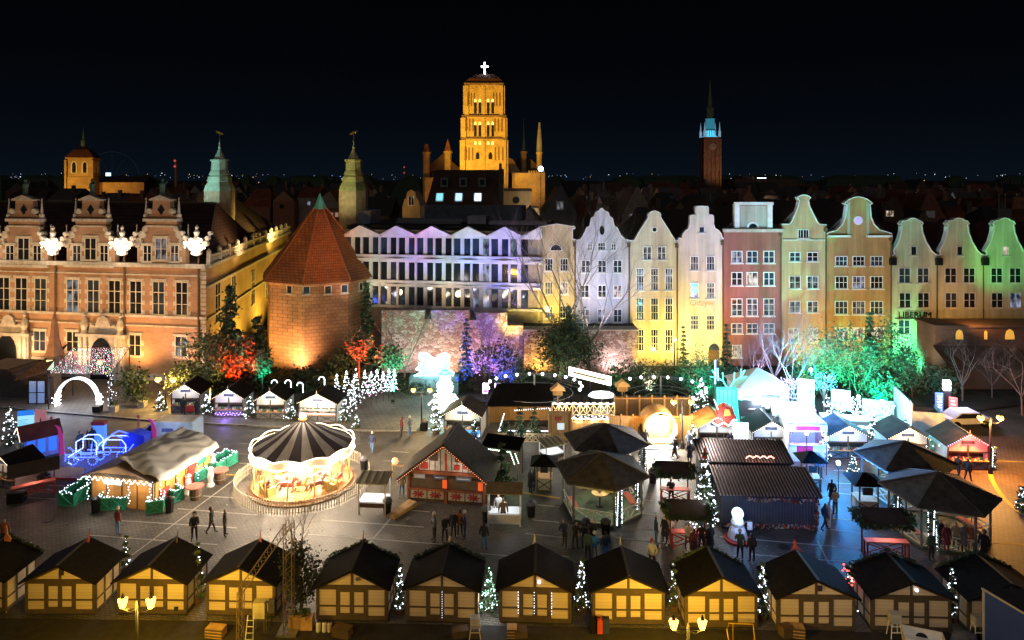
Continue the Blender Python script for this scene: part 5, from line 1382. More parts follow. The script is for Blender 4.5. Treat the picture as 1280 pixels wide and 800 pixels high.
# pennants on the roofs
M_pen = [mat("red_cloth",(.45,.06,.03)),mat("pale_cloth",(.6,.55,.5)),mat("orange_cloth",(.5,.17,.06))]
def pennant(label, px, y0, y1, Y, m, lean=.15, w=.22):
    z0 = ZZ(y1,Y); z1 = ZZ(y0,Y)
    t = thing("pennant", label, "flag", (XX(px,Y), Y, z0), 0, "small furled flags on the closed huts")
    MB().tube((0,0,-.15),(lean,0,z1-z0),.018,.012,5).obj("pole", M_blackmetal, t)
    g = MB(); n = 7
    for i in range(n):
        a = i/n; b = (i+1)/n; wa = w*(1-a)*(.8+.3*math.sin(9*a)); wb = w*(1-b)*(.8+.3*math.sin(9*b)); h_ = (z1-z0)
        f = lambda s: lean*(.25+.72*s)
        g.add([(f(a)-wa*.4,-.03,h_*(.22+.75*a)),(f(a)+wa,-.05,h_*(.2+.75*a)),(f(b)+wb,-.05,h_*(.2+.75*b)),(f(b)-wb*.4,-.03,h_*(.22+.75*b)),
               (f(a)-wa*.4,.03,h_*(.22+.75*a)),(f(a)+wa,.02,h_*(.2+.75*a)),(f(b)+wb,.02,h_*(.2+.75*b)),(f(b)-wb*.4,.03,h_*(.22+.75*b))],[(0,1,2,3),(7,6,5,4),(0,4,5,1),(2,6,7,3),(1,5,6,2),(3,7,4,0)])
    g.obj("cloth", m, t)
pennant("thin red pennant on the second closed hut from the left",108,661,682,38,M_pen[0],.2,.1)
pennant("dark thin pennant above the yellow hut of the twin lantern",220,662,682,38,M_darkwood,.1,.08)
pennant("thin brown pennant on the hut behind the truss mast",324,662,684,38,M_pen[2],.1,.12)
pennant("red brown pennant on the hut beside the dark tree",452,663,687,38,M_pen[2],.12,.2)
pennant("white pennant on the hut with the stepladder",558,668,688,38,M_pen[1],.2,.32)
pennant("pink white pennant on the hut with the round lamp",667,666,688,38,M_pen[1],.05,.25)
pennant("pale pennant on the hut with the leaning cases",775,668,690,38,M_pen[1],.0,.14)
pennant("red pennant printed with a white mark on the pale hut",993,673,694,37.5,M_pen[0],.0,.4)
pennant("dark blue furled banner at the left picture edge",8,655,682,38,M_pen[2],.0,.3)

# ---------------------------------------------------------------- open stalls of the far row
def open_hut(label, x, y, rz, w=3.0, d=2.5, ez=1.95, az=2.85, glow=(1,.95,.85), gw=30, roofm=None, brace=True, railglow=None, group="open market huts with lit gables", side=None, bulbs=None, dark_open=True, wallm=None, z0=0.0):
    t = thing("market_hut", label, "market hut", (x,y,z0), rz, group)
    wm = wallm or M_gablewhite
    mb = MB().prism([(-w/2,ez-.55),(w/2,ez-.55),(w/2,ez),(0,az),(-w/2,ez)], 0,.05).prism([(-w/2,0),(w/2,0),(w/2,ez),(0,az),(-w/2,ez)], d-.05,d)
    mb.box(-w/2,-w/2+.05,.05,d-.05,0,ez).box(w/2-.05,w/2,.05,d-.05,0,ez).box(-w/2,w/2,.06,d-.05,.0,.06)
    mb.obj("wall", wm, t)
    MB().box(-w/2,w/2,0,.06,0,.72).obj('counter_front', mat('grey_front',(.17,.18,.20)), t)
    fr = MB()
    for xx in (-w/2+.04,0,w/2-.04): fr.box(xx-.05,xx+.05,-.05,.0,0,ez-.02)
    fr.box(-w/2,w/2,-.055,-.002,ez-.6,ez-.5).box(-w/2,w/2,-.055,-.002,0,.1)
    if brace:
        for sg in (-1,1):
            for a, b in (((.06,.1),(w/2-.1,.7)),((.06,.7),(w/2-.1,.1))): fr.tube((sg*a[0],-.03,a[1]),(sg*b[0],-.03,b[1]),.035)
    fr.obj("timber_frame", M_hutframe, t)
    MB().box(-w/2-.05,w/2+.05,-.22,.06,.72,.78).obj("counter", M_wood, t)
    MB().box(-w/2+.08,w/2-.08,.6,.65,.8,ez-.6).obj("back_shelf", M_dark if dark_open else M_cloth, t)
    gd = MB()
    for k in range(14):
        xx = -w/2+.2+(w-.4)*k/13; gd.box(xx-.07,xx+.06,-.15+.08*(k%2),-.02+.05*(k%3),.78,.86+.05*((k*5)%4), k%4)
    gd.obj('goods', [M_redpaint,M_cloth,M_wood,M_greenpaint], t)
    MB().box(-.45,.45,-.09,-.05,ez+.12,ez+.34).obj("sign_board", mat("slate_sign",(.04,.05,.09),.5), t)
    hut_roof(t,w,d,ez,az,.2,.25,.2,roofm)
    lb = MB(); s = (az-ez)/(w/2)
    n = 11
    for sg in (-1,1):
        for i in range(n):
            xx = sg*(w/2+.15)*(i+.5)/n; lb.octa((xx,-.28,az-abs(xx)*s+.0),.032)
    lb.obj("roof_edge_lights", bulbs or M_bulbwarm, t)
    MB().box(-.03,.03,-.3,-.24,az+.0,az+.35).obj("gable_finial", M_hutframe, t)
    P = Matrix.Translation((x,y,z0)) @ Matrix.Rotation(rz,4,'Z')
    point("hut_lamp", P @ Vector((0,-.9,az-.2)), glow, gw, .25)
    point("hut_inside_lamp", P @ Vector((0,.35,ez-.15)), glow, gw*.35, .1)
    return t
def gp(px, py): return G(px, py)
oh = [("leftmost open hut with a red striped counter below the armoury",232,517,2.75,R(2),(1,.92,.9),55,None),("open hut with a violet glowing rail",286,523,2.75,R(0),(.95,.9,1),55,None),
      ("open hut between the violet railed hut and the bright stall",338,526,2.75,R(0),(1,1,.9),60,None),("brightest open hut right behind the carousel tip",397,530,3.6,R(-4),(1,.88,.66),170,None)]
for lab, px, py, w, rz, g, gw, rm in oh:
    X, Y = gp(px, py); t = open_hut(lab, X, Y, rz, w, 2.6, 1.9, 2.75, g, gw, rm, z0=.12, dark_open=(px != 397))
    if px == 286:
        q = MB()
        for i in range(26): q.octa((-1.25+2.5*i/25,-.1-.04*(i%2),.35+.12*math.sin(i*1.9)),.04)
        q.obj("violet_lights", em("violet_bulbs",(.38,.22,1),9), t); point("violet_glow",(X,Y-.9,.5),(.25,.15,1),40,.3)
    if px == 232: MB().box(.0,.9,-.2,-.1,.15,.7).obj("red_front_panel", M_redpaint, t)
    if px == 397:
        q = MB()
        for i in range(9): q.octa((-1.5+3*i/8,-.12,1.25+.08*(i%2)),.05)
        q.obj("counter_lights", M_bulbwarm, t)
        MB().box(-1.7,1.7,-.16,-.12,.8,.95).obj("pink_counter_band", em("pink_band",(1,.35,.4),1.2), t)
oh2 = [("open hut with an orange tiled roof under the red glowing gift",896,562,3.1,R(-2),(.9,.93,1),60,mat("ochre_roof",(.35,.17,.06))),("open hut below the black tilted roof board",964,568,3.0,R(-2),(.9,.95,1),60,None),
       ("open hut with a blue lit roof right of the white booth",1060,574,3.2,R(-3),(.95,.97,.9),50,mat("bluegrey_roof",(.03,.06,.10),.95,spec=.15)),("open hut with a warm lit gable behind the rear right gazebo",1135,577,3.1,R(-4),(1,.95,.7),70,mat("brown_roof_felt",(.045,.03,.025),.95,spec=.15)),]
for lab, px, py, w, rz, g, gw, rm in oh2:
    X, Y = gp(px, py); open_hut(lab, X, Y, rz, w, 2.6, 1.95, 2.8, g, gw, rm)
X, Y = gp(1210, 587)
t = open_hut("open hut glowing red with pink roof lights at the right", X, Y, R(-5), 3.1, 2.8, 1.95, 2.85, (1,.10,.08), 170, mat("brown_roof_felt",(.045,.03,.025),.95,spec=.15), bulbs=em("pink_white_bulbs",(1,.45,.8),8))
X, Y = gp(578, 546)
t = open_hut("open hut with a bright blue counter beneath the glowing snowman", X, Y, R(-8), 3.3, 2.6, 1.95, 2.9, (.9,1,.85), 90, mat("brown_roof_felt",(.045,.03,.025),.95,spec=.15), brace=False)
MB().box(-.5,1.6,-.16,-.07,.12,.7).obj("blue_counter_front", em("blue_counter",(.08,.35,1),1.3), t)
X, Y = gp(24, 578)
X, Y = -40.35, 56.1
t = open_hut("blue lit hut with a dark red roof at the left edge", X, Y, R(-45), 2.3, 2.5, 1.75, 2.5, (.25,.5,1), 40, mat("maroon_felt",(.16,.045,.035)), brace=False, wallm=mat("pale_blue_boards",(.35,.45,.6)))
q = MB()
for i in range(3): q.box(1.152,1.18,.2+i*.75,.72+i*.75,.4,1.5)
q.obj("blue_lit_panels", em("blue_panel",(.03,.16,1),1.0), t)
X, Y = gp(4, 610)
open_hut("small hut with a dark roof cut by the left picture edge", X, Y, R(-20), 2.4, 2.0, 1.7, 2.4, (1,.75,.6), 15, None, brace=False)

# ---------------------------------------------------------------- carousel
X, Y = 0, 51.4; X = XX(378.5, 51.4)
M_plat = mat("orange_platform", (.50,.22,.08), .5, .15)
M_stripe1 = mat("dark_canvas", (.055,.035,.04), .7); M_stripe2 = mat("cream_canvas", (.45,.40,.36), .7)
M_gold = mat("gold_paint", (.62,.38,.12), .4, .2, 3)
ca = thing("carousel", "round carousel with a striped dark and cream canopy blazing with warm lights", "carousel", (X,Y,0))
RP, RC = 3.65, 3.66
MB().lathe([(RP+.05,0),(RP+.05,.12),(RP,.14),(RP,.3)], 40).obj("platform", M_plat, ca)
MB().lathe([(RP+.3,0),(RP+.3,.12)], 40).obj("step", mat("dark_step",(.15,.09,.05)), ca)
MB().lathe([(1.0,.3),(1.0,2.9)], 16).obj("centre_drum", mat("mirror_panel",(.7,.5,.3),.3,.2,5), ca)
# canopy with stripes
cv = MB(); N = 48
for i in range(N):
    a, b = 2*math.pi*i/N, 2*math.pi*(i+1)/N
    r1, z1, r2, z2 = .25, 4.75, RC-.05, 2.95
    rm, zm = 2.0, 3.72
    for (ra,za,rb_,zb_) in ((r1,z1,rm,zm),(rm,zm,r2,z2)):
        cv.add([(ra*math.cos(a),ra*math.sin(a),za),(ra*math.cos(b),ra*math.sin(b),za),(rb_*math.cos(b),rb_*math.sin(b),zb_),(rb_*math.cos(a),rb_*math.sin(a),zb_)],[(0,3,2,1)],(i//2)%2)
cv.obj("canopy", [M_stripe1,M_stripe2], ca)
MB().lathe([(.3,4.7),(.36,4.85),(.12,5.05),(.02,5.2)], 10).obj("finial", M_gold, ca)
st = MB().octa((0,0,5.05),.26).obj("top_star", em("star_lamp",(1,.9,.75),25), ca)
NB = 12
for i in range(NB):
    a0 = 2*math.pi*(i-.5)/NB; g = MB(); bl = MB(); m = 9
    for k in range(m):
        s0, s1 = k/m, (k+1)/m
        f = lambda s: 2.55+.0*s; top = lambda s: 2.98+.20*math.sin(math.pi*s); bot = lambda s: 2.62-.10*math.cos(2*math.pi*s)*0-.18*abs(math.cos(math.pi*s))
        pts = []
        for s in (s0,s1):
            a = a0+2*math.pi*s/NB
            for rr in (RC,RC+.06): pts += [(rr*math.cos(a),rr*math.sin(a),bot(s)),(rr*math.cos(a),rr*math.sin(a),top(s))]
        g.add(pts,[(0,1,5,4),(2,6,7,3),(0,4,6,2),(1,3,7,5)])
    for k in range(11):
        s = (k+.5)/11; a = a0+2*math.pi*s/NB
        for zz in (2.98+.20*math.sin(math.pi*s), 2.62-.18*abs(math.cos(math.pi*s))): bl.octa(((RC+.11)*math.cos(a),(RC+.11)*math.sin(a),zz),.062)
    p = g.obj("rounding_board", mat("cream_gilt_board",(.62,.50,.34),.5,.25,4), ca)
    bl.obj("bulbs", em("carousel_bulbs",(1,.84,.6),9), p)
    a = 2*math.pi*i/NB
    MB().tube(((RP-.15)*math.cos(a),(RP-.15)*math.sin(a),.3),((RP-.15)*math.cos(a),(RP-.15)*math.sin(a),2.85),.05,n=6).obj("post", M_gold, ca)
def horse_mb(sc_=1.0):
    mb = MB()
    mb.lathe([(.02,-.5),(.17,-.42),(.2,-.15),(.17,.1),(.2,.35),(.12,.48),(.02,.52)], 8)
    # turned so that the body lies along x
    mb.v = [(z, y, x+0) for x, y, z in mb.v]
    mb.tube((.38,0,.1),(.62,0,.45),.13,.09,7).tube((.6,0,.47),(.86,0,.33),.09,.055,7).tube((.6,0,.5),(.58,0,.62),.03,.01,4)
    mb.tube((.36,0,.2),(.52,0,.52),.05,.03,5)
    for (a, b, c) in ((( .38,.09,-.05),(.62,.1,-.28),(.52,.1,-.52)),((.38,-.09,-.05),(.55,-.1,-.34),(.38,-.1,-.5)),((-.38,.09,-.05),(-.5,.1,-.35),(-.72,.1,-.5)),((-.38,-.09,-.05),(-.42,-.1,-.36),(-.62,-.1,-.56))):
        mb.tube(a,b,.07,.045,5).tube(b,c,.045,.035,5)
    mb.tube((-.5,0,.08),(-.72,0,-.12),.05,.07,5).tube((-.72,0,-.12),(-.78,0,-.35),.07,.02,5)
    return mb
hm = {}
for k, c in (("white",(.75,.7,.62)),("red",(.5,.12,.07)),("orange",(.6,.32,.12)),("brown",(.22,.1,.06))): hm[k] = mat("horse_"+k, c, .4, .12)
hmesh = {k: horse_mb().mesh("horse_body", m) for k, m in hm.items()}
saddle = MB().box(-.17,.17,-.21,.21,.12,.19).mesh("saddle", M_redpaint)
for i in range(18):
    a = 2*math.pi*i/18 + (.1 if i%2 else 0); rr = 2.95 if i % 2 else 2.05
    z = 1.05+.22*math.sin(i*2.1)
    h_ = put(hmesh[["white","red","orange","brown"][i%4]], "carousel_horse", ca, (rr*math.cos(a),rr*math.sin(a),z), a+math.pi/2)
    put(saddle, "saddle", h_)
    put(MB().tube((0,0,-z+.3),(0,0,2.9-z),.022,n=5).mesh("brass_pole", M_gold), "brass_pole", h_)
for a in (-2.2,-.6):
    s_ = MB().box(-.5,.5,-.32,.32,.0,.3).box(-.55,-.4,-.35,.35,.3,.8).box(.35,.5,-.35,.35,.3,.55).prism([(-.5,.3),(.5,.3),(.35,.42),(0,.36),(-.4,.7)],-.36,-.3).prism([(-.5,.3),(.5,.3),(.35,.42),(0,.36),(-.4,.7)],.3,.36)
    s_.obj("carriage", M_gold, ca, (3.0*math.cos(a),3.0*math.sin(a),.32), a+math.pi/2)
for k in range(6):
    a = k*math.pi/3+.4; point("carousel_lamp", (X+2.4*math.cos(a), Y+2.4*math.sin(a), 2.7), (1,.78,.55), 620, .15)
for k in range(8):
    a = k*math.pi/4+.2; point("carousel_rim_lamp", (X+4.35*math.cos(a), Y+4.35*math.sin(a), 2.8), (1,.82,.60), 130, .2)
point("carousel_top_lamp", (X, Y-.3, 5.6), (1,.86,.68), 70, .2)
# picket ring round it
fe = thing("ring_fence", "low picket fence ring around the carousel with a bulb rope on its front rail", "fence", (X+.1,Y-.15,0))
mb = MB(); RF = 4.85
for i in range(150):
    a = 2*math.pi*i/150
    if 0.35 < a < .75: continue
    mb.cbox((RF*math.cos(a),RF*math.sin(a),.05),.03,.05,.95 if i%15 else 1.1,a)
for z in (.2,.85):
    for i in range(60):
        a, b = 2*math.pi*i/60, 2*math.pi*(i+1)/60
        if 0.35 < a < .75: continue
        mb.tube((RF*math.cos(a),RF*math.sin(a),z),(RF*math.cos(b),RF*math.sin(b),z),.025)
mb.obj("pickets", mat("pale_fence_wood",(.42,.36,.26)), fe)
mb = MB()
for i in range(70):
    a = math.pi+math.pi*i/70; mb.octa((RF*math.cos(a),RF*math.sin(a),1.02),.03)
mb.obj("bulb_rope", em("amber_bulbs",(1,.55,.35),3), fe)

# ---------------------------------------------------------------- timber lodge
LX, LY = G(557.5, 629)
lo = thing("lodge", "dark roofed timber lodge with a decorated white gable and red star shutters", "hut", (LX,LY,0), R(-9))
w, d, ez, az = 5.6, 3.0, 2.15, 4.35
MB().box(-w/2,w/2,.02,d,.0,ez).obj("wall", M_darkwood, lo)
MB().prism([(-w/2,ez),(w/2,ez),(0,az)], .02,.12).prism([(-w/2,ez),(w/2,ez),(0,az)], d-.1,d).obj("gable", mat("decorated_white_boards",(.62,.58,.52),.7,.3,3), lo)
g_ = MB()
for xx in (-.9,.95): g_.box(xx-.3,xx+.3,-.03,.02,2.95,3.5)
g_.obj("gable_window", M_darkwood, lo)
g_ = MB().box(-1.85,-1.3,-.06,.02,2.35,2.8).box(.6,1.0,-.06,.02,2.4,2.75).box(-.06,.06,-.06,.02,2.3,3.5).box(1.2,1.5,-.06,.02,2.5,2.8).box(-2.2,-1.95,-.06,.02,2.25,2.45)
g_.obj("red_ornaments", mat("red_ornament",(.45,.04,.03)), lo)
g_ = MB()
for i in range(13): g_.box(-2.4+.4*i-.02,-2.4+.4*i+.02,-.02,.02,ez+.02,min(az-.1,ez+.02+max(.1,(2.8-abs(-2.4+.4*i))*.77)))
g_.obj("board_joints", M_darkwood, lo)
MB().box(-w/2-.1,w/2+.1,-.16,.02,ez-.12,ez+.1).obj("tie_beam", mat("red_brown_beam",(.32,.10,.04)), lo)
g_ = MB()
for xx in (-w/2+.08,0,w/2-.08): g_.box(xx-.08,xx+.08,-.12,.02,0,ez-.12)
g_.box(-w/2,w/2,-.2,.02,.88,.98)
g_.obj("posts", mat("red_brown_beam",(.32,.10,.04)), lo)
MB().box(-2.6,-.15,-.05,.0,1.02,1.75).box(.15,2.6,-.05,.0,1.02,1.75).obj("closed_shutter", mat("brown_shutter",(.13,.085,.05)), lo)
g_ = MB()
for xx in (-2.0,-.75,.75,2.0):
    g_.box(xx-.58,xx+.58,-.05,.01,.25,.85)
g_.obj("lower_panel", mat("pale_panel",(.55,.50,.44)), lo)
g_ = MB()
for xx in (-2.0,-.75,.75,2.0):
    for k in range(4):
        a = k*math.pi/4; g_.tube((xx-.42*math.cos(a),-.09,.55-.27*math.sin(a)),(xx+.42*math.cos(a),-.09,.55+.27*math.sin(a)),.055)
    g_.ball((xx,-.1,.55),.14)
g_.obj("red_star", mat("dark_red_star",(.35,.03,.03)), lo)
for (xa,xb,m) in ((-2.3,-1.5,mat("pale_sign",(.5,.5,.55))),(-.85,.05,mat("blue_sign",(.10,.13,.22))),(.75,1.85,mat("blue_grey_sign",(.13,.18,.24)))):
    q = MB().box(xa,xb,-.19,-.12,1.72,2.0).obj("sign_board", m, lo)
    MB().box(xa+.12,xb-.12,-.2,-.19,1.83,1.88).obj("sign_line", M_white, q)
MB().box(-.2,.12,-.24,-.17,1.15,1.72).box(2.35,2.68,-.24,-.17,1.15,1.72).obj("orange_poster", em("orange_poster",(1,.14,.03),.55), lo)
mb = MB()
s = (az-ez)/(w/2); ov = .65
for sg in (-1,1): mb.slab((0,-.75,az+.16),(sg*(w/2+ov),-.75,ez-s*ov+.16),(sg*(w/2+ov),d+.35,ez-s*ov+.16),(0,d+.35,az+.16),.2)
mb.obj("roof", mat("lodge_shingles",(.06,.045,.036),.85,.4,4,bump=.5), lo)
MB().slab((-.08,-.8,az+.2),(.08,-.8,az+.2),(.08,d+.35,az+.2),(-.08,d+.35,az+.2),.03).obj("ridge_cap", mat("pale_ridge",(.4,.32,.28)), lo)
mb = MB(); gb = MB()
for sg in (-1,1):
    for i in range(26):
        xx = sg*(w/2+ov-.1)*(i+.5)/26; zz = az-abs(xx)*s-.05
        mb.octa((xx,-.82,zz),.03)
        gb.ball((xx,-.74,zz-.04),.09,n=4)
gb.obj("garland", M_foldark, lo); mb.obj("garland_lights", em("red_gold_bulbs",(1,.30,.15),3), lo)
P = Matrix.Translation((LX,LY,0)) @ Matrix.Rotation(R(-9),4,'Z')
point("lodge_lamp", P @ Vector((-1.2,-.8,2.6)), (1,.8,.7), 9, .2); point("lodge_lamp", P @ Vector((1.2,-.8,2.6)), (1,.8,.7), 9, .2)
t = thing("menu_stand", "small wooden menu flap at the lodge's left corner", "menu board", (*G(497,597),0), R(-9))
MB().box(-.5,.5,-.05,.05,.9,1.0).box(-.45,-.38,-.03,.03,0,.9).box(.38,.45,-.03,.03,0,.9).obj("frame", M_wood, t)
MB().ball((-.2,0,1.25),.28,n=8).obj("lantern", em("warm_lantern",(1,.5,.25),1.0), t)
t = thing("ramp", "yellow edged wooden ramp beside the lodge", "ramp", (*G(500,640),0), R(-34))
MB().slab((-.35,-1.0,.08),(.35,-1.0,.08),(.35,1.3,.3),(-.35,1.3,.3),.06).obj("deck", M_wood, t)
MB().box(.36,.44,-1.0,1.3,.02,.14).obj("yellow_edge", M_yline, t)

# ---------------------------------------------------------------- bar house with the tarpaulin and green pens
BX, BY = G(152, 640.5); BY = 47.6; BX = (-30-24.4)/2
brz = R(-11.5)
ba = thing("bar_house", "long orange boarded bar with a white tarpaulin over half its roof", "hut", (BX,BY,0), brz)
w, d, ez, az = 5.0, 6.2, 2.25, 3.1
MB().box(-w/2,w/2,0,d,0,ez).obj("wall", mat("orange_boards",(.52,.25,.06),.55,.2,2), ba)
q = MB()
for i in range(6): q.box(w/2+.0,w/2+.03,.1+i*1.05,.2+i*1.05,0,ez)
for i in range(5): q.box(-w/2+.02+i*(w-.1)/4,-w/2+.1+i*(w-.1)/4,-.03,0,0,ez)
q.box(-w/2,w/2,-.035,0,ez-.2,ez)
q.obj("timber_frame", M_hutframe, ba)
MB().prism([(-w/2,ez),(w/2,ez),(0,az-.05)], .0,.1).obj("gable", mat("brown_gable",(.30,.17,.07)), ba)
mb = MB()
s = (az-ez)/(w/2); ov = .4
for sg in (-1,1): mb.slab((0,-.5,az+.05),(sg*(w/2+ov),-.5,ez-s*ov+.05),(sg*(w/2+ov),d+.4,ez-s*ov+.05),(0,d+.4,az+.05),.1)
mb.obj("roof", mat("brown_lodge_roof",(.16,.11,.08),.8), ba)
# tarpaulin: folded sheet
tm = MB(); nu, nv = 34, 40; tv = []
for j in range(nv+1):
    for i in range(nu+1):
        u = i/nu; v = j/nv
        xx = -.55 - .5*math.sin(v*5)*.6 + u*(w/2+ov+.75 + .5*math.sin(v*5)*.6); yy = -.2+v*(d+.5)
        zr_ = az+.06-abs(xx)*s
        fold = .15*math.sin(u*8+v*6+2.4*math.sin(v*5)) + .10*abs(math.sin(u*14-v*9+math.sin(v*13))) + .05*math.sin(v*27+u*7)
        zr_ += .16 + fold*(1-.35*u) + .05*random.random()*0
        tv.append((xx,yy,zr_ - (.16 if u > .93 else 0)*(u-.93)/.07*2))
nn = len(tv)
fs = []
for j in range(nv):
    for i in range(nu):
        a = j*(nu+1)+i; fs.append((a,a+1,a+nu+2,a+nu+1))
tm.add(tv, fs)
to = tm.obj("tarpaulin", mat("white_tarpaulin",(.58,.55,.52),.6,.1,.8), ba, smooth=True)
so = to.modifiers.new("s",'SOLIDIFY'); so.thickness = .02
MB().box(-.9,.45,-.62,-.55,1.85,2.12).obj("sign_board", em("white_blue_sign",(.55,.8,1),1.5), ba)
q = MB(); 
for i in range(7): q.box(w/2+.5,w/2+.55,.6+i*.14,.68+i*.14,.1,1.1)
q2 = MB()
for (y0,y1,z0,z1) in ((.55,1.5,.15,1.15),(3.1,4.1,.15,1.15),(3.5,4.4,1.2,1.9)): q2.box(w/2+.05,w/2+.12,y0,y1,z0,z1)
q2.obj("red_panel", M_redpaint, ba)
MB().box(w/2+.05,w/2+.1,4.7,5.6,1.2,1.95).obj("green_panel", M_greenpaint, ba)
lb = MB()
for i in range(60): lb.octa((-w/2-.3+(w+.6)*i/59,-.45,ez-.18+.12*math.sin(i*1.3)),.045)
for i in range(9):
    for xx in (-w/2,-w/6,w/6,w/2): lb.octa((xx+.08*math.sin(i*2),-.3,.5+.19*i),.045)
for i in range(8):
    for yy in (.4,2.2,4.4): lb.octa((w/2+.25,yy+.08*math.sin(i*2.2),.4+.2*i),.045)
lb.obj("fairy_lights", M_bulb, ba)
PB = Matrix.Translation((BX,BY,0)) @ Matrix.Rotation(brz,4,'Z')
for v, c_, w_ in (((-1.5,-.9,1.9),(1,.85,.7),34),((1.5,-.9,1.9),(1,.85,.7),34),((w/2+1.0,1.2,1.9),(1,.78,.5),50),((w/2+1.0,3.2,1.9),(1,.78,.5),60),((w/2+1.0,5.2,1.9),(1,.85,.65),50)): point("bar_lamp", PB @ Vector(v), c_, w_, .15)
point("tarpaulin_fill", PB @ Vector((6.4,1.0,4.6)), (1,.95,.9), 90, .6)  # added point without a fixture, placed to graze the tarpaulin folds
def pen(label, x0, y0, x1, y1, h_=.85, depth=1.0, rz_=brz, n=46):
    """X-braced green rail pen, front from (x0,y0) to (x1,y1) in photo pixels, returning backwards by depth"""
    a = Vector(G(x0,y0)); b = Vector(G(x1,y1)); L_ = (b-a).length; r_ = math.atan2((b-a).y,(b-a).x)
    t = thing("fence_pen", label, "fence", (a.x,a.y,0), r_, "green rail pens hung with lights around the bar")
    mb = MB(); pn = MB()
    sides = [((0,0),(L_,0)),((0,0),(0,depth)),((L_,0),(L_,depth)),((0,depth),(L_,depth))]
    for (p, q_) in sides:
        for z in (.08,h_): mb.tube((*p,z),(*q_,z),.045)
        D = Vector(q_)-Vector(p); k = max(1,round(D.length/1.1))
        for i in range(k):
            u0 = Vector(p)+D*i/k; u1 = Vector(p)+D*(i+1)/k
            mb.tube((*u0,.08),(*u1,h_),.03).tube((*u0,h_),(*u1,.08),.03).tube((*u0,0),(*u0,h_+.05),.05).tube((*u1,0),(*u1,h_+.05),.05)
            nrm = Vector((-D.y,D.x)).normalized()*.02
            pn.add([(u0.x+nrm.x,u0.y+nrm.y,.12),(u1.x+nrm.x,u1.y+nrm.y,.12),(u1.x+nrm.x,u1.y+nrm.y,h_-.05),(u0.x+nrm.x,u0.y+nrm.y,h_-.05)],[(0,1,2,3)])
    mb.obj("rails", mat("bright_green_rail",(.05,.36,.24)), t); pn.obj("infill", M_greenpaint, t)
    lb = MB()
    for (p, q_) in sides:
        D = Vector(q_)-Vector(p); k = int(D.length/.13)
        for i in range(k): 
            u0 = Vector(p)+D*(i+.5)/k; lb.octa((u0.x+random.uniform(-.06,.06),u0.y+random.uniform(-.06,.06),h_+.06+random.uniform(-.08,.1)),.04)
    lb.obj("fairy_lights", M_bulb, t)
    return t
pen("green pen at the bar's left, standing away from the others",73,633,92,634,.9,3.0)
pen("wide green pen in front of the bar's gable end",121,639,156,638,.85,1.4)
pen("small green pen with a white foot at the bar's front corner",183,644,203,641,.85,1.6)
pen("narrow green pen along the bar's right side",217,630,229,625,.85,1.5)
pen("green pen beside the second barrel table",243,606,259,597,.8,1.3)
pen("farthest green pen right of the bar, toward the carousel",270,594,297,578,.85,1.2)
def barrel_table(label, px, py):
    t = thing("barrel_table", label, "table", (*G(px,py),0), 0, "barrel tables beside the bar")
    MB().lathe([(.32,0),(.40,.3),(.40,.6),(.33,.9)], 12).obj("barrel", M_darkwood, t)
    MB().lathe([(.60,.9),(.60,.97)], 16).obj("table_top", mat("red_table_top",(.45,.14,.10)), t)
    MB().lathe([(.405,.28),(.405,.33)], 12).obj("hoop", M_steel, t)
barrel_table("barrel table with a red top in front of the bar's side", 244, 624)
barrel_table("farther barrel table with a red top by the last pen", 275, 603)
for (px, py, lab) in ((235,618,"white wrapped heater mushroom between the pens, nearer one"),(263,608,"white wrapped heater mushroom between the pens, farther one"),(266,590,"white wrapped heater by the end of the bar")):
    t = thing("patio_heater", lab, "heater", (*G(px,py),0), 0)
    MB().lathe([(.28,0),(.3,.1),(.17,.3),(.22,.9),(.14,1.2),(.25,1.35),(.05,1.5)], 10).obj("cover", M_cloth, t)
q = [(212,640,"black bin at the bar's front corner"),(120,640,"dark bin with a white sack beside the wide green pen")]
for px, py, lab in q:
    t = thing("bin", lab, "bin", (*G(px,py),0), 0); MB().lathe([(.26,0),(.3,.9),(.32,.95)],8).obj("body", M_blackmetal, t); MB().lathe([(.33,.95),(.1,1.08)],8).obj("lid", M_blackmetal, t)

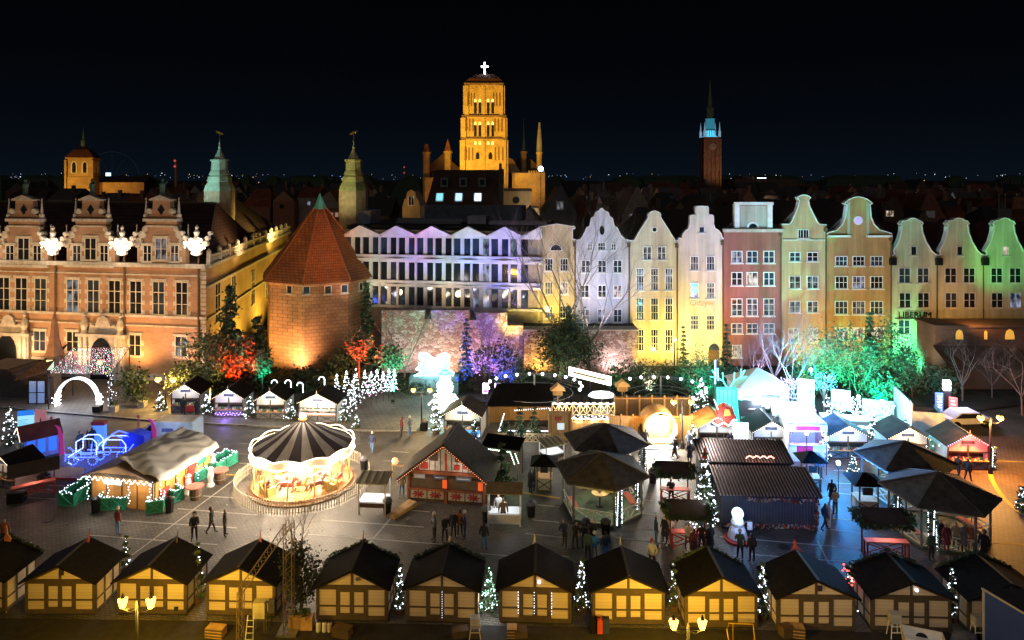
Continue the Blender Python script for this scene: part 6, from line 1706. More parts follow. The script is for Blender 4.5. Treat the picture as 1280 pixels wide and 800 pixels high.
# ---------------------------------------------------------------- gazebos
def gazebo(label, cx_, cy_, rad=2.75, az=3.95, ez=2.75, roofr=3.35, rz=R(10), cushions=True, floorm=None, lamp=(1,.95,.7), lw=60, group="hexagonal gazebos with felt roofs", garland=(), railm=None):
    t = thing("gazebo", label, "gazebo", (cx_,cy_,0), rz, group)
    n = 6; A_ = [2*math.pi*(i+.5)/n for i in range(n)]
    P_ = [(rad*math.cos(a),rad*math.sin(a)) for a in A_]; E = [(roofr*math.cos(a),roofr*math.sin(a)) for a in A_]
    MB().flat(P_,.0,.14).obj("floor", floorm or mat("green_floor",(.10,.15,.07)), t)
    mb = MB(); gr = random.Random(int(cx_*10))
    for i in range(n):
        j = (i+1)%n
        mb.add([(0,0,az),(E[i][0],E[i][1],ez),(E[j][0],E[j][1],ez),(0,0,az-.08),(E[i][0],E[i][1],ez-.08),(E[j][0],E[j][1],ez-.08)],[(0,1,2),(3,5,4),(1,4,5,2)])
    mb.obj("roof", mat("gazebo_felt",(.10,.09,.087),.92,.35,2,bump=.3,spec=.15), t)
    mb = MB()
    for i in range(n): mb.tube((0,0,az+.03),(E[i][0],E[i][1],ez+.03),.035)
    mb.obj("hip_flashing", mat("hip_metal",(.12,.11,.10)), t)
    rm = railm or mat("cream_green_paint",(.58,.60,.50))
    for i in range(n): MB().cbox((P_[i][0],P_[i][1],0),.12,.12,ez-.02,A_[i]).obj("post", mat("grey_post",(.16,.17,.16)), t)
    for i in range(n):
        j = (i+1)%n; a = Vector(P_[i]); b = Vector(P_[j]); D = b-a
        fz = MB(); m = 9
        for k in range(m):
            p = a+D*k/m; q_ = a+D*(k+1)/m; zz = ez-.42-.05*(k%2)
            fz.add([(p.x,p.y,zz),(q_.x,q_.y,zz),(q_.x,q_.y,ez-.08),(p.x,p.y,ez-.08)],[(0,1,2,3)])
        fz.obj("frieze_board", rm, t)
        if i == 1 and group: continue      # the entrance side
        rl = MB()
        for z in (.2,.95): rl.tube((a.x,a.y,z),(b.x,b.y,z),.05)
        for k in range(2):
            p = a+D*k/2; q_ = a+D*(k+1)/2
            rl.tube((p.x,p.y,.2),(q_.x,q_.y,.95),.04).tube((p.x,p.y,.95),(q_.x,q_.y,.2),.04).tube((q_.x,q_.y,.15),(q_.x,q_.y,.98),.04)
        rl.obj("railing", rm, t)
        if cushions and i in (0,2,5) :
            c1 = (a+D*.12)*.86; c2 = (a+D*.88)*.86; u = D.normalized()
            nrm = Vector((-u.y,u.x))*.22
            bn = MB().add([(c1.x-nrm.x,c1.y-nrm.y,.55),(c2.x-nrm.x,c2.y-nrm.y,.55),(c2.x+nrm.x,c2.y+nrm.y,.55),(c1.x+nrm.x,c1.y+nrm.y,.55),(c1.x-nrm.x,c1.y-nrm.y,.63),(c2.x-nrm.x,c2.y-nrm.y,.63),(c2.x+nrm.x,c2.y+nrm.y,.63),(c1.x+nrm.x,c1.y+nrm.y,.63)],[(3,2,1,0),(4,5,6,7),(0,1,5,4),(1,2,6,5),(2,3,7,6),(3,0,4,7)])
            bn.obj("bench_cushion", mat("orange_red_cushion",(.62,.12,.06)), t)
    PZ = Matrix.Translation((cx_,cy_,0)) @ Matrix.Rotation(rz,4,'Z')
    point("gazebo_lamp", (cx_,cy_,ez-.35), lamp, lw, .2)
    return t
gaz = gazebo("front left gazebo with orange cushions and a round table", XX(752,47.4), 47.4)
gazebo("rear left gazebo showing mostly its dark roof behind the front one", XX(757,52.9), 52.9, lw=30, cushions=False)
gazebo("rear right gazebo with a brown felt roof behind the cream hut", XX(1131,49.4), 49.4, lw=14, cushions=False, lamp=(1,.8,.5))
gazebo("front right gazebo crowded with people", XX(1173,44.2), 44.2, roofr=3.5, rad=2.85, lw=20, lamp=(1,.75,.6), railm=mat("cream_rail",(.55,.52,.42)))
t = thing("round_table", "octagonal wooden table standing inside the front left gazebo", "table", (XX(750,47.4),47.5,.14), 0)
MB().lathe([(.62,.9),(.62,.96)],8).obj("table_top", mat("honey_wood",(.55,.35,.14)), t); MB().lathe([(.3,0),(.05,.06),(.05,.9)],8).obj("leg", M_blackmetal, t)
MB().ball((0,0,1.05),.12).obj("plant_pot", M_foldark, t)
def garland_post(label, px, py, h_, n=60, r=.22, m=None):
    X, Y = G(px, py); t = thing("lit_garland", label, "garland", (X,Y,0), 0, "fir garlands with fairy lights wound around posts")
    P_ = np.stack([nrg.normal(0,r*.6,500), nrg.normal(0,r*.6,500), nrg.uniform(.05,h_,500)],1)
    leaves_obj("fir_sprays", P_, .12, [M_foldark,M_folmid], t)
    MB().tube((0,0,0),(0,0,h_),.05).obj("core", M_bark, t)
    mb = MB()
    for i in range(n):
        a = i*2.1; mb.octa((r*1.1*math.cos(a), r*1.1*math.sin(a), .1+(h_-.1)*i/n), .045)
    mb.obj("fairy_lights", m or M_bulb, t); return t
garland_post("lit garland column at the front post of the left gazebo",773,658,2.7,70)
garland_post("lit garland column at the right post of the left gazebo",798,638,2.6,60)
garland_post("lit garland column between the two left gazebo roofs",803,597,2.5,44)
garland_post("lit garland column at the front of the right gazebo",1166,690,2.7,64)
garland_post("short lit garland column at the left post of the right gazebo",1122,640,1.6,34)
garland_post("lit garland beside the red glowing hut",1240,587,1.8,40)
for (px, py, lab) in ((733,668,"black litter bin left of two before the gazebo"),(757,668,"black litter bin right of two before the gazebo"),(484,641,"tall black bin beside the white cart"),(664,645,"dark bin right of the white stall"),(455,587,"black post bin right of the carousel"),(608,652,"dark bin at the lodge's right corner"),(531,538,"black bin beside the middle twin lamp"),(816,603,"barrel planter under the dark canopy stall")):
    t = thing("litter_bin", lab, "bin", (*G(px,py),0), 0); MB().lathe([(.26,0),(.32,.75),(.34,.8)],10).obj("body", M_blackmetal, t); MB().lathe([(.36,.8),(.33,.92),(.1,1.1)],10).obj("lid", mat("grey_lid",(.08,.08,.09)), t)

# ---------------------------------------------------------------- standing tables with canopy
def canopy_table(label, px, py, w=2.0, rz=R(-6), ch=2.2, glow=14, wreath=True, roofm=None, cw_=None):
    X, Y = G(px, py); t = thing("standing_table", label, "table", (X,Y,0), rz, "red standing tables under low dark canopies")
    rp = M_redpaint
    MB().box(-w/2,w/2,-.25,.25,.98,1.05).obj("table_top", mat("coral_table",(.70,.22,.17)), t)
    mb = MB()
    for sx in (-1,1):
        for sy in (-1,1): mb.cbox((sx*(w/2-.05),sy*.22,0),.09,.09,1.0)
    for yy in (-.22,.22): mb.tube((-w/2,yy,.1),(w/2,yy,.95),.04).tube((-w/2,yy,.95),(w/2,yy,.1),.04)
    mb.obj("trestle", rp, t)
    cw2 = (cw_ or w+.5)/2
    mb = MB()
    for sx in (-1,1): mb.cbox((sx*(w/2-.05),.55,0),.08,.08,ch)
    mb.obj("canopy_post", M_darkwood, t)
    MB().slab((-cw2,-.1,ch-.25),(cw2,-.1,ch-.25),(cw2,1.25,ch+.25),(-cw2,1.25,ch+.25),.07).obj("canopy", roofm or mat("brown_canopy",(.07,.05,.045)), t)
    if wreath:
        P1 = np.stack([nrg.uniform(-cw2-.05,cw2+.05,420), nrg.normal(-.12,.06,420), ch-.3+nrg.normal(0,.07,420)],1)
        P2 = [np.stack([s_*cw2+nrg.normal(0,.12,260), nrg.uniform(-.15,1.3,260), ch-.15+nrg.normal(0,.14,260)+.15],1) for s_ in (-1,1)]
        leaves_obj("fir_fringe", np.concatenate([P1]+P2), .13, [M_foldark], t)
    PZ = Matrix.Translation((X,Y,0)) @ Matrix.Rotation(rz,4,'Z')
    point("table_lamp", PZ @ Vector((0,.1,ch-.45)), (1,.45,.35), glow, .1)
    return t
canopy_table("red standing table left of the tall lit tree, nearer the igloo",844,629,2.0)
canopy_table("red standing table with people leaning on it, in front of the dark bar",861,685,2.2,R(-4))
canopy_table("bright red framed standing table below the right gazebo",1108,697,2.5,R(-4),2.2,26)
canopy_table("long red standing table at the left edge by the picket fence",42,622,2.6,R(36),2.0,16,False)
t = thing("picket_fence", "white picket fence panel with a red foot by the blue lit sculptures", "fence", (*G(58,598),0), R(-4))
L_ = XX(108,52)-XX(58,52)
mb = MB()
for i in range(28): mb.box(i*L_/28,i*L_/28+.06,-.02,.02,.1,.95 if i%2 else .9)
mb.box(0,L_,.02,.05,.3,.36).box(0,L_,.02,.05,.75,.81); mb.obj("pickets", M_white, t)
MB().box(-.1,L_+.1,-.06,.08,0,.1).obj("foot_rail", M_redpaint, t)
t = thing("crate_stack", "black covered crates under the left red table", "crate", (*G(21,627),0), R(10)); MB().box(-.5,.5,-.35,.35,0,.75).obj("crate", M_blackmetal, t); MB().box(-.55,.55,-.4,.4,.75,.9).obj("lid", mat("grey_sheet",(.12,.12,.14)), t)

# ---------------------------------------------------------------- little stalls
def cart(label, px, py, w, d, h_, rm, rz=R(-5), front=True, glow=20, gcol=(.9,.95,1), slats=False):
    X, Y = G(px, py); t = thing("market_cart", label, "stall", (X,Y,0), rz)
    mb = MB()
    for sx in (-1,1):
        for sy in (0,1): mb.cbox((sx*(w/2-.04),sy*d,0),.07,.07,h_ + (.15 if sy else 0))
    mb.obj("post", M_white, t)
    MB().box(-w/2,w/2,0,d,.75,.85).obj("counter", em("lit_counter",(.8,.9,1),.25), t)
    if front: MB().box(-w/2,w/2,.0,.05,.15,.75).obj("front_panel", M_white, t)
    else: MB().box(-w/2,w/2,.0,.05,.45,.75).obj("front_panel", M_darkwood, t)
    r_ = MB().slab((-w/2-.12,-.15,h_),(w/2+.12,-.15,h_),(w/2+.12,d+.15,h_+.22),(-w/2-.12,d+.15,h_+.22),.06)
    if slats:
        for i in range(5): r_.slab((-w/2-.1+i*(w+.1)/4-.04,-.17,h_+.04),(-w/2-.1+i*(w+.1)/4+.04,-.17,h_+.04),(-w/2-.1+i*(w+.1)/4+.04,d+.15,h_+.26),(-w/2-.1+i*(w+.1)/4-.04,d+.15,h_+.26),.04)
    r_.obj("canopy", rm, t)
    PZ = Matrix.Translation((X,Y,0)) @ Matrix.Rotation(rz,4,'Z')
    point("cart_lamp", PZ @ Vector((0,d*.4,h_-.2)), gcol, glow, .1)
    return t
cart("white framed cart with a pale slatted canopy right of the carousel",465,643,1.9,1.3,2.15,mat("pale_slats",(.45,.42,.34)),R(-5),False,22,slats=True)
cart("white stall with a tan canopy where a customer stands",630,658,2.2,1.0,2.2,mat("tan_canopy",(.34,.26,.15)),R(-3),True,26)
cart("tilted tan roofed stand between the kiosk and the rear gazebo",694,580,1.7,1.2,1.5,mat("straw_canopy",(.42,.37,.24)),R(25),False,18,slats=True)
def kiosk(label, px, py, w=1.15, h_=2.3, rz=R(-5), glow=8, gcol=(1,.9,.7), ap=.55):
    X, Y = G(px, py); t = thing("kiosk", label, "kiosk", (X,Y,0), rz, "narrow timber kiosks with hipped dark roofs")
    mb = MB()
    for sx in (-1,1):
        for sy in (0,1): mb.cbox((sx*(w/2-.05),sy*w,0),.09,.09,h_)
    mb.box(-w/2,w/2,0,w,.0,.08).tube((-w/2,-.02,.1),(w/2,-.02,.85),.04).tube((-w/2,-.02,.85),(w/2,-.02,.1),.04)
    mb.obj("timber_frame", M_hutframe, t)
    MB().box(-w/2+.04,w/2-.04,.02,.06,.08,.9).box(-w/2+.02,-w/2+.06,.06,w-.06,.08,.9).box(w/2-.06,w/2-.02,.06,w-.06,.08,.9).obj("panel", mat("kiosk_panel",(.32,.33,.26)), t)
    MB().box(-w/2-.05,w/2+.05,-.08,w+.05,.9,.96).obj("shelf", M_wood, t)
    MB().box(-w*.25,w*.25,.1,.2,1.3,1.8).obj("menu_board", M_dark, t)
    r_ = w*.5+.45
    MB().add([(-r_,-.45,h_),(r_,-.45,h_),(r_,w+.45,h_),(-r_,w+.45,h_),(-.1,w/2,h_+ap),(.1,w/2,h_+ap)],[(3,2,1,0),(0,1,5,4),(1,2,5),(2,3,4,5),(3,0,4)]).obj("roof", M_hutfelt, t)
    PZ = Matrix.Translation((X,Y,0)) @ Matrix.Rotation(rz,4,'Z'); point("kiosk_lamp", PZ @ Vector((0,w*.5,h_-.25)), gcol, glow, .08)
    return t
kiosk("narrow kiosk left of the gazebos with a black fringed roof",680,614,1.1,1.95)
kiosk("blue lit narrow kiosk with a pointed roof beside the dark bar",1017,614,1.1,2.2,R(-3),16,(.3,.6,1))
kiosk("narrow kiosk between the blue lane and the right gazebo",1086,644,1.3,2.1,R(-5),6)

# ---------------------------------------------------------------- dark ribbed bar and the snowman
RX, RY = G(962, 662)
rb_ = thing("ribbed_bar", "dark boarded bar with two ribbed metal roofs and snowy garlands", "hut", (RX,RY,0), R(-2.5))
w = 6.2
MB().box(-w/2,w/2,0,2.3,0,2.3).box(-w/2-.5,w/2-.6,3.1,5.2,0,3.0).obj("wall", mat("dark_blue_boards",(.035,.045,.07),.6,.3,2), rb_)
q = MB()
for i in range(32): q.box(-w/2+.1+i*(w-.2)/31-.015,-w/2+.1+i*(w-.2)/31+.015,-.03,0,.1,2.2)
q.obj("board_battens", mat("blue_grey_batten",(.07,.08,.12)), rb_)
ro = MB(); ri = MB()
for (xa,xb,ya,yb,za,zb_,n) in ((-w/2-.15,w/2+.15,-.35,2.6,2.32,3.05,30),(-w/2-.7,w/2-.45,3.0,5.6,3.1,3.75,30)):
    ro.slab((xa,ya,za),(xb,ya,za),(xb,yb,zb_),(xa,yb,zb_),.08)
    for i in range(n+1):
        xx = xa+(xb-xa)*i/n; ri.slab((xx-.035,ya-.02,za+.07),(xx+.035,ya-.02,za+.07),(xx+.035,yb,zb_+.07),(xx-.035,yb,zb_+.07),.07)
ro.obj("roof", mat("dark_metal_roof",(.05,.045,.05),.45,.2,2,metal=.5), rb_); ri.obj("roof_ribs", mat("copper_edge_rib",(.42,.34,.32),.35,.2,2,metal=.6), rb_)
P1 = [np.stack([nrg.uniform(-w/2+.2,w/2-.1,700), nrg.normal(-.12,.05,700), .28+nrg.normal(0,.07,700)],1)]
for k in range(500):
    pass
xx = nrg.uniform(-1.6,w/2-.2,520); P1.append(np.stack([xx, nrg.normal(-.12,.05,520), 2.12-.18*np.abs(np.sin((xx+1.6)*1.45))+nrg.normal(0,.05,520)],1))
P1.append(np.stack([w/2-.1+nrg.normal(0,.06,220), nrg.normal(-.12,.05,220), nrg.uniform(.3,2.2,220)],1))
leaves_obj("snowy_garland", np.concatenate(P1), .10, [mat("snowy_fir",(.40,.42,.45)),M_foldark,mat("berry_red",(.4,.03,.03))], rb_)
q = MB()
for i in range(26): q.octa((-.55+1.9*i/25,3.2+.05*(i%2),3.35+.14*abs(math.sin(i*.5))),.06)
q.obj("roof_lights", em("red_cream_bulbs",(1,.45,.35),3.5), rb_)
PR = Matrix.Translation((RX,RY,0)) @ Matrix.Rotation(R(-2.5),4,'Z')
point("blue_wash", PR @ Vector((2.2,-2.6,3.2)), (.12,.3,1), 55, .4)
spot("roof_streak", PR @ Vector((-2,7.5,7)), PR @ Vector((0,1,2.6)), (1,.85,.8), 420, 80, .9, .2)
t = thing("snowman", "glowing headed white snowman figure standing before the dark bar", "snowman", (XX(922,43.3),43.3,0))
MB().lathe([(.55,0),(.62,.25),(.5,.7),(.36,.95),(.42,1.15),(.34,1.35)],14).obj("body", mat("white_plush",(.6,.6,.62)), t)
MB().ball((0,0,1.70),.37,n=16).obj("head", em("snowman_lamp",(.50,.75,1),2.6), t)
MB().tube((.35,0,1.1),(.8,-.1,1.3),.05).tube((-.35,0,1.1),(-.75,-.1,.9),.05).obj("arm", M_darkwood, t)
MB().box(.6,.9,-.1,-.05,.7,1.2).obj("signboard", M_white, t)
MB().lathe([(.8,0),(.85,.16)],14).obj("base", M_redpaint, t)
point("snowman_glow",(XX(922,43.3),42.5,1.8),(.3,.5,1),60,.4)
x, y = G(893,668)
t = lit_fir("tall slim christmas tree thick with white lights beside the dark bar", x-.5, y+.4, 5.0, .85, 330, M_bulb, .045, leaf=1700, glow=20)
MB().lathe([(.22,4.75),(.02,5.5)],6).obj("red_top", M_redpaint, t)

# ---------------------------------------------------------------- glowing barrel igloo
X, Y = XX(826,58.2), 58.2
t = thing("barrel_sauna", "round wooden barrel booth glowing warm white from its open end", "booth", (X,Y,0))
N = 24; ro, riN = 1.5, 1.38; mb = MB()
for i in range(N):
    a, b = 2*math.pi*i/N, 2*math.pi*(i+1)/N; c0, s0, c1, s1 = math.cos(a), math.sin(a), math.cos(b), math.sin(b)
    mb.add([(ro*c0,0,1.5+ro*s0),(ro*c1,0,1.5+ro*s1),(ro*c1,2.2,1.5+ro*s1),(ro*c0,2.2,1.5+ro*s0),(riN*c0,0,1.5+riN*s0),(riN*c1,0,1.5+riN*s1),(riN*c1,2.2,1.5+riN*s1),(riN*c0,2.2,1.5+riN*s0)],[(0,3,2,1),(4,5,6,7),(0,1,5,4)])
mb.obj("shell", mat("golden_staves",(.42,.26,.11),.6,.2,2), t)
MB().prism([(riN*math.cos(2*math.pi*i/N),1.5+riN*math.sin(2*math.pi*i/N)) for i in range(N)],2.1,2.2).obj("back_wall", M_cream, t)
MB().box(-1.0,1.0,1.3,1.8,.35,.8).box(-1.1,1.1,.2,2.0,.2,.34).obj("bench", M_wood, t)
q = MB(); 
for xx in (-.7,.1,.8): q.box(xx-.22,xx+.22,1.2,1.5,.82,1.1)
q.obj("pillow", mat("violet_pillow",(.3,.2,.35)), t)
MB().box(-1.4,1.4,-.5,0,.02,.18).obj("step", M_white, t)
point("barrel_light", (X,Y+.9,2.0), (1,.95,.84), 1500, .3)
point("barrel_front_light", (X+.3,Y-1.6,2.4), (.8,.92,1), 520, .2)
t = thing("info_board", "white information board left of the glowing barrel", "sign", (XX(798,59.5),59.5,0)); MB().box(-.5,.5,-.03,.03,.5,1.9).obj("panel", em("lit_board",(.75,.9,.95),.6), t); MB().cbox((-.45,.05,0),.06,.06,1.9).cbox((.45,.05,0),.06,.06,1.9).obj("post", M_blackmetal, t)

# ---------------------------------------------------------------- street lamps
M_lampglass = em("sodium_lamp_glass_bright", (1.0,.58,.10), 4.5)
def twin_lamp(label, px, py_base, py_lamp, w_, col=(1.0,.62,.22), Y=None, lamp_r=.17, spread=.75, name="street_lamp", glass=None, lantern=False, grp="twin armed street lamps"):
    X, Yb = G(px, py_base) if Y is None else (XX(px,Y), Y)
    zl = ZZ(py_lamp, Yb); t = thing(name, label, "street lamp", (X,Yb,0), 0, grp)
    MB().lathe([(.18,0),(.16,.5),(.08,.7),(.06,zl-.3),(.03,zl+.1)],8).obj("pole", M_blackmetal, t)
    MB().path([(-spread,0,zl-.25),(-spread*.5,0,zl-.42),(0,0,zl-.3),(spread*.5,0,zl-.42),(spread,0,zl-.25)],.03,5).tube((-spread,0,zl-.28),(spread,0,zl-.28),.02).obj("cross_arm", M_blackmetal, t)
    for s_ in (-1,1):
        g_ = MB().lathe([(.12,zl-.22),(lamp_r*1.2,zl+.14),(.02,zl+.22)] if lantern else [(.04,zl-lamp_r),(lamp_r*1.3,zl),(lamp_r*1.1,zl+lamp_r*.8),(.02,zl+lamp_r*1.2)],8 if not lantern else 6,(s_*spread,0,0)).obj("lamp_glass", glass or M_lampglass, t)
        MB().lathe([(lamp_r*.55,zl+.2),(.06,zl+.3),(.03,zl+.4)],6,(s_*spread,0,0)).obj("lamp_cap", M_blackmetal, g_)
        point("street_light", (X+s_*spread,Yb-.0,zl-.45), col, w_, .18)
    return t
twin_lamp("twin street lamp in the middle before the glowing snowman",527,538,488,220)
twin_lamp("twin street lamp right behind the glowing barrel",853,561,503,330,lamp_r=.2)
twin_lamp("twin street lamp over the orange paving at the right",1238,592,523,900,(1,.48,.10),lamp_r=.2)
twin_lamp("twin street lamp at the armoury corner",207,511,475,330,(1,.60,.16),lamp_r=.24)
twin_lamp("tall twin lantern in front of the yellow closed hut, lower left",171,900,753,440,(1.0,.58,.05),Y=30.2,lamp_r=.19,spread=.62,lantern=True)
twin_lamp("tall twin lantern at the bottom before the ninth closed hut",860,930,780,340,(1.0,.58,.05),Y=30.6,lamp_r=.19,spread=.64,lantern=True)
for px,Yk,w_ in ((350,29.6,420),(1130,26,190),(600,26.5,210)): pass
t = thing("street_lamp", "single round lamp on a thin pole before the buff house", "street lamp", (XX(843,72),72,0))
zl = ZZ(424,72); MB().lathe([(.1,0),(.06,zl-.2)],6).obj("pole", M_blackmetal, t); MB().ball((0,0,zl),.24).obj("lamp_globe", M_lampglass, t); point("street_light",(XX(843,72),71.6,zl-.1),(1,.66,.2),260,.2)
t = thing("pylon", "dark pylon with a dazzling white lamp and vertical blue and red lit signs", "sign", (XX(1183,66),66,0), R(-20))
zl = ZZ(481,66); MB().box(-.35,.35,-.2,.2,0,zl-.6).obj("column", M_blackmetal, t); MB().box(-.3,.3,-.25,.1,zl-.45,zl+.45).obj("lamp", em("dazzling_lamp",(.92,.9,1),20), t)
MB().box(.15,.85,-.35,-.2,ZZ(523,66),ZZ(495,66)).obj("red_sign", em("red_sign",(.9,.16,.12),.9), t); MB().box(-1.0,-.35,-.35,-.2,ZZ(527,66),ZZ(491,66)).obj("blue_sign", em("blue_sign_lit",(.12,.25,1),.9), t)
q = MB()
for i in range(9): q.box(-.85+.05*(i%2),-.45,-.37,-.35,ZZ(523,66)+.26*i,ZZ(523,66)+.26*i+.12)
for i in range(6): q.box(.3,.7-.08*(i%2),-.37,-.35,ZZ(521,66)+.32*i,ZZ(521,66)+.32*i+.14)
q.obj("sign_lines", em("sign_line_white",(1,.9,.95),1.2), t); point("pylon_light",(XX(1183,66),65.2,zl),(.7,.6,1),320,.3)
# white container walls
t = thing("container_booth", "white walled open topped container left of the pylon", "booth", (XX(1163,59),59.3,0), R(-14))
MB().box(-1.2,1.2,0,.1,0,2.6).box(-1.3,-1.2,0,5.2,0,3.3).box(1.2,1.3,0,2.4,0,2.6).obj("wall", mat("white_container",(.6,.6,.62)), t); MB().box(-1.2,1.2,.1,2.4,2.2,2.3).obj("roof", M_darkwood, t)
t = thing("parked_car", "white car parked in the dark behind the red glowing hut", "car", (XX(1210,63),63.5,0), R(4))
MB().prism([(-2.1,.35),(2.1,.35),(2.15,.75),(1.5,.85),(.9,1.35),(-.9,1.38),(-1.6,.9),(-2.15,.8)],-.8,.8).obj("body", M_white, t); MB().prism([(-1.45,.88),(1.3,.88),(.85,1.28),(-.85,1.3)],-.82,.82).obj("window", M_glass, t)
for xx in (-1.35,1.35): 
    o_ = MB().lathe([(.32,0),(.32,.2)],12).obj("wheel", M_blackmetal, t); o_.location = (xx,-.72,.32); o_.rotation_euler = (R(90),0,0)

X, Y = G(628, 600)
t = thing("canopy", "dark low canopy edged with pale green bulbs behind the lodge", "canopy", (XX(622,52),52,0), R(-9)); MB().slab((-1.3,0,2.5),(1.7,0,2.3),(1.9,1.6,2.7),(-1.1,1.6,2.9),.08).obj("roof", M_hutfelt, t)
MB().cbox((-1.1,.1,0),.09,.09,2.4).cbox((1.5,.1,0),.09,.09,2.3).cbox((1.7,1.5,0),.09,.09,2.5).obj("post", M_darkwood, t)
q = MB()
for i in range(13): q.octa((-1.0+.16*i,-.06,2.32-.012*i),.06); q.octa((1.0+.055*i,-.1-.02*i,2.15-.13*(i%7)),.05)
q.obj("fairy_lights", em("pale_green_bulbs",(.7,1,.75),5), t); point("canopy_glow",(XX(640,51),50.9,1.9),(.75,1,.6),30,.3)
conifer("dark fir standing at the lodge's right wall", XX(627,50.6), 50.6, 3.2, .9, 1500, .14)
# ---------------------------------------------------------------- light sculptures and lit firs
def rope(mb, pts, step=.14, size=.05):
    for a, b in zip(pts[:-1], pts[1:]):
        a, b = Vector(a), Vector(b); n = max(1, int((b-a).length/step))
        for i in range(n): mb.octa(a+(b-a)*((i+.5)/n), size)
    return mb
def arc(cx_, cz_, r, a0, a1, n=14, y=0.0, ry=1.0): return [(cx_+r*math.cos(a0+(a1-a0)*i/n), y, cz_+ry*r*math.sin(a0+(a1-a0)*i/n)) for i in range(n+1)]
# great lit arch and the net of coloured lights over it
X, Y = XX(95,68), 68.0
t = thing("light_arch", "tall white glowing arch of lights over the path below the armoury", "arch", (X,Y,.12), R(-3))
rx = 2.15; mb = MB(); fr = MB()
prev = None
for y_ in (0,.25,.5):
    p = [(-rx,y_,0)]+[(rx*math.cos(math.pi-math.pi*i/20), y_, .55+2.3*math.sin(math.pi*i/20)) for i in range(21)]+[(rx,y_,0)]
    rope(mb, p, .13, .075); fr.path(p, .04)
fr.obj("frame", mat("white_frame",(.7,.7,.75)), t); mb.obj("light_rope", em("arch_white",(.80,.88,1),6), t)
for s_ in (-1,1):
    q = MB()
    for i in range(70): q.octa((s_*(rx+nrg.normal(0,.16)), .25+nrg.normal(0,.16), nrg.uniform(.05,1.3)), .06)
    q.obj("light_cluster", em("arch_warm",(1,.9,.75),6), t)
for xx,zz in ((-1.5,1.6),(0,2.3),(1.5,1.6)): point("arch_glow",(X+xx,Y-.4,zz),(.75,.82,1),60,.3)
point("arch_path_glow",(X-.5,Y-3.0,3),(.45,.6,1),170,.6)
t = thing("light_canopy", "slanting net roof of pink white and teal lights above the arch", "light canopy", (X,Y,0), R(-2))
cols = [em("net_white",(.9,.95,1),2.2), em("net_pink",(1,.30,.55),1.5), em("net_teal",(.2,.7,.6),1.0), em("net_cream",(1,.75,.45),1.5)]
A0 = (XX(62,67.6)-X,-.6,ZZ(467,67.4)); A1 = (XX(139,67.4)-X,-.6,ZZ(468,67.4)); B0 = (XX(89,71.5)-X,3.5,ZZ(435,71.5)); B1 = (XX(161,71.5)-X,3.5,ZZ(434,71.5))
mb = MB(); rs_ = random.Random(2)
for i in range(24):
    for j in range(34):
        u = (j+rs_.uniform(-.3,.3)+.5)/34; v = (i+rs_.uniform(-.3,.3)+.5)/24
        p = [A0[k]*(1-u)*(1-v)+A1[k]*u*(1-v)+B0[k]*(1-u)*v+B1[k]*u*v for k in range(3)]
        p[2] -= .25*math.sin(math.pi*u)*math.sin(math.pi*v)
        mb.octa(p, rs_.choice((.025,.035,.045,.055)), rs_.choice((0,1,1,2,3,0)))
mb.obj("light_net", cols, t)
mb = MB()
for p in (A0,A1,B0,B1): mb.tube((p[0],p[1],0),p,.06,.05,6)
for a,b in ((A0,A1),(B0,B1),(A0,B0),(A1,B1)): mb.tube(a,b,.035)
mb.obj("frame", M_blackmetal, t)
q = MB()
for i in range(26): q.octa((A1[0]+nrg.normal(0,.2),A1[1]+nrg.normal(0,.2),.6+i*.12),.045)
q.obj("side_lights", M_bulb, t)
t = thing("gazebo_roof_shelter", "dark shingled lantern shaped shelter with a tall spire left of the light net", "shelter", (XX(68,71),71,0))
MB().lathe([(.7,0),(.7,4.6)],6).obj("body", M_darkwood, t); MB().lathe([(.95,4.6),(.5,6.2),(.3,8),(.03,9.2)],6).obj("spire", mat("copper_brown_spire",(.25,.12,.06)), t)
MB().box(-.35,.35,-.72,-.6,3.2,4.2).obj("lit_pane", em("greenish_lit_pane",(.7,.85,.55),.7), t)
MB().slab((-2.6,-2.2,2.6),(0.4,-2.2,3.4),(.4,1.5,5.4),(-2.6,1.5,3.4),.12).obj("roof", M_browntile, t)
t = thing("stair_block", "dark stone stair and wall by the armoury's left portal", "stairs", (XX(20,71),71,0), R(-8))
mb = MB(); mb.box(-5,-1,0,4,0,3.0)
for i in range(8): mb.box(-1+i*.5,-.5+i*.5,0,3,0,2.8-i*.33)
mb.obj("masonry", mat("dark_stone",(.07,.055,.05)), t)
t = thing("glass_phone_box", "bluish glass panelled box behind the posters", "booth", (XX(46,69),69,0)); MB().box(-.9,.9,0,.9,0,.15).box(-.9,.9,0,.9,2.5,2.6).cbox((0,0,0),.08,.08,2.5).cbox((-.86,0,0),.08,.08,2.5).cbox((.86,0,0),.08,.08,2.5).obj("frame", M_blackmetal, t)
MB().box(-.8,-.06,.03,.06,1.3,2.4).box(.06,.8,.03,.06,1.3,2.4).box(-.8,-.06,.03,.06,.2,1.2).box(.06,.8,.03,.06,.2,1.2).obj("pane", em("blue_grey_pane",(.25,.35,.6),.3), t)

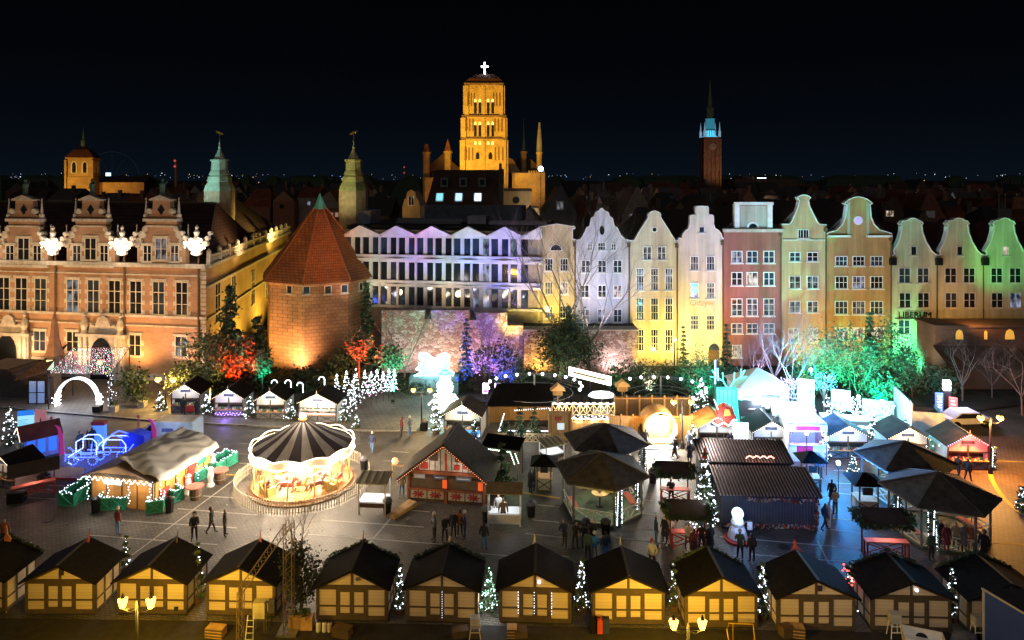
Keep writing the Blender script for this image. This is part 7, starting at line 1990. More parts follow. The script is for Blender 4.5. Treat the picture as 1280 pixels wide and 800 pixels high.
# posters (V shaped lit display)
Xp, Yp = G(38, 551)
t = thing("poster_stand", "V shaped lit display, a pale blue timetable poster beside a sunset picture", "sign", (Xp,Yp,0))
def board(root, x0, y0, x1, y1, z0, z1, m, nm):
    a = Vector((x0,y0,0)); b = Vector((x1,y1,0)); n = Vector((-(b-a).y,(b-a).x,0)).normalized()*.05
    return MB().add([(*a.xy,z0),(*b.xy,z0),(*b.xy,z1),(*a.xy,z1),(a.x+n.x,a.y+n.y,z0),(b.x+n.x,b.y+n.y,z0),(b.x+n.x,b.y+n.y,z1),(a.x+n.x,a.y+n.y,z1)],[(0,1,2,3),(7,6,5,4),(0,4,5,1),(3,2,6,7),(0,3,7,4),(1,5,6,2)]).obj(nm, m, root)
board(t,-1.2,.1,-.02,-.4+.9,.5,2.4,em("pale_blue_poster",(.40,.85,1),.8),"blue_poster")
board(t,-1.2,.08,-.02,-.42+.9,2.1,2.55,em("deep_blue_header",(.02,.2,.8),.8),"poster_header")
q = MB()
for i in range(7): q.box(-1.05,-.3-.1*(i%3),.0,.03,.75+i*.17,.80+i*.17)
o_ = q.obj("print_lines", em("poster_print",(.1,.4,.7),.4), t); o_.rotation_euler = (0,0,R(18)); o_.location=(0,.32-.06,0)
board(t,.06,.5,1.25,.15,.45,2.6,em("dusk_pink_poster",(.60,.20,.22),.45),"picture_poster")
board(t,.12,.43,1.2,.11,.5,1.25,em("sunset_orange_poster",(.95,.16,.02),.5),"picture_lower")
q = MB()
for i,h_ in enumerate((.15,.25,.2,.3,.62,.3,.22)): q.box(.2+i*.13,.33+i*.13,-.02,.0,1.25,1.25+h_)
o_ = q.obj("skyline_print", M_darkwood, t); o_.rotation_euler = (0,0,R(-16.5)); o_.location = (0,.42,0)
# blue light-rope vehicles
def bluefig(label, px, py, ropes, s=1.0, rz=0):
    t = thing("light_sculpture", label, "light sculpture", (*G(px,py),0), rz, "blue and white light rope figures on the left")
    b = MB(); w_ = MB(); fr = MB()
    for k, pts in ropes:
        for yy in (0,.9):
            P_ = [(x*s*.82,yy,z*s*.82) for x,z in pts]; rope(b if k else w_, P_, .11, .065); fr.path(P_, .02)
    fr.obj("frame", M_blackmetal, t); b.obj("blue_rope", M_bulbblue, t)
    if w_.v: w_.obj("white_rope", em("bluish_white_rope",(.30,.40,1),4), t)
    return t
circ = lambda x, z, r: [(x+r*math.cos(i*math.pi/6), z+r*math.sin(i*math.pi/6)) for i in range(13)]
bluefig("blue light rope carriage with a tall white lit frame",104,582,[(1,circ(-1,.5,.45)),(1,circ(.9,.5,.45)),(0,[(-1.5,.8),(-1.0,1.1),(-.7,1.3),(-.7,2.3),(-.2,2.6),(.9,2.6),(1.3,2.2),(1.3,1.0)]),(1,[(-1.5,.8),(1.3,.8)]),(1,[(-.3,1.1),(.8,1.1),(.8,2.1)]),(0,[(-1.5,.3),(-1.1,.1)])])
bluefig("blue light rope sleigh wagon with a white arched hood",137,575,[(1,circ(-.9,.45,.4)),(1,circ(1.1,.45,.4)),(0,[(-1.4,.9),(-1.0,1.6),(-.5,2.0),(1.2,2.0),(1.6,1.5),(1.6,.8)]),(1,[(-1.4,.8),(1.8,.8),(2.4,1.6)]),(1,[(-.5,2.1),(.3,2.5),(1.3,2.2)])])
bluefig("small blue light rope animal at the left of the carriage",87,577,[(1,[(-.5,.0),(-.4,.7),(.4,.8),(.5,0)]),(1,[(-.4,.7),(-.8,1.1),(-1.0,.9)])],.9)
for (px,py) in ((100,578),(135,572),(160,565)): 
    x_,y_ = G(px,py); point("blue_glow",(x_,y_-.3,1.2),(.06,.12,1),80,.4)
t = thing("blue_tarpaulin_box", "deep blue lit box behind the draped bar roof", "box", (*G(165,570),0), R(-10)); MB().box(-1.1,1.1,0,1,0,1.7).prism([(-1.1,1.7),(1.1,1.7),(0,1.95)],0,1).obj("body", mat("royal_blue_cloth",(.03,.06,.6)), t)
# pink beach flags
for (px,py,y1,lab) in ((74,583,531,"tall pink feather flag left of the blue light figures"),(190,566,523,"pink feather flag in front of the van")):
    x_,y_ = G(px,py); t = thing("feather_flag", lab, "flag", (x_,y_,0)); hh = ZZ(y1,y_)
    MB().tube((0,0,0),(0,0,hh*.6),.03).path([(0,0,hh*.6),(-.1,0,hh*.9),(-.35,0,hh)],.02).obj("pole", M_blackmetal, t)
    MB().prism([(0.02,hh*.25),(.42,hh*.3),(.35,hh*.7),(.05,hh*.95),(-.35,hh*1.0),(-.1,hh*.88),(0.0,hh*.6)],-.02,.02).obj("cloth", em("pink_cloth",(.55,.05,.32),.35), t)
# van
X, Y = G(211, 552)
t = thing("delivery_van", "pale blue panel van facing left with a lit yellowish roof", "van", (X,Y,0), R(-2))
MB().prism([(-2.5,.35),(-2.55,.85),(-2.45,1.05),(-1.75,1.2),(-1.15,1.85),(-.8,2.0),(2.5,2.0),(2.6,1.8),(2.6,.35)],-.95,.95).obj("body", mat("pale_blue_van_paint",(.38,.50,.68),.35), t)
MB().box(-.75,2.45,-.9,.9,2.0,2.04).obj("roof_panel", mat("cream_van_roof",(.6,.5,.35),.5), t)
MB().prism([(-1.6,1.25),(-1.15,1.75),(-.7,1.75),(-.7,1.25)],-.97,-.94).obj("side_window", M_glass, t)
MB().add([(-1.78,-.85,1.22),(-1.78,.85,1.22),(-1.2,.8,1.85),(-1.2,-.8,1.85)],[(0,1,2,3)]).obj("windscreen", M_glass2, t)
for xx in (-1.6,1.7):
    o_ = MB().lathe([(.35,0),(.36,.22)],14).obj("wheel", M_blackmetal, t); o_.location = (xx,-.76,.36); o_.rotation_euler = (R(90),0,0)
    o2 = MB().lathe([(.18,0),(.16,.03)],10).obj("rim", M_steel, o_); o2.location = (0,0,.22)
MB().box(-.1,.9,-.965,-.95,1.2,1.5).obj("side_mark", mat("blue_mark",(.08,.12,.4)), t)
MB().box(-2.58,-2.5,-.7,-.4,.85,1.0).obj("headlight", M_white, t); MB().box(-2.6,-2.5,-.9,.9,.35,.55).obj("bumper", M_blackmetal, t)
point("van_lamp",(X+.6,Y-2.3,3.0),(.6,.72,1),60,.4)
# metal barrier, planters, candy pillars
t = thing("crowd_barrier", "low metal crowd barrier beside the arch", "barrier", (*G(148,511),.12), R(6)); mb = MB()
for z in (.15,1.05): mb.tube((0,0,z),(1.9,0,z),.03)
for i in range(13): mb.tube((i*1.9/12,0,.15),(i*1.9/12,0,1.05),.015)
mb.tube((0,-.2,0),(0,.2,0),.03).tube((0,0,0),(0,0,1.05),.03).tube((1.9,0,0),(1.9,0,1.05),.03).obj("rails", M_steel, t)
for px,py,lab in ((178,510,"square pale planter right of the barrier"),(142,516,"stone planter at the arch's right foot"),(122,516,"dark speaker box at the arch's right foot")):
    t = thing("planter", lab, "planter", (*G(px,py),.12)); MB().lathe([(.45,0),(.5,.55),(.46,.58)],4,ph=R(45)).obj("box", M_trim if "dark" not in lab else M_blackmetal, t)
    if "dark" not in lab: leaves_obj("plant", clump_pts((0,0,.75),.5,.5,.3,160,6), .12, [M_foldark,M_folmid], t)
for px,py,lab in ((64,545,"slim pink white striped pillar by the pink feather flag"),(173,543,"striped pillar left of the van"),(132,552,"thin candy hook beside the blue carriage")):
    t = thing("candy_pillar", lab, "pillar", (*G(px,py),0)); mb = MB()
    for i in range(8): mb.lathe([(.07,i*.19),(.07,(i+1)*.19)],8,mi=i%2)
    mb.ball((0,0,1.62),.14,0); mb.obj("post", [mat("candy_pink",(.55,.14,.12)),M_white], t)
t = thing("blue_display", "small lit blue display box with a red lid near the blue figures", "display", (*G(122,558),0)); MB().box(-.5,.5,0,.5,0,1.8).obj("box", em("display_blue",(.10,.32,.8),.7), t); MB().box(-.55,.55,-.05,.55,1.8,2.1).obj("lid", M_redpaint, t)

# lit firs: (px, base y, height, radius, n, label)
LF = [(200,514,1.9,.6,60,"lit fir with a violet knot under the yellow twin lamp",0),(258,519,2.0,.6,60,"lit fir between the two leftmost open huts",.12),(312,524,2.1,.6,64,"lit fir between the violet railed hut and its right neighbour",.12),
      (363,527,2.0,.6,60,"lit fir left of the brightest open hut",.12),(431,530,2.3,.65,60,"lit fir at the right side of the brightest open hut",.12),(445,536,1.2,.4,24,"tiny lit fir right of the brightest open hut",.12),
      (12,556,3.2,.9,70,"lit fir behind the blue hut at the left edge",0),(545,541,3.6,.6,130,"slim blue white lit fir left of the blue counter hut",0),(593,548,1.6,.5,20,"small lit fir by the blue counter hut's right corner",0),
      (866,562,2.2,.45,60,"slim warm lit fir between the barrel and the next hut",0),(1030,575,2.6,.5,90,"violet white lit fir right of the white booth",0),(1091,560,2.6,.7,90,"blue white lit fir between two brown roofed huts",0),
      (1138,545,3.2,.6,120,"pale lit fir left of the container wall",0),(877,528,4.2,.9,170,"tall violet blue lit fir behind the orange roofed hut",0),
      (500,766,2.5,.26,60,"tall lit fir between the fifth and sixth closed huts",0),(612,764,2.2,.50,130,"bright greenish lit fir between the sixth and seventh closed huts",0),(727,764,2.7,.38,85,"lit fir between the seventh and eighth closed huts",0),
      (842,762,2.4,.35,26,"dim fir with three lights between the eighth and ninth closed huts",0),(953,773,2.8,.34,95,"lit fir between the ninth and tenth closed huts",0),(1062,770,2.6,.34,40,"fir with red and white lights between the tenth and eleventh closed huts",0),
      (1190,775,2.6,.35,40,"thin lit fir right of the eleventh closed hut",0),(247,752,3.1,.4,14,"dark fir with few lights behind the truss mast",0),(157,728,2.6,.35,18,"dark fir with few lights behind the second closed hut",0),
      (1277,640,1.7,.45,50,"lit fir at the right picture edge on the orange paving",0),(1066,594,1.6,.5,40,"white lit angel shaped fir before the rear right gazebo",0),(52,600,1.6,.7,0,"unlit dark fir beside the blue hut",0)]
for px,py,h_,r_,n_,lab,z0 in LF:
    x_, y_ = G(px,py)
    m_ = em("greenish_bulbs",(.5,1,.7),4) if "greenish" in lab else em("blue_white_bulbs",(.35,.5,1),3.5) if ("blue" in lab and "hut" not in lab) else M_bulb
    t = lit_fir(lab, x_, y_, h_, r_, n_, m_, .034 if py > 600 else .05, z0, 500, glow=30 if "greenish" in lab else 0)
    if "red and white" in lab:
        q = MB()
        for i in range(14): q.octa((nrg.normal(0,.2),-.3,1.3+nrg.uniform(0,1.2)),.06)
        q.obj("red_lights", M_bulbred, t)
# the grove of lit artificial trees
G_G = "cone shaped light trees clustered before the brick tower"
for i,(px,yt,yb,w_) in enumerate(((421,467,497,11),(433,463,500,14),(445,460,503,15),(441,474,511,12),(456,462,496,12),(464,464,494,12),(471,461,491,12),(479,464,490,11),(486,460,489,11),(493,461,488,9))):
    x_, y_ = G(px, yb+14 if i!=3 else yb+8); y_ = min(y_,70.5); x_ = XX(px,y_); h_ = ZZ(yt,y_)-.0; zb_ = max(.1, ZZ(yb,y_))
    t = thing("light_tree", ["leftmost small light tree in the cluster","second light tree of the cluster, wide and tall","tallest broad light tree of the cluster","low light tree at the front of the cluster","fifth light tree of the cluster with pink dots","sixth light tree of the cluster","light tree just right of the cluster's middle","third light tree from the cluster's right end","slim light tree, last but one on the right","narrow rightmost light tree of the cluster"][i], "light tree", (x_,y_,zb_), 0, G_G)
    hh = h_-zb_; rr = w_/2*y_/F
    MB().tube((0,0,-zb_+.1),(0,0,hh+.9),.03).obj("pole", M_blackmetal, t)
    q = MB(); n_ = 46
    for k in range(n_):
        u = (k+nrg.uniform(-3,4))/n_; u = min(.97,max(0,u)); a = k*2.4; ra = rr*(1-u)**.7*nrg.uniform(.6,1.1); q.octa((ra*math.cos(a),ra*math.sin(a),hh*u),nrg.choice((.035,.05,.065)), 1 if k%7==0 and i>=4 else 0)
    q.obj("lights", [em("tree_cool_bulbs",(.8,.92,.95),7),M_bulbpink], t)
# candy canes of light behind the huts
for i,(px,yt,yb,Y,lab) in enumerate(((343,475,487,69,"first lit candy cane above the hut roofs"),(360,475,486,69,"second lit candy cane above the hut roofs"),(375,478,491,69,"third small lit candy cane above the hut roofs"),(402,471,487,69,"largest lit candy cane, nearest the light trees"))):
    z0,z1 = ZZ(yb,Y),ZZ(yt,Y); r_ = .3; t = thing("candy_cane_light", lab, "light sculpture", (XX(px,Y),Y,z0), 0, "candy cane lights on posts")
    MB().tube((r_,0,-z0),(r_,0,0),.04).obj("post", M_blackmetal, t)
    q = MB(); rope(q,[(r_,0,0),(r_,0,z1-z0-r_)]+arc(0,z1-z0-r_,r_,0,math.pi*1.05,8),.1,.07); q.obj("lights", M_bulb, t)
# reindeer of light
X, Y = XX(543,73), 73
t = thing("reindeer_light", "blazing white teal light sculpture of a rider on a sleigh on a low plinth", "light sculpture", (X,Y,0))
z0 = ZZ(470,Y); MB().box(-2.6,2.6,-.6,.9,0,z0).obj("plinth", mat("teal_plinth",(.2,.35,.4)), t)
o_ = [(-2.2,0),(2.0,0),(2.1,.35),(1.5,.7),(1.6,1.3),(1.3,1.7),(1.6,2.1),(1.2,2.5),(.5,2.2),(.2,1.8),(-.4,2.0),(-.8,2.4),(-1.5,2.5),(-1.7,2.1),(-1.2,1.8),(-1.5,1.2),(-2.0,.7),(-1.2,.5)]
q = MB(); rope(q,[(x,0,z+z0) for x,z in o_+o_[:1]],.13,.10); rope(q,[(x*.9,.4,z*.95+z0) for x,z in o_+o_[:1]],.13,.10)
for i in range(110):
    u = nrg.uniform(-1.7,1.6); q.octa((u,.2,z0+nrg.uniform(.1,1.9)),.09)
q.obj("light_ropes", em("blazing_white_teal",(.55,1,.92),2.6), t)
MB().prism([(x*.93,z*.93+z0+.05) for x,z in o_],.1,.3).obj("lit_skin", em("teal_skin",(.35,.85,.9),.6), t)
point("reindeer_glow",(X,Y-1.6,z0+1.2),(.6,.95,1),170,.5)
# big snowman of light
X, Y = XX(556,66), 66
t = thing("snowman_light", "tall glowing white snowman sculpture with a hat between reindeer and hut", "light sculpture", (X,Y,0))
zz = lambda py: ZZ(py,Y)
q = MB(); wl_ = MB()
for (dx,yc,r_) in ((-.1,501,1.15),(0,484,.8),(.05,473,.5)):
    q.ball((dx,0,zz(yc)),r_*.93,n=14)
    for i in range(90):
        u = nrg.normal(size=3); u /= np.linalg.norm(u); wl_.octa((dx+u[0]*r_,u[1]*r_,zz(yc)+u[2]*r_),.07)
q.obj("lit_body", em("snowman_white",(.75,1,.9),.75), t); wl_.obj("fairy_lights", em("snowman_bulbs",(.7,1,.85),3), t)
MB().tube((-.9,0,zz(497)),(-1.6,0,zz(506)),.12).tube((.9,0,zz(492)),(1.3,0,zz(500)),.12).obj("lit_arm", em("snowman_white",(.75,1,.9),.75), t)
MB().lathe([(.6,zz(468)),(.6,zz(467)),(.35,zz(467)),(.35,zz(463))],10).obj("hat", em("teal_hat",(.2,.9,.7),1.5), t)
MB().lathe([(.9,0),(.9,.4),(.2,zz(515))],10).obj("base", M_blackmetal, t)
point("snowman_big_glow",(X-.3,Y-1.8,zz(495)),(.6,1,.85),210,.5)

# ---------------------------------------------------------------- the rope arena (two rings of bulbs, timber fences, lit balustrades)
M_plank = brick("upright_planks", (.50,.29,.10), (.42,.24,.08), (.16,.09,.04), .16, 9.0, .012, rough=.65, stain=.3)
M_plankdk = brick("dark_upright_planks", (.16,.09,.045), (.12,.07,.035), (.04,.025,.015), .16, 9.0, .012, rough=.7, stain=.3)
def plank_fence(label, p0, p1, h_, m, thick=.08, rail=True, posts=7):
    a = Vector(G(*p0)); b = Vector(G(*p1)); L_ = (b-a).length; t = thing("plank_fence", label, "fence", (a.x,a.y,0), math.atan2((b-a).y,(b-a).x))
    MB().box(0,L_,0,thick,0,h_).obj("boards", m, t)
    mb = MB().box(0,L_,-.06,-.0,h_-.2,h_-.1).box(0,L_,-.06,0,.25,.35)
    for i in range(posts): mb.cbox((L_*i/(posts-1),.0,0),.13,.15,h_+.15)
    mb.obj("posts", M_wood, t); return t
plank_fence("orange lit plank fence right of the lit balustrade",(762,553),(880,553),2.3,M_plank,posts=9)
plank_fence("dark tall plank fence under the second bulb ring",(768,537),(862,537),3.0,M_plankdk)
plank_fence("orange lit plank fence at the left end of the rope arena",(612,528),(690,528),1.5,M_plank)
plank_fence("upright board gate with a red bow and a white notice",(686,551),(714,551),2.6,M_plank,posts=3)
plank_fence("pale board fence right of the gate under the lit balustrade",(714,549),(768,549),1.6,M_plank,posts=5)
t = thing("bow", "red bow hung on the upright board gate", "bow", (XX(699,58),G(699,551)[1]-.13,ZZ(524,59.3))); MB().prism([(-.3,.2),(0,.05),(.3,.2),(.3,-.2),(0,-.02),(.2,-.5),(0,-.2),(-.2,-.5),(0,-.02),(-.3,-.2)],-.05,0).obj("ribbon", M_redpaint, t)
t = thing("notice", "small white blue notice on the upright board gate", "sign", (XX(702,58.6),G(699,551)[1]-.12,ZZ(533,59.3))); MB().box(-.3,.3,-.04,0,-.35,.2).obj("sheet", em("notice_white",(.7,.85,1),.6), t)
def xrail(label, p0, p1, h_, z=0.0, lit=True, m=None, cells=9, w_=14):
    a = Vector(G(*p0, z)); b = Vector(G(*p1, z)); L_ = (b-a).length; t = thing("balustrade", label, "railing", (a.x,a.y,z), math.atan2((b-a).y,(b-a).x))
    mb = MB()
    for zz_ in (.05,h_): mb.tube((0,0,zz_),(L_,0,zz_),.06)
    for i in range(cells):
        x0,x1 = L_*i/cells,L_*(i+1)/cells; mb.tube((x0,0,.05),(x1,0,h_),.05).tube((x0,0,h_),(x1,0,.05),.05).tube((x0,0,-min(z,2.2)),(x0,0,h_+.1),.06)
    mb.tube((L_,0,-min(z,2.2)),(L_,0,h_+.1),.06)
    mb.obj("rails", m or mat("pale_rail_wood",(.5,.38,.22)), t)
    if lit:
        q = MB(); n = int(L_/.16)
        for i in range(n):
            q.octa((L_*(i+.5)/n,-.08,h_+.08+.05*math.sin(i*1.7)),.06)
            if i%2 == 0: q.octa((L_*(i+.5)/n,-.1,.0-.05+.06*math.sin(i)),.055,1)
        q.obj("fairy_lights", [em("warm_cool_bulbs",(1,.92,.78),8),em("cool_mixed_bulbs",(.65,.85,1),7)], t)
        for k in range(3): point("rail_glow",(a.x+(b.x-a.x)*(k+.5)/3,a.y-.5,z+h_),(1,.86,.62),w_,.3)
    return t
xrail("brightly lit wooden X balustrade in the middle of the rope arena",(690,519),(768,519),1.0,1.6,w_=60)
xrail("second lit X balustrade lower down before the pale boards",(714,535),(770,536),.8,.9,w_=34)
xrail("low wooden X railing in front of the planted firs",(622,552),(688,553),.7,0,False)
xrail("tan X railing right of the arena under the orange fence",(768,560),(790,560),.8,0,False,cells=3)
xrail("tan X railing right of the street lamp",(866,556),(884,556),.9,0,False,cells=3)
for px,lab in ((650,"left planted fir inside the bulb framed bed"),(668,"right planted fir inside the bulb framed bed"),(632,"small planted fir at the bed's left end")):
    x_,y_ = G(px,549); conifer(lab, x_, y_+.3, 2.6 if px!=632 else 1.4, .75, 800, .14)
t = thing("string_lights", "rectangle of cool bulbs framing the planted firs", "string lights", (*G(622,546),0)); q = MB()
L_ = XX(690,60)-XX(622,60)
rope(q,[(0,0,.55),(L_,0,.5)],.14,.06); rope(q,[(L_,0,.5),(L_-.1,1,2.2)],.14,.06); rope(q,[(L_-.1,1,2.2),(L_*.3,1,2.0)],.2,.06); rope(q,[(.1,0,.5),(.6,.6,1.9)],.14,.06); q.obj("fairy_lights", M_bulb, t); q = MB().tube((0,0,0),(0,0,.6),.04).tube((L_,0,0),(L_-.1,1,2.2),.04).tube((.1,0,0),(.6,.6,1.9),.04).tube((L_-.1,1,2.2),(L_*.3,1,2.0),.03); q.obj("frame", M_blackmetal, t)
point("bed_glow",(G(655,549)[0],G(655,549)[1]-1.2,1.4),(.85,.95,1),40,.3); point("fence_glow",(XX(650,60),61,1.8),(1,.6,.2),90,.3); point("fence_glow",(XX(800,57),57.6,3.0),(1,.55,.15),150,.3)
# dark low roof + rings
x_,y_ = G(650,531)
t = thing("arena_shelter", "long low dark roof over the left end of the rope arena", "shelter", (x_,y_,0)); MB().slab((-3.1,-.4,1.9),(3.2,-.4,1.9),(3.0,3.2,2.9),(-2.2,3.2,2.9),.1).obj("roof", M_hutfelt, t); mb = MB()
for xx in (-2.9,0,2.9): mb.cbox((xx,-.3,0),.1,.1,1.9).cbox((xx*.7,3.0,0),.1,.1,2.8)
mb.obj("post", M_wood, t)
def ring(label, cx_, cy_, rx_, ry_, z, a0, a1, n, sag=.12):
    t = thing("bulb_ring", label, "string lights", (cx_,cy_,0)); P_ = [(rx_*math.cos(a0+(a1-a0)*i/n),ry_*math.sin(a0+(a1-a0)*i/n),z) for i in range(n+1)]
    mb = MB(); q = MB(); wr_ = MB()
    for i,p in enumerate(P_):
        if i % 3 == 0: mb.tube((p[0],p[1],0),(p[0],p[1],z+.2),.06,.05,6)
        q.ball((p[0],p[1]-.05,z-.1),.15,n=8)
        wr_.tube((0,0,z+1.0),p,.012,.012,3)
        if i < n: wr_.tube(p,P_[i+1],.018,.018,3)
    for rr in (.35,.6,.82):
        for i in range(24):
            a,b = 2*math.pi*i/24,2*math.pi*(i+1)/24; wr_.tube((rr*rx_*math.cos(a),rr*ry_*math.sin(a),z-1.2+rr*.5),(rr*rx_*math.cos(b),rr*ry_*math.sin(b),z-1.2+rr*.5),.03,.03,3)
    mb.obj("post", M_blackmetal, t); q.obj("bulb", em("globe_bulbs",(.85,1,.93),8), t); wr_.obj("wires", mat("pale_wire",(.25,.26,.3),.5), t); MB().lathe([(rx_*.93,.14),(rx_*.93,.2)],28,sy=ry_/rx_).obj("floor", M_dark, t); MB().tube((0,0,0),(0,0,z+1.0),.09,n=8).obj("mast", M_steel, t)
    return t
ring("wide ring of globe bulbs around the left dark rope arena",XX(668,66.5),66.5,4.6,3.8,2.9,math.pi*1.08,-.12*math.pi,13)
ring("ring of globe bulbs around the right dark rope arena",XX(826,66),66,4.3,3.6,2.8,math.pi*.9,-.32*math.pi,12)
# LED fascia
a = Vector((XX(712,68),68)); b = Vector((XX(763,64.7),64.7)); L_ = (b-a).length
t = thing("led_fascia", "slanting white framed light fascia with a yellow band over the arena", "sign", (a.x,a.y,0), math.atan2((b-a).y,(b-a).x))
z1 = ZZ(459,68); 
def fas(x0,x1,z0,z1_,y0,y1,m,nm): return MB().box(x0,x1,y0,y1,z0,z1_).obj(nm,m,t)
fas(0,L_,z1-.78,z1,0,.2,em("fascia_cream",(1,.92,.6),1.6),"panel")
mb = MB(); mb.box(-.06,L_+.06,-.08,0,z1-.16,z1+.03).box(-.06,L_+.06,-.08,0,z1-.82,z1-.66).box(-.06,.10,-.08,0,z1-.66,z1-.16).box(L_-.10,L_+.06,-.08,0,z1-.66,z1-.16); mb.obj("light_frame", em("fascia_white",(1,1,.98),5), t)
mb = MB()
for i in range(16): mb.box(.5+i*(L_-1)/16,.5+i*(L_-1)/16+.22,-.03,0,z1-.48,z1-.34)
mb.obj("lettering", M_darkwood, t)
mb = MB()
for xx in (.1,L_/2,L_-.1): mb.cbox((xx,.12,0),.12,.12,z1-.78)
mb.obj("post", M_blackmetal, t); point("fascia_glow",(XX(735,63),63,z1-.4),(1,.97,.85),120,.4)
x_,y_ = G(752,528)
t = thing("white_parasol", "small white lit canopy and pale counter below the fascia's low end", "canopy", (x_,y_,0)); MB().lathe([(1.3,2.5),(1.1,2.75),(.1,2.95)],8,sy=.7).obj("cover", em("white_cover",(.8,.95,1),1.2), t); MB().cbox((0,0,0),1.6,.8,1.1,0).obj("counter", mat("pale_counter",(.4,.42,.5)), t); MB().tube((0,0,1.1),(0,0,2.6),.04).obj("pole", M_steel, t)
for px,py,lab in ((622,519,"slim lit frame sign left of the arena rings"),(607,517,"white lit menu panel at the arena's left corner")):
    x_,y_ = XX(px-(0 if px==622 else 0),70),70; t = thing("lit_sign", lab, "sign", (x_,y_,0)); MB().box(-.3,.3,-.05,.05,ZZ(492,70),ZZ(479,70)).obj("panel", em("lit_panel_white",(.85,1,.85),1.2), t); MB().cbox((0,.1,0),.08,.08,ZZ(480,70)).obj("post", M_blackmetal, t); MB().box(-.2,.2,-.07,-.05,ZZ(490,70),ZZ(487,70)).obj("print", M_dark, t)
for px,py,lab in ((697,489,"orange topped little timber hut in the left ring"),(778,484,"orange birdhouse between the two bulb rings")):
    x_,y_ = XX(px,64),64; t = thing("play_house", lab, "play house", (x_,y_,0)); zz_ = ZZ(py+4,64); MB().cbox((0,0,0),.12,.12,zz_).obj("post", M_wood, t); MB().cbox((0,0,zz_),.9,.7,.45).obj("box", M_plank, t); MB().prism([(-.7,zz_+.45),(.7,zz_+.45),(0,zz_+1.0)],-.45,.45).obj("roof", mat("orange_play_roof",(.6,.33,.12)), t)
q = thing("violet_display", "small violet lit figure inside the left ring", "light sculpture", (XX(662,65),65,0)); MB().lathe([(.25,0),(.3,1.4),(.15,1.9)],8).octa((.9,0,1.0),.2).obj("lit_body", em("violet_body",(.32,.2,1),2.5), q)

# ---------------------------------------------------------------- white blazing stage area
M_blaze = em("blazing_white", (.92,.96,1), 3.0)
x_ = XX(946,63)
t = thing("white_tent", "white peaked marquee glowing blue white at the stage", "tent", (x_,63,0))
z_e, z_p = ZZ(478,63), ZZ(459,63); r_ = 2.1
MB().add([(-r_-.3,-r_,z_e),(r_+.3,-r_,z_e),(r_+.3,r_,z_e),(-r_-.3,r_,z_e),(0,0,z_p)],[(0,1,4),(1,2,4),(2,3,4),(3,0,4),(3,2,1,0)]).obj("roof", mat("white_tent_cloth",(.75,.76,.8),.7,.05), t)
MB().box(-r_,r_,-r_+.02,-r_+.06,z_e-.45,z_e).box(-r_,-r_+.05,-r_,r_,0,z_e).box(r_-.05,r_,-r_,r_,0,z_e).box(-r_,r_,r_-.1,r_,0,z_e).obj("side_cloth", mat("white_tent_cloth",(.75,.76,.8),.7,.05), t)
MB().box(-r_+.1,r_-.1,-r_-.1,-r_+.4,0,1.1).box(-1.5,1.5,-.5,0,1.6,2.6).obj("counter", M_white, t)
MB().cbox((1.7,-r_-.15,0),.5,.2,3.2).obj("teal_banner", em("teal_banner",(.1,.85,.75),1.3), t)
def wbooth(label, px, py, w_, d_, h_, rz=0, m=None, extra=None, nm="white_booth", cat="booth"):
    t = thing(nm, label, cat, (*G(px,py),0), rz); MB().box(-w_/2,w_/2,.0,.1,0,h_*.45).box(-w_/2,w_/2,0,.1,h_*.8,h_).box(-w_/2,-w_/2+.1,.1,d_,0,h_).box(w_/2-.1,w_/2,.1,d_,0,h_).box(-w_/2,w_/2,d_-.1,d_,0,h_).box(-w_/2,w_/2,0.1,d_,h_,h_+.06).obj("wall", m or M_white, t)
    MB().box(-w_/2+.1,w_/2-.1,-.15,.3,h_*.45,h_*.45+.06).obj("counter", M_white, t)
    if extra: MB().box(-w_*.28,w_*.12,-.06,0,.5,h_*.42).box(-w_*.3,w_*.3,-.04,0,h_*.84,h_*.95).obj("magenta_panel", mat("magenta_panel",(.45,.03,.13)), t)
    return t
wb = wbooth("white booth with a magenta front panel between the black roofed hut and blue roofed hut",1010,577,3.1,2.4,3.0,R(-3),None,True)
t = wbooth("long white lit booth right behind the magenta paneled one",995,556,3.4,2,3.0,R(-4)); wbooth("white counter booth under the peaked marquee's right side",968,548,2.2,1.6,3.2,R(-3)); wbooth("low white lit bar running to the right before the green grove",1060,548,4.2,1.4,1.6,R(-14)); wbooth("lowest white lit counter at the right end of the stage",1100,556,3.2,1.2,1.2,R(-18))
def screen(label, x0, x1, y0, y1, Y, rz=R(-18), m=None, dots=True):
    x = XX((x0+x1)/2,Y); w_ = (x1-x0)*Y/F; t = thing("screen_wall", label, "panel", (x,Y,0), rz); z0,z1 = ZZ(y1,Y),ZZ(y0,Y)
    MB().box(-w_/2,w_/2,-.04,.04,z0,z1).obj("panel", m or em("screen_white",(.7,.85,.95),.6), t); MB().cbox((-w_/2+.05,.1,0),.08,.08,z1).cbox((w_/2-.05,.1,0),.08,.08,z1).obj("post", M_steel, t)
    if dots:
        q = MB()
        for i in range(5): q.prism([(-w_*.3+i*w_*.13,z0+(z1-z0)*.25),(-w_*.26+i*w_*.13,z0+(z1-z0)*.25),(-w_*.24+i*w_*.13,z0+(z1-z0)*(.6+.2*(i%2))),(-w_*.27+i*w_*.13,z0+(z1-z0)*(.6+.2*(i%2)))],-.06,-.04)
        q.obj("print", mat("teal_print",(.05,.25,.3)), t)
    return t
screen("tall white lit panel at the stage's left side",997,1017,474,505,64); screen("white panel with dark figures in front of the green grove",1040,1062,487,512,66,R(-28)); screen("wide pale panel with pink lights on its top edge",1080,1115,500,532,64,R(-20),em("pale_green_panel",(.45,.75,.6),.5),False)
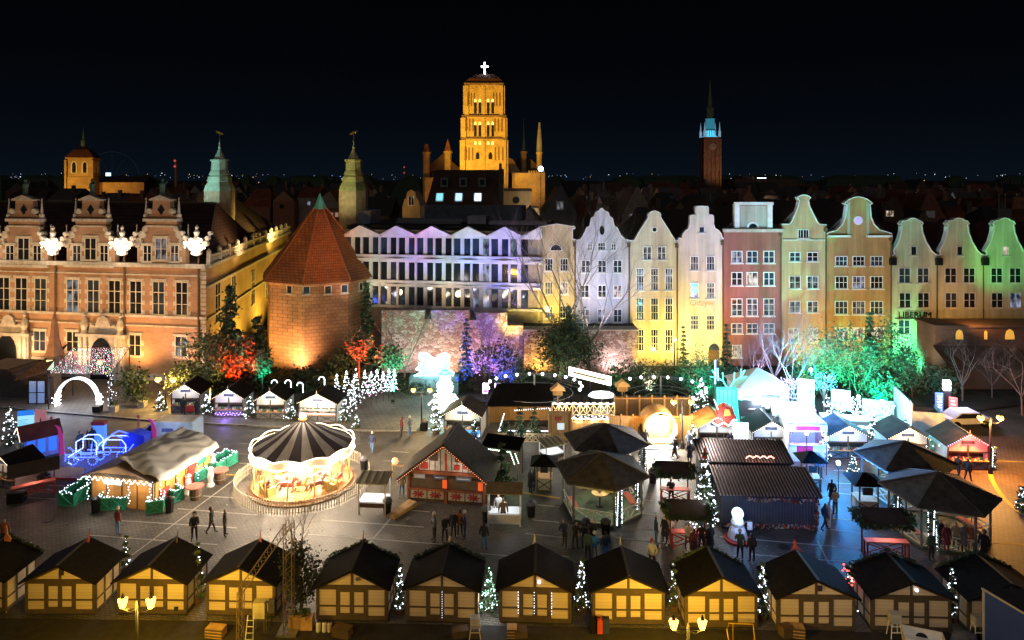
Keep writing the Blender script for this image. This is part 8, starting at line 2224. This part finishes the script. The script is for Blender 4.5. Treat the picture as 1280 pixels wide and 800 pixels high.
q = MB(); t = thing("string_lights", "row of pink bulbs on the wide pale panel's top edge", "string lights", (XX(1080,62),62.4,ZZ(500,63))); rope(q,[(0,0,0),(2.6,.2,-.6)],.2,.06); q.obj("bulbs", M_bulbpink, t); MB().tube((0,.02,0),(2.6,.22,-.6),.015).obj("cable", M_blackmetal, t)
rs_ = random.Random(9)
for i,(px,Y,h_,r_,n_,lab,mm) in enumerate(((1000,62,2.8,1.3,150,"cloud of blue white lights over the magenta paneled booth",em("blue_white_bulbs",(.35,.5,1),3.5)),(1030,65,3.6,1.2,120,"blue lit branchy light tree behind the stage",em("cyan_bulbs",(.1,.6,1),3)),(1050,62,2.4,1.5,140,"white light cloud over the low bar",M_bulb),(1092,62,1.9,1.9,150,"white light cloud at the right end of the stage",M_bulb),(985,64,3.6,.7,80,"lilac lit light tree beside the tall white panel",em("lilac_bulbs",(.65,.4,1),3)))):
    t = thing("light_cloud", lab, "light sculpture", (XX(px,Y),Y,0)); q = MB()
    for k in range(n_):
        a = rs_.uniform(0,6.28); rr = r_*rs_.uniform(0,1)**.5; q.octa((rr*math.cos(a),rr*math.sin(a)*.6,h_+rs_.uniform(-1.1,1.0)*(1-.4*rr/r_)),.06)
    q.obj("lights", mm, t); mb = MB().tube((0,0,0),(0,0,h_),.05)
    for k in range(8): a = k*.8; mb.tube((0,0,h_*.5),(r_*.8*math.cos(a),r_*.5*math.sin(a),h_+.5),.025)
    mb.obj("stem", M_steel, t)
point('stage_cyan_glow',(XX(1030,61),61,6.8),(.06,.6,1),1500,.5)
point('stage_cyan_glow',(XX(985,66),66,6.5),(.15,.5,1),900,.5)
_sl = ['in front of the white marquee','inside the white marquee','before the long white booth','behind the tall white panel','in front of the cyan light tree','before the wide pale panel','at the low bar\'s right end','between marquee and long white booth','in front of the magenta paneled booth','at the top of the blue lit lane','in the middle of the blue lit lane']
for (px,Y,z,c,w_) in ((946,60.5,3.2,(.62,.80,1),480),(946,63,3.4,(.45,.75,1),300),(995,58.5,3.4,(.55,.62,1),560),(1015,62.5,5.2,(.55,.45,1),700),(1045,60.5,3.2,(.35,.75,1),560),(1075,61,3.2,(.25,.95,.95),600),(1105,61,2.8,(.25,.95,.85),480),(975,59,4.5,(.6,.75,1),480),(1010,54.5,2.4,(.55,.25,1),200),(1035,52.5,2.7,(.04,.38,1),800),(1050,49,2.3,(.03,.28,1),600)):
    point("stage_light",(XX(px,Y),Y,z),c,w_,.25)
    fx = thing("stage_lamp", "white lens stage lamp on a pole " + _sl.pop(0), "stage lamp", (XX(px,Y),Y+.25,0), 0, "stage lamps on poles") 
    MB().tube((0,0,0),(0,0,z),.03,n=5).obj("pole", M_blackmetal, fx); MB().lathe([(.12,z),(.16,z+.2),(.05,z+.28)],8).obj("lamp", em("stage_lens",(.9,.95,1),12), fx)
# teal antlers on a lit box, red gift on the hut roof, black tilted board
X = XX(912,62); t = thing("antler_light", "teal light antlers growing from a glowing teal panelled box", "light sculpture", (X,62,0))
zt = ZZ(487,62); MB().box(-.95,.95,0,.8,.0,zt).obj("lit_box", em("teal_box",(.08,.75,.70),1.2), t); mb = MB()
for i in range(6): mb.box(-.97+i*.38,-.92+i*.38,-.03,0,.1,zt)
mb.obj("slats", M_blackmetal, t); q = MB()
for s_ in (-1,1):
    pts = [(s_*.1,.3,zt),(s_*.5,.3,zt+.7),(s_*1.1,.3,zt+1.0),(s_*1.5,.3,zt+1.7)]; rope(q,pts,.1,.06)
    for k in (1,2): rope(q,[pts[k],(pts[k][0]+s_*.05,.3,pts[k][2]+.8)],.1,.055)
    rope(q,[pts[2],(pts[2][0]+s_*.6,.3,pts[2][2]+.1)],.1,.055)
q.obj("light_ropes", em("teal_rope",(.1,1,.8),5), t); point("antler_glow",(X,60.8,3.4),(.1,.9,.75),260,.3)
t = thing("light_obelisk", "thin white blue light column with a bluish fir shape beside the antlers", "light sculpture", (XX(894,65),65,0)); q = MB(); rope(q,[(0,0,ZZ(480,65)),(0,0,ZZ(450,65))],.12,.1); rope(q,[(.3,0,ZZ(476,65)),(.25,0,ZZ(460,65))],.14,.08); q.obj("light_ropes", em("blue_white_bulbs",(.35,.5,1),3.5), t); MB().tube((0,0,0),(0,0,ZZ(480,65)),.06).obj("post", M_steel, t)
Xg = XX(908,57); t = thing("gift_sculpture", "tilted red gift shape with white icing trim above the orange tiled hut", "sculpture", (Xg,57.4,ZZ(534,57)), R(-8))
MB().prism([(-.9,.1),(.1,-.15),(.95,.5),(.65,1.45),(0,1.7),(-.55,1.25)],0,.9).obj("body", mat("gift_red",(.5,.05,.03)), t)
q = MB(); rope(q,[(-1.0,-.05,.2),(-.6,-.05,-.05),(-.1,-.05,.25),(.3,-.05,.0),(.7,-.05,.55),(1.0,-.05,.5)],.09,.08); rope(q,[(-.55,-.05,1.3),(-.9,-.05,2.2)],.12,.07); q.obj("icing_trim", em("icing_white",(1,.95,.95),2), t)
MB().prism([(-.1,.8),(.5,.9),(.35,1.35),(.0,1.4)],-.06,0).obj("orange_tag", em("orange_tag",(1,.4,.08),.9), t); MB().tube((0,.5,-1.2),(0,.5,.2),.05).obj("stand", M_steel, t)
t = thing("roof_board", "black tilted board mounted above the black roofed hut", "sign", (XX(941,60),60.2,0), R(-4)); MB().slab((-1.15,-.3,ZZ(520,60)),(1.15,-.3,ZZ(520,60)),(1.15,.4,ZZ(503,60)),(-1.15,.4,ZZ(503,60)),.08).obj("board", mat("black_board",(.012,.013,.016),.6), t); MB().cbox((-1,0,0),.08,.08,2.3).cbox((1,0,0),.08,.08,2.3).obj("post", M_blackmetal, t)
MB().box(-.35,.25,-.03,.0,ZZ(513,60),ZZ(511.5,60)).obj("small_print", M_white, t)
t = thing("menu_lightbox", "white lit picture board between the two huts right of the barrel", "sign", (*G(926,566),0), R(-2)); MB().box(-.65,.65,0,.1,.9,2.5).obj("panel", em("menu_white",(.9,.93,1),1.3), t); q = MB()
for i in range(4): q.tube((-.35+.5*(i%2)-.1,-.02,1.3+.5*(i//2)),(-.1+.5*(i%2)-.1,-.02,1.5+.5*(i//2)),.03)
q.obj("print", mat("grey_print",(.2,.25,.3)), t); MB().box(-.6,.6,.0,.5,0,.9).obj("base", M_blackmetal, t)
# string of bulbs from hut to hut at right
t = thing("string_lights", "cool bulb string spanning the huts behind the rear right gazebo", "string lights", (0,0,0)); q = MB(); a_ = (XX(1092,55),55,ZZ(551,55)); b_ = (XX(1186,54),54,ZZ(556,54)); rope(q,[a_,((a_[0]+b_[0])/2,54.5,a_[2]-.35),b_],.42,.06); q.obj("bulbs", M_bulb, t); MB().path([a_,((a_[0]+b_[0])/2,54.5,a_[2]-.35),b_],.012,3).obj("cable", M_blackmetal, t)
# ---------------------------------------------------------------- foreground clutter
# lattice mast with its folded boom
def truss(mb, p, q, w_, n, r=.022):
    p, q = Vector(p), Vector(q); d = (q-p).normalized(); a = d.orthogonal().normalized() if abs(d.y) > .9 else d.cross(Vector((0,1,0))).normalized(); b = d.cross(a).normalized()
    C = [a*w_/2+b*w_/2, -a*w_/2+b*w_/2, -a*w_/2-b*w_/2, a*w_/2-b*w_/2]
    for c in C: mb.tube(p+c, q+c, r)
    for i in range(n):
        u0 = p+(q-p)*i/n; u1 = p+(q-p)*(i+1)/n
        for k in range(4):
            A_, B_ = C[k], C[(k+1)%4]; mb.tube(u0+(A_ if i%2 else B_), u1+(B_ if i%2 else A_), r*.6, n=3)
Ym = 34.6
t = thing("lattice_mast", "steel lattice mast with a boom sloping down to the left between two closed huts", "lattice mast", (XX(361,Ym),Ym,0))
X0 = XX(361,Ym)
mb = MB(); truss(mb,(0,0,ZZ(785,Ym)*0),(0,0,ZZ(652,Ym)),.42,16); mb.obj("upright", mat("weathered_steel",(.22,.16,.13),.5,.3,3,metal=.5), t)
mb = MB(); truss(mb,(-.05,0,ZZ(654,Ym)-.1),(XX(301,Ym-1.5)-X0,-1.5,ZZ(738,Ym-1.5)),.3,15); truss(mb,(XX(301,Ym-1.5)-X0,-1.5,ZZ(738,Ym-1.5)),(XX(300,Ym-1.6)-X0,-1.6,0),.26,9); mb.obj("boom", mat("weathered_steel",(.22,.16,.13),.5,.3,3,metal=.5), t)
MB().box(-.5,.5,-.5,.5,0,.1).obj("base_plate", M_steel, t)
bush("dark leafy tree between the truss mast and the fifth closed hut", XX(377,36.2), 36.2, 1.0, 1.5, 2800, .10, [mat("blackish_leaves",(.018,.024,.016))], "small_tree", 2.0, None, k=40, cat="tree")
bare_tree("dark thin topped sapling rising beside the truss mast", XX(372,37.2), 37.2, 3.6, 61, M_bark, 1, 0, trunk=.7, spread=.5)
t = thing("planter_box", "long wooden planter box right of the truss mast", "planter", (XX(377,34.9),34.9,0)); MB().box(-.6,.6,-.25,.25,0,.65).obj("box", M_wood, t); leaves_obj("plant", clump_pts((0,0,.75),.6,.25,.15,220,10), .09, [M_foldark], t)
t = thing("electrical_cabinet", "pale cabinet on thin legs left of the mast foot", "cabinet", (XX(325,34.6),34.6,0)); MB().box(-.3,.3,-.2,.2,.75,1.55).obj("body", mat("pale_cabinet",(.5,.45,.3)), t); mb = MB()
for s_ in (-1,1): mb.tube((s_*.26,-.15,0),(s_*.26,-.15,.75),.02).tube((s_*.26,.15,0),(s_*.26,.15,.75),.02)
mb.obj("leg", M_steel, t)
t = thing("meter_box", "grey meter box on the fourth closed hut's right post", "cabinet", (XX(338,35),35.1,0)); MB().box(-.15,.15,0,.12,.6,1.3).obj("body", mat("grey_box",(.25,.25,.27)), t); MB().tube((0,.06,0),(0,.06,.6),.02).obj("pipe", M_blackmetal, t)
for i,(px,m,lab) in enumerate(((398,M_cloth,"left white canister by the fifth closed hut"),(405.5,M_cloth,"middle white canister by the fifth closed hut"),(412,mat("tan_can",(.45,.38,.28)),"right tan canister by the fifth closed hut"))):
    t = thing("canister", lab, "canister", (XX(px,34.6),34.6,0)); MB().lathe([(.11,0),(.12,.05),(.12,.4),(.06,.46)],10).obj("body", m, t); MB().lathe([(.05,.46),(.05,.52)],8).obj("cap", M_blackmetal, t)
for i,(px,w_,h_,m,lab) in enumerate(((428,.9,.45,M_darkwood,"low dark crate below the fifth closed hut's doors"),(270,.9,.45,M_wood,"low wooden crate below the fourth closed hut"),(640,.5,.45,M_wood,"tilted wooden crate under the seventh closed hut"),(651,.6,.35,M_darkwood,"flat crate beside the tilted one under the seventh hut"),(983,.6,.5,M_darkwood,"brown box below the tenth closed hut, left one"),(997,.6,.5,M_wood,"brown box below the tenth closed hut, right one"),(1146,.4,.5,M_darkwood,"small box by the high stool"),(595,.5,.4,M_darkwood,"small dark box under the sixth closed hut's corner"),(575,.8,.35,M_darkwood,"dark low pallet box under the sixth closed hut"))):
    t = thing("crate", lab, "crate", (XX(px,34.3),34.3,0), R((i*37)%30-15)); q = MB(); q.box(-w_/2,w_/2,-.25,.25,0,h_); q.obj("body", m, t); q = MB()
    for k in range(3): q.box(-w_/2-.015,w_/2+.015,-.265,-.25,.05+k*h_/3,.05+k*h_/3+h_/5)
    q.obj("slats", M_hutframe, t)
for px,m,lab in ((748.5,mat("red_case",(.5,.05,.03)),"red case leaning on the eighth closed hut"),(757,mat("navy_case",(.02,.03,.10)),"navy case right of the red one"),(742,M_blackmetal,"black case left of the red one")):
    t = thing("case", lab, "case", (XX(px,34.5),34.5,0)); MB().box(-.17,.17,-.15,.15,.03,.72).box(-.19,.19,-.17,.17,.68,.74).obj("body", m, t); MB().box(-.08,.08,-.02,.02,.74,.8).obj("handle", M_blackmetal, t)
def stool(label, px, py, h_=1.0, m=None):
    Yq = 34.2; t = thing("step_stool", label, "stool", (XX(px,Yq),Yq,0)); z0 = ZZ(py,Yq); mb = MB()
    for sx in (-1,1):
        for sy in (-1,1): mb.tube((sx*.28,sy*.22,0),(sx*.2,sy*.14,h_),.025)
    for z in (.3,.6): mb.box(-.26,.26,-.2,-.16,z,z+.04)
    mb.obj("legs", m or M_white, t); MB().box(-.24,.24,-.2,.2,h_,h_+.45).obj("box_seat", mat("pale_box",(.5,.47,.42)), t)
stool("pale box on tall white legs before the eleventh closed hut",1118,790,.75); stool("stepladder stool with a pale top at the sixth closed hut's right corner",594,785,.55,M_cream); stool("pale box stand below the twelfth closed hut",1222,790,.6)
for px,lab in ((311,"white ladder leg stand at the mast boom's foot"),):
    t = thing("ladder", lab, "ladder", (XX(px,33.6),33.6,0)); mb = MB()
    for s_ in (-1,1): mb.tube((s_*.2,0,0),(s_*.14,.25,1.3),.02)
    for k in range(4): mb.tube((-.19,.03+.05*k,.25+.28*k),(.19,.03+.05*k,.25+.28*k),.015)
    mb.obj("frame", M_white, t)
# blue container, white trailer, slatted fence, scooter
Yb = 31.2
t = thing("container", "dark blue container with a white edged black roof at the lower right corner", "container", (XX(1237,33),33.4,0)); 
c0 = Vector((0,0,0)); w_ = 5.5
pts = [(0,0),(1.6,-3.0),(6.5,-1.0),(5.0,2.0)]
pts = [(0,0),(-.35,-3.0),(5,-3.2),(5.2,0)]
z1 = ZZ(738,33.4)
MB().flat([(0,0),(1.45,-4.3),(6,-4.3),(6,0)][::1],.05,z1).obj("body", mat("deep_blue_wall",(.03,.07,.28),.5,.15,.8), t)
MB().flat([(-.08,.08),(1.37,-4.4),(6.1,-4.4),(6.1,.08)],z1,z1+.05).obj("roof", M_hutfelt, t)
MB().tube((-.06,.06,z1+.06),(1.4,-4.4,z1+.06),.05).cbox((0,0,0),.1,.1,z1).cbox((1.4,-4.3,0),.1,.1,z1).obj("edge_rail", M_cream, t)
t = thing("trailer", "small white open trailer at the bottom right", "trailer", (XX(1158,33),33.2,0), R(-20)); MB().box(-.9,.9,-.55,-.5,.35,.75).box(-.9,.9,.5,.55,.35,.75).box(-.9,-.85,-.5,.5,.35,.75).box(.85,.9,-.5,.5,.35,.75).box(-.9,.9,-.55,.55,.3,.35).obj("tub", M_white, t)
for s_ in (-1,1):
    o_ = MB().lathe([(.28,0),(.28,.14)],12).obj("wheel", M_blackmetal, t); o_.location = (0,s_*.6,.28); o_.rotation_euler = (R(90),0,0)
MB().tube((.9,0,.4),(1.9,0,.35),.03).obj("drawbar", M_steel, t)
t = thing("scooter", "dark covered scooter between the trailer and the blue container", "scooter", (XX(1205,33.3),33.3,0)); MB().lathe([(.2,.2),(.35,.4),(.3,.7),(.1,.85)],8,sx=2).obj("cover", mat("grey_cover",(.10,.10,.12)), t)
for xx in (-.55,.55):
    o_ = MB().lathe([(.25,0),(.25,.1)],12).obj("wheel", M_blackmetal, t); o_.location = (xx,0,.25); o_.rotation_euler = (R(90),0,0)
t = thing("slatted_fence", "dark slatted fence top along the bottom between the sixth and eighth huts", "fence", (XX(628,33.2),33.2,0)); mb = MB(); L_ = XX(790,33.2)-XX(628,33.2)
for i in range(48): mb.box(i*L_/48,i*L_/48+.07,-.02,.02,0,.45)
mb.box(0,L_,.02,.06,.35,.42).obj("slats", M_wood, t)
t = thing("handrail", "thin yellow handrail at the bottom right of the twin lantern", "railing", (XX(910,33.2),33.2,0)); MB().path([(0,-.5,0),(-.05,0,1.0),(.2,.5,1.0),(1.4,.5,.95),(1.5,.5,0)],.025,5).tube((.4,.5,0),(.4,.5,.97),.02).obj("rail", M_yline, t)
t = thing("hanging_banner", "pair of cream folded banners on the lower left lantern pole", "banner", (XX(172,30),29.9,0)); MB().prism([(-.35,2.0),(.1,2.55),(.2,2.4),(.05,1.9),(.15,1.3),(-.1,1.4)],-.1,-.05).prism([(.35,1.6),(.4,2.2),(.7,2.3),(.75,1.7),(.6,1.3)],-.1,-.05).obj("cloth", M_cream, t); MB().tube((-.3,-.05,2.5),(.8,-.05,2.4),.02).obj("arm", M_blackmetal, t)
spot("front_lamp", (XX(150,28),26.5,6.2), (XX(170,36),36,1.2), (1.0,.58,.05), 1050, 95, .9, .3)
spot("front_lamp", (XX(300,28),27.0,6.2), (XX(330,36),36,1.2), (1.0,.58,.07), 600, 80, .9, .3)
spot("front_lamp", (XX(800,28),26.5,6.2), (XX(790,35.5),35.5,1.2), (1.0,.58,.06), 1000, 90, .9, .3)
spot("front_lamp", (XX(520,28),26.5,6.5), (XX(540,36),36,1.2), (1.0,.66,.36), 300, 80, .9, .3)
spot("front_lamp", (XX(1120,28),26.5,6.5), (XX(1110,35.2),35.2,1.2), (1.0,.80,.62), 380, 90, .9, .3)

# ---------------------------------------------------------------- people
M_skin = mat("skin", (.45,.28,.20), .6, .1); M_hair = mat("dark_hair", (.03,.022,.018), .8, .2); M_fair = mat("fair_hair", (.35,.24,.12), .8, .2)
CL = {k: mat("cloth_"+k, c, .85, .2, 5) for k, c in dict(black=(.018,.018,.022), navy=(.025,.035,.08), red=(.22,.03,.035), grey=(.14,.14,.15), jeans=(.10,.19,.34), blue=(.03,.17,.50), tan=(.30,.22,.14), white=(.55,.54,.52), green=(.04,.09,.06), dark=(.03,.026,.025), wine=(.13,.025,.04), rust=(.30,.09,.03)).items()}
POSES = {}
def person_mesh(kind):
    if kind in POSES: return POSES[kind]
    st = {'stand':(0,0,.07,0), 'walk':(.21,.14,.05,.0), 'walk2':(-.19,.14,.05,.0), 'phone':(.02,.0,.08,1), 'lean':(.05,.0,.08,2), 'hands':(.0,.0,.09,3)}[kind]
    stride, bend, sp, arm = st
    V = {}
    def j(n, x, y, z, r): V[n] = (x, y, z, r)
    j('pel',0,0,.93,.16); j('waist',0,0,1.08,.165); j('chest',0,.0-.01,1.27,.185); j('neck0',0,0,1.44,.085); j('neck',0,-.005,1.50,.055); j('head',0,-.015,1.60,.088); j('top',0,-.01,1.70,.078)
    lean = .14 if arm == 2 else (.03 if stride else 0)
    for n in ('waist','chest','neck0','neck','head','top'):
        x,y,z,r = V[n]; V[n] = (x, y-lean*(z-.93)*1.2, z, r)
    for s, sd in ((-1,'l'),(1,'r')):
        f = stride*s
        j('hip'+sd, s*.09, 0, .88, .098); j('knee'+sd, s*(.09+sp*.4), -f*.55-abs(bend)*.25*(f<0), .49, .068); j('ank'+sd, s*(.09+sp*.6), -f*1.0+(bend if f<0 else 0)*.6, .09 + (.07 if f<0 else 0), .046); j('toe'+sd, s*(.10+sp*.7), -f*1.0+(bend if f<0 else 0)*.6-.17, .045, .040)
        sh = V['chest']; j('sho'+sd, s*.185, sh[1], 1.38, .09)
        if arm == 1 and s > 0: e, h_ = (s*.25,-.10,1.14), (s*.10,-.27,1.30)
        elif arm == 2: e, h_ = (s*.24,-.22,1.10), (s*.12,-.42,1.08)
        elif arm == 3: e, h_ = (s*.29,.03,1.13), (s*.22,-.13,.98)
        else: e, h_ = (s*.26,f*.25+.02,1.12), (s*.27,f*.5-.06,.88)
        j('elb'+sd, *e, .064); j('wri'+sd, *h_, .044); 
        d = Vector(h_)-Vector(e); d.normalize(); q = Vector(h_)+d*.1; j('han'+sd, q.x, q.y, q.z, .032)
    E = [('pel','waist'),('waist','chest'),('chest','neck0'),('neck0','neck'),('neck','head'),('head','top')]
    for sd in 'lr': E += [('pel','hip'+sd),('hip'+sd,'knee'+sd),('knee'+sd,'ank'+sd),('ank'+sd,'toe'+sd),('chest','sho'+sd),('sho'+sd,'elb'+sd),('elb'+sd,'wri'+sd),('wri'+sd,'han'+sd)]
    names_ = list(V); idx = {n:i for i,n in enumerate(names_)}
    me = bpy.data.meshes.new("person_skeleton"); me.from_pydata([V[n][:3] for n in names_], [(idx[a],idx[b]) for a,b in E], [])
    o = bpy.data.objects.new("person_skeleton", me); COL.objects.link(o)
    m = o.modifiers.new("skin",'SKIN'); m.use_smooth_shade = True
    for i,n in enumerate(names_):
        sv = me.skin_vertices[0].data[i]; r = V[n][3]; sv.radius = (r, r*.72) if n in ('pel','waist','chest') else (r, r); sv.use_root = (n == 'pel')
    sb = o.modifiers.new("sub",'SUBSURF'); sb.levels = 1; sb.render_levels = 1
    bpy.context.view_layer.update()
    out = bpy.data.meshes.new_from_object(o.evaluated_get(bpy.context.evaluated_depsgraph_get()))
    bpy.data.objects.remove(o); bpy.data.meshes.remove(me)
    out.name = "person_body"; out.materials.clear()
    for k in (CL['black'],CL['dark'],M_skin,M_hair): out.materials.append(k)
    hands = [Vector(V['han'+s][:3]) for s in 'lr']; hd = Vector(V['head'][:3])
    for p in out.polygons:
        c = p.center; mi = 0
        if c.z > 1.49: mi = 2 if (c.y < hd.y-.005 and c.z < 1.68) else 3
        elif min((c-h).length for h in hands) < .075: mi = 2
        elif c.z < .90: mi = 1
        if c.z < .10: mi = 3
        p.material_index = mi; p.use_smooth = True
    POSES[kind] = out; return out
pn = 0
def person(label, px, py, kind, top, leg, face=0, hair=None, h_=1.0, extra=None, z=0.0, group=None, XY=None):
    """face: heading in degrees, 0 looks toward the camera"""
    X, Y = XY or G(px, py, z)
    o = bpy.data.objects.new("person", person_mesh(kind)); COL.objects.link(o); o.location = (X,Y,z); o.rotation_euler = (0,0,R(face)); o.scale = (h_*1.04,)*3
    tag(o, label, "person", group)
    for i, m in enumerate((CL[top], CL[leg], M_skin, hair or M_hair)):
        o.material_slots[i].link = 'OBJECT'; o.material_slots[i].material = m
    if extra == 'coat': MB().lathe([(.25,.50),(.23,.7),(.19,.95),(.185,1.1)],10,sy=.8).obj("coat_skirt", CL[top], o)
    if extra == 'hat': MB().lathe([(.105,1.63),(.11,1.68),(.09,1.76),(.03,1.79)],8,(0,-.01,0)).ball((0,-.01,1.8),.035).obj("woolly_hat", CL['white'] if top != 'white' else CL['red'], o)
    if extra == 'bag': MB().box(-.13,.13,.12,.26,1.0,1.4).obj("backpack", CL['rust'], o)
    if extra == 'hood': MB().ball((0,.01,1.61),.125,n=8).obj("hood", CL[top], o).location = (0,.035,0)
    return o
PEO = [(147,669,'stand','wine','jeans',150,'hat',"lone person in a wine jacket in front of the green pens"),(243,676,'lean','black','black',20,'hood',"leftmost of three dark dressed people left of the mast, leaning"),(264,667,'walk','black','dark',95,'hood',"middle one of three dark dressed people, walking"),(281,670,'stand','black','black',100,None,"rightmost of three dark dressed people, hands down"),
 (465,566,'walk','navy','jeans',170,'hat',"person in navy with a pale hat walking alone right of the carousel"),(502,546,'stand','red','dark',-70,'hood',"person in a dark red coat facing another by the middle lamp"),(512,546,'hands','grey','jeans',70,'hat',"person in grey jacket and light jeans by the middle lamp"),
 (543,677,'phone','grey','dark',-60,'hat',"person in grey with a pale hat, left in the group below the lodge"),(556,678,'lean','black','black',30,None,"crouched looking dark person in the group below the lodge"),(567,672,'stand','black','dark',160,None,"fair haired person in black in the group below the lodge"),(575,671,'stand','rust','dark',170,None,"person in a rust coloured coat half hidden in the group below the lodge"),(581,674,'phone','navy','navy',-80,'hat',"person in navy, right end of the group below the lodge"),
 (605,688,'stand','black','jeans',165,None,"person in black jacket and bright jeans right of the group"),(502,622,'hands','tan','jeans',10,'bag',"person with an orange bag at the lodge's left corner"),(629,657,'stand','tan','dark',180,None,"customer with long brown hair at the white stall"),(623,650,'stand','white','white',0,None,"seller in white inside the white stall"),
 (663,617,'stand','black','black',120,'coat',"person in a long black coat left of the narrow kiosk"),(668,614,'hands','dark','black',-100,None,"second dark person beside the narrow kiosk"),(638,561,'stand','black','dark',180,None,"dark person before the planted firs, left of three"),(645,568,'stand','wine','grey',175,'hat',"person in wine red with a pale hat before the planted firs"),(652,558,'walk','green','grey',160,None,"person in green walking by the low X railing"),
 (800,556,'walk','black','dark',-120,'hood',"dark person at the white information board"),(807,561,'stand','black','black',160,None,"dark person close behind the gazebo roof edge"),(844,571,'walk','black','black',100,None,"dark person striding right across the bright patch"),(862,579,'stand','black','black',-160,'coat',"person in a long black coat at the bright patch's right side"),(861,565,'stand','grey','dark',10,'hat',"pale dressed person behind the long coated one"),(843,574,'walk2','navy','dark',-90,None,"person in navy near the bright patch"),
 (839,629,'lean','black','dark',175,None,"dark person standing at the upper red table"),(820,681,'stand','navy','jeans',90,None,"person in navy and jeans left of the lower red table"),(831,679,'hands','black','dark',-60,'coat',"person in a patterned dark coat left of the lower red table"),(837,677,'stand','white','dark',20,None,"person in white trousers leaning by the lower red table"),
 (868,697,'walk','wine','dark',160,'coat',"person in a wine checked coat in front of the lower red table"),(860,688,'lean','white','grey',10,None,"person in pale clothes at the lower red table"),(877,690,'hands','black','black',170,None,"person in black at the lower red table's right end"),(888,691,'stand','black','dark',-150,'coat',"person in a black coat right of the lower red table"),
 (706,684,'lean','navy','dark',-40,None,"person in navy at the left of the crowd below the gazebo"),(719,686,'lean','black','black',30,None,"dark bent person in the crowd below the gazebo"),(731,688,'stand','black','dark',160,None,"dark person in the crowd below the gazebo"),(740,686,'phone','dark','dark',-150,'hat',"person with a reddish hat shape in the crowd below the gazebo"),(743,701,'hands','blue','grey',170,'hat',"person in a bright blue jacket behind the eighth hut's roof"),(757,700,'stand','navy','blue',-170,None,"person in navy blue right of the bright blue jacket"),(735,700,'stand','green','dark',150,None,"person in dull green left of the bright blue jacket"),
 (815,712,'hands','white','dark',-30,'hat',"person in white above the eighth closed hut's right roof"),(913,566,'stand','black','dark',10,'hat',"dark person with a pale hat beside the lit picture board"),(1031,663,'walk','navy','black',90,None,"person in dark blue at the dark bar's right end"),(1036,660,'stand','white','white',-90,None,"pale dressed person close to the dark bar's right end"),(1040,630,'stand','black','tan',170,'coat',"person in black and tan on the blue lit lane"),(1044,644,'hands','tan','dark',-160,None,"person in tan walking behind on the blue lit lane"),(1025,598,'stand','blue','dark',10,None,"pale blue person behind the dark bar's roof end"),
 (1198,598,'walk','black','dark',110,None,"left of the couple walking on the orange paving"),(1210,602,'walk2','black','black',115,None,"right of the couple walking on the orange paving"),(1183,690,'stand','wine','wine',10,'coat',"person in a dark red santa like coat under the right gazebo"),(1195,688,'stand','tan','green',-20,None,"person in tan with green trousers under the right gazebo"),(1205,690,'hands','grey','dark',20,'coat',"person in grey under the right gazebo"),(1214,690,'stand','rust','rust',-10,None,"person in rust orange under the right gazebo"),(1176,686,'stand','black','black',30,None,"dark person behind the garland column of the right gazebo"),(1230,700,'stand','black','black',-60,'hood',"dark person at the right gazebo's right post"),
 (100,566,'stand','green','dark',60,'hood',"person in green behind the blue light carriage"),(109,563,'stand','black','black',-60,None,"dark person on the path by the arch, taller of two"),(115,560,'hands','black','dark',-120,None,"dark person on the path by the arch, right of two"),(229,519,'stand','black','dark',170,None,"dark customer at the leftmost open hut"),(246,522,'stand','dark','black',160,None,"dark person between the two leftmost open huts"),
 (1164,700,'stand','green','dark',15,None,"person in dark green left of the garland at the right gazebo"),(925,700,'phone','green','dark',170,'hat',"person with a yellow green hat behind the ninth closed hut"),(940,703,'stand','black','dark',-170,None,"dark person behind the ninth closed hut's roof"),(5,684,'stand','rust','dark',40,None,"person at the left edge above the first closed hut"),(1152,620,'hands','grey','dark',170,None,"person in grey behind the right gazebo's railing")]
for px,py,kind,top,leg,face,ex,lab in PEO:
    person(lab, px, py, kind, top, leg, face, M_fair if ("fair" in lab or "brown hair" in lab or hash(lab[:6]) is None) else None, random.uniform(.96,1.03), ex, z=.12 if (py < 535 and px < 420) else (.14 if (1170 < px < 1226 and py > 660) else 0.0))

# ---------------------------------------------------------------- small things on the ground
for i,(px,py,lab) in enumerate(((330,676,"round iron manhole cover in front of the carousel"),(420,704,"round iron manhole cover above the fifth closed hut"),(640,600,"round iron manhole cover right of the lodge"),(980,684,"round iron manhole cover below the dark bar"),(60,650,"round iron manhole cover at the left"))):
    t = MB().lathe([(.36,0),(.36,.012)],18).obj("manhole_cover", mat("cast_iron",(.05,.045,.04),.5,.4,14,metal=.5), None, (*G(px,py),.012)); tag(t, lab, "manhole cover")
rq = np.random.default_rng(12); n = 900
xs = rq.uniform(-32,28,n); ys = rq.uniform(35.5,62,n)
o = leaves_obj("fallen_leaves", np.stack([xs,ys,np.full(n,.03)],1), .055, [mat("paper_scrap",(.45,.42,.36)),mat("brown_leaf",(.16,.09,.04)),M_bark]); o["kind"] = "stuff"
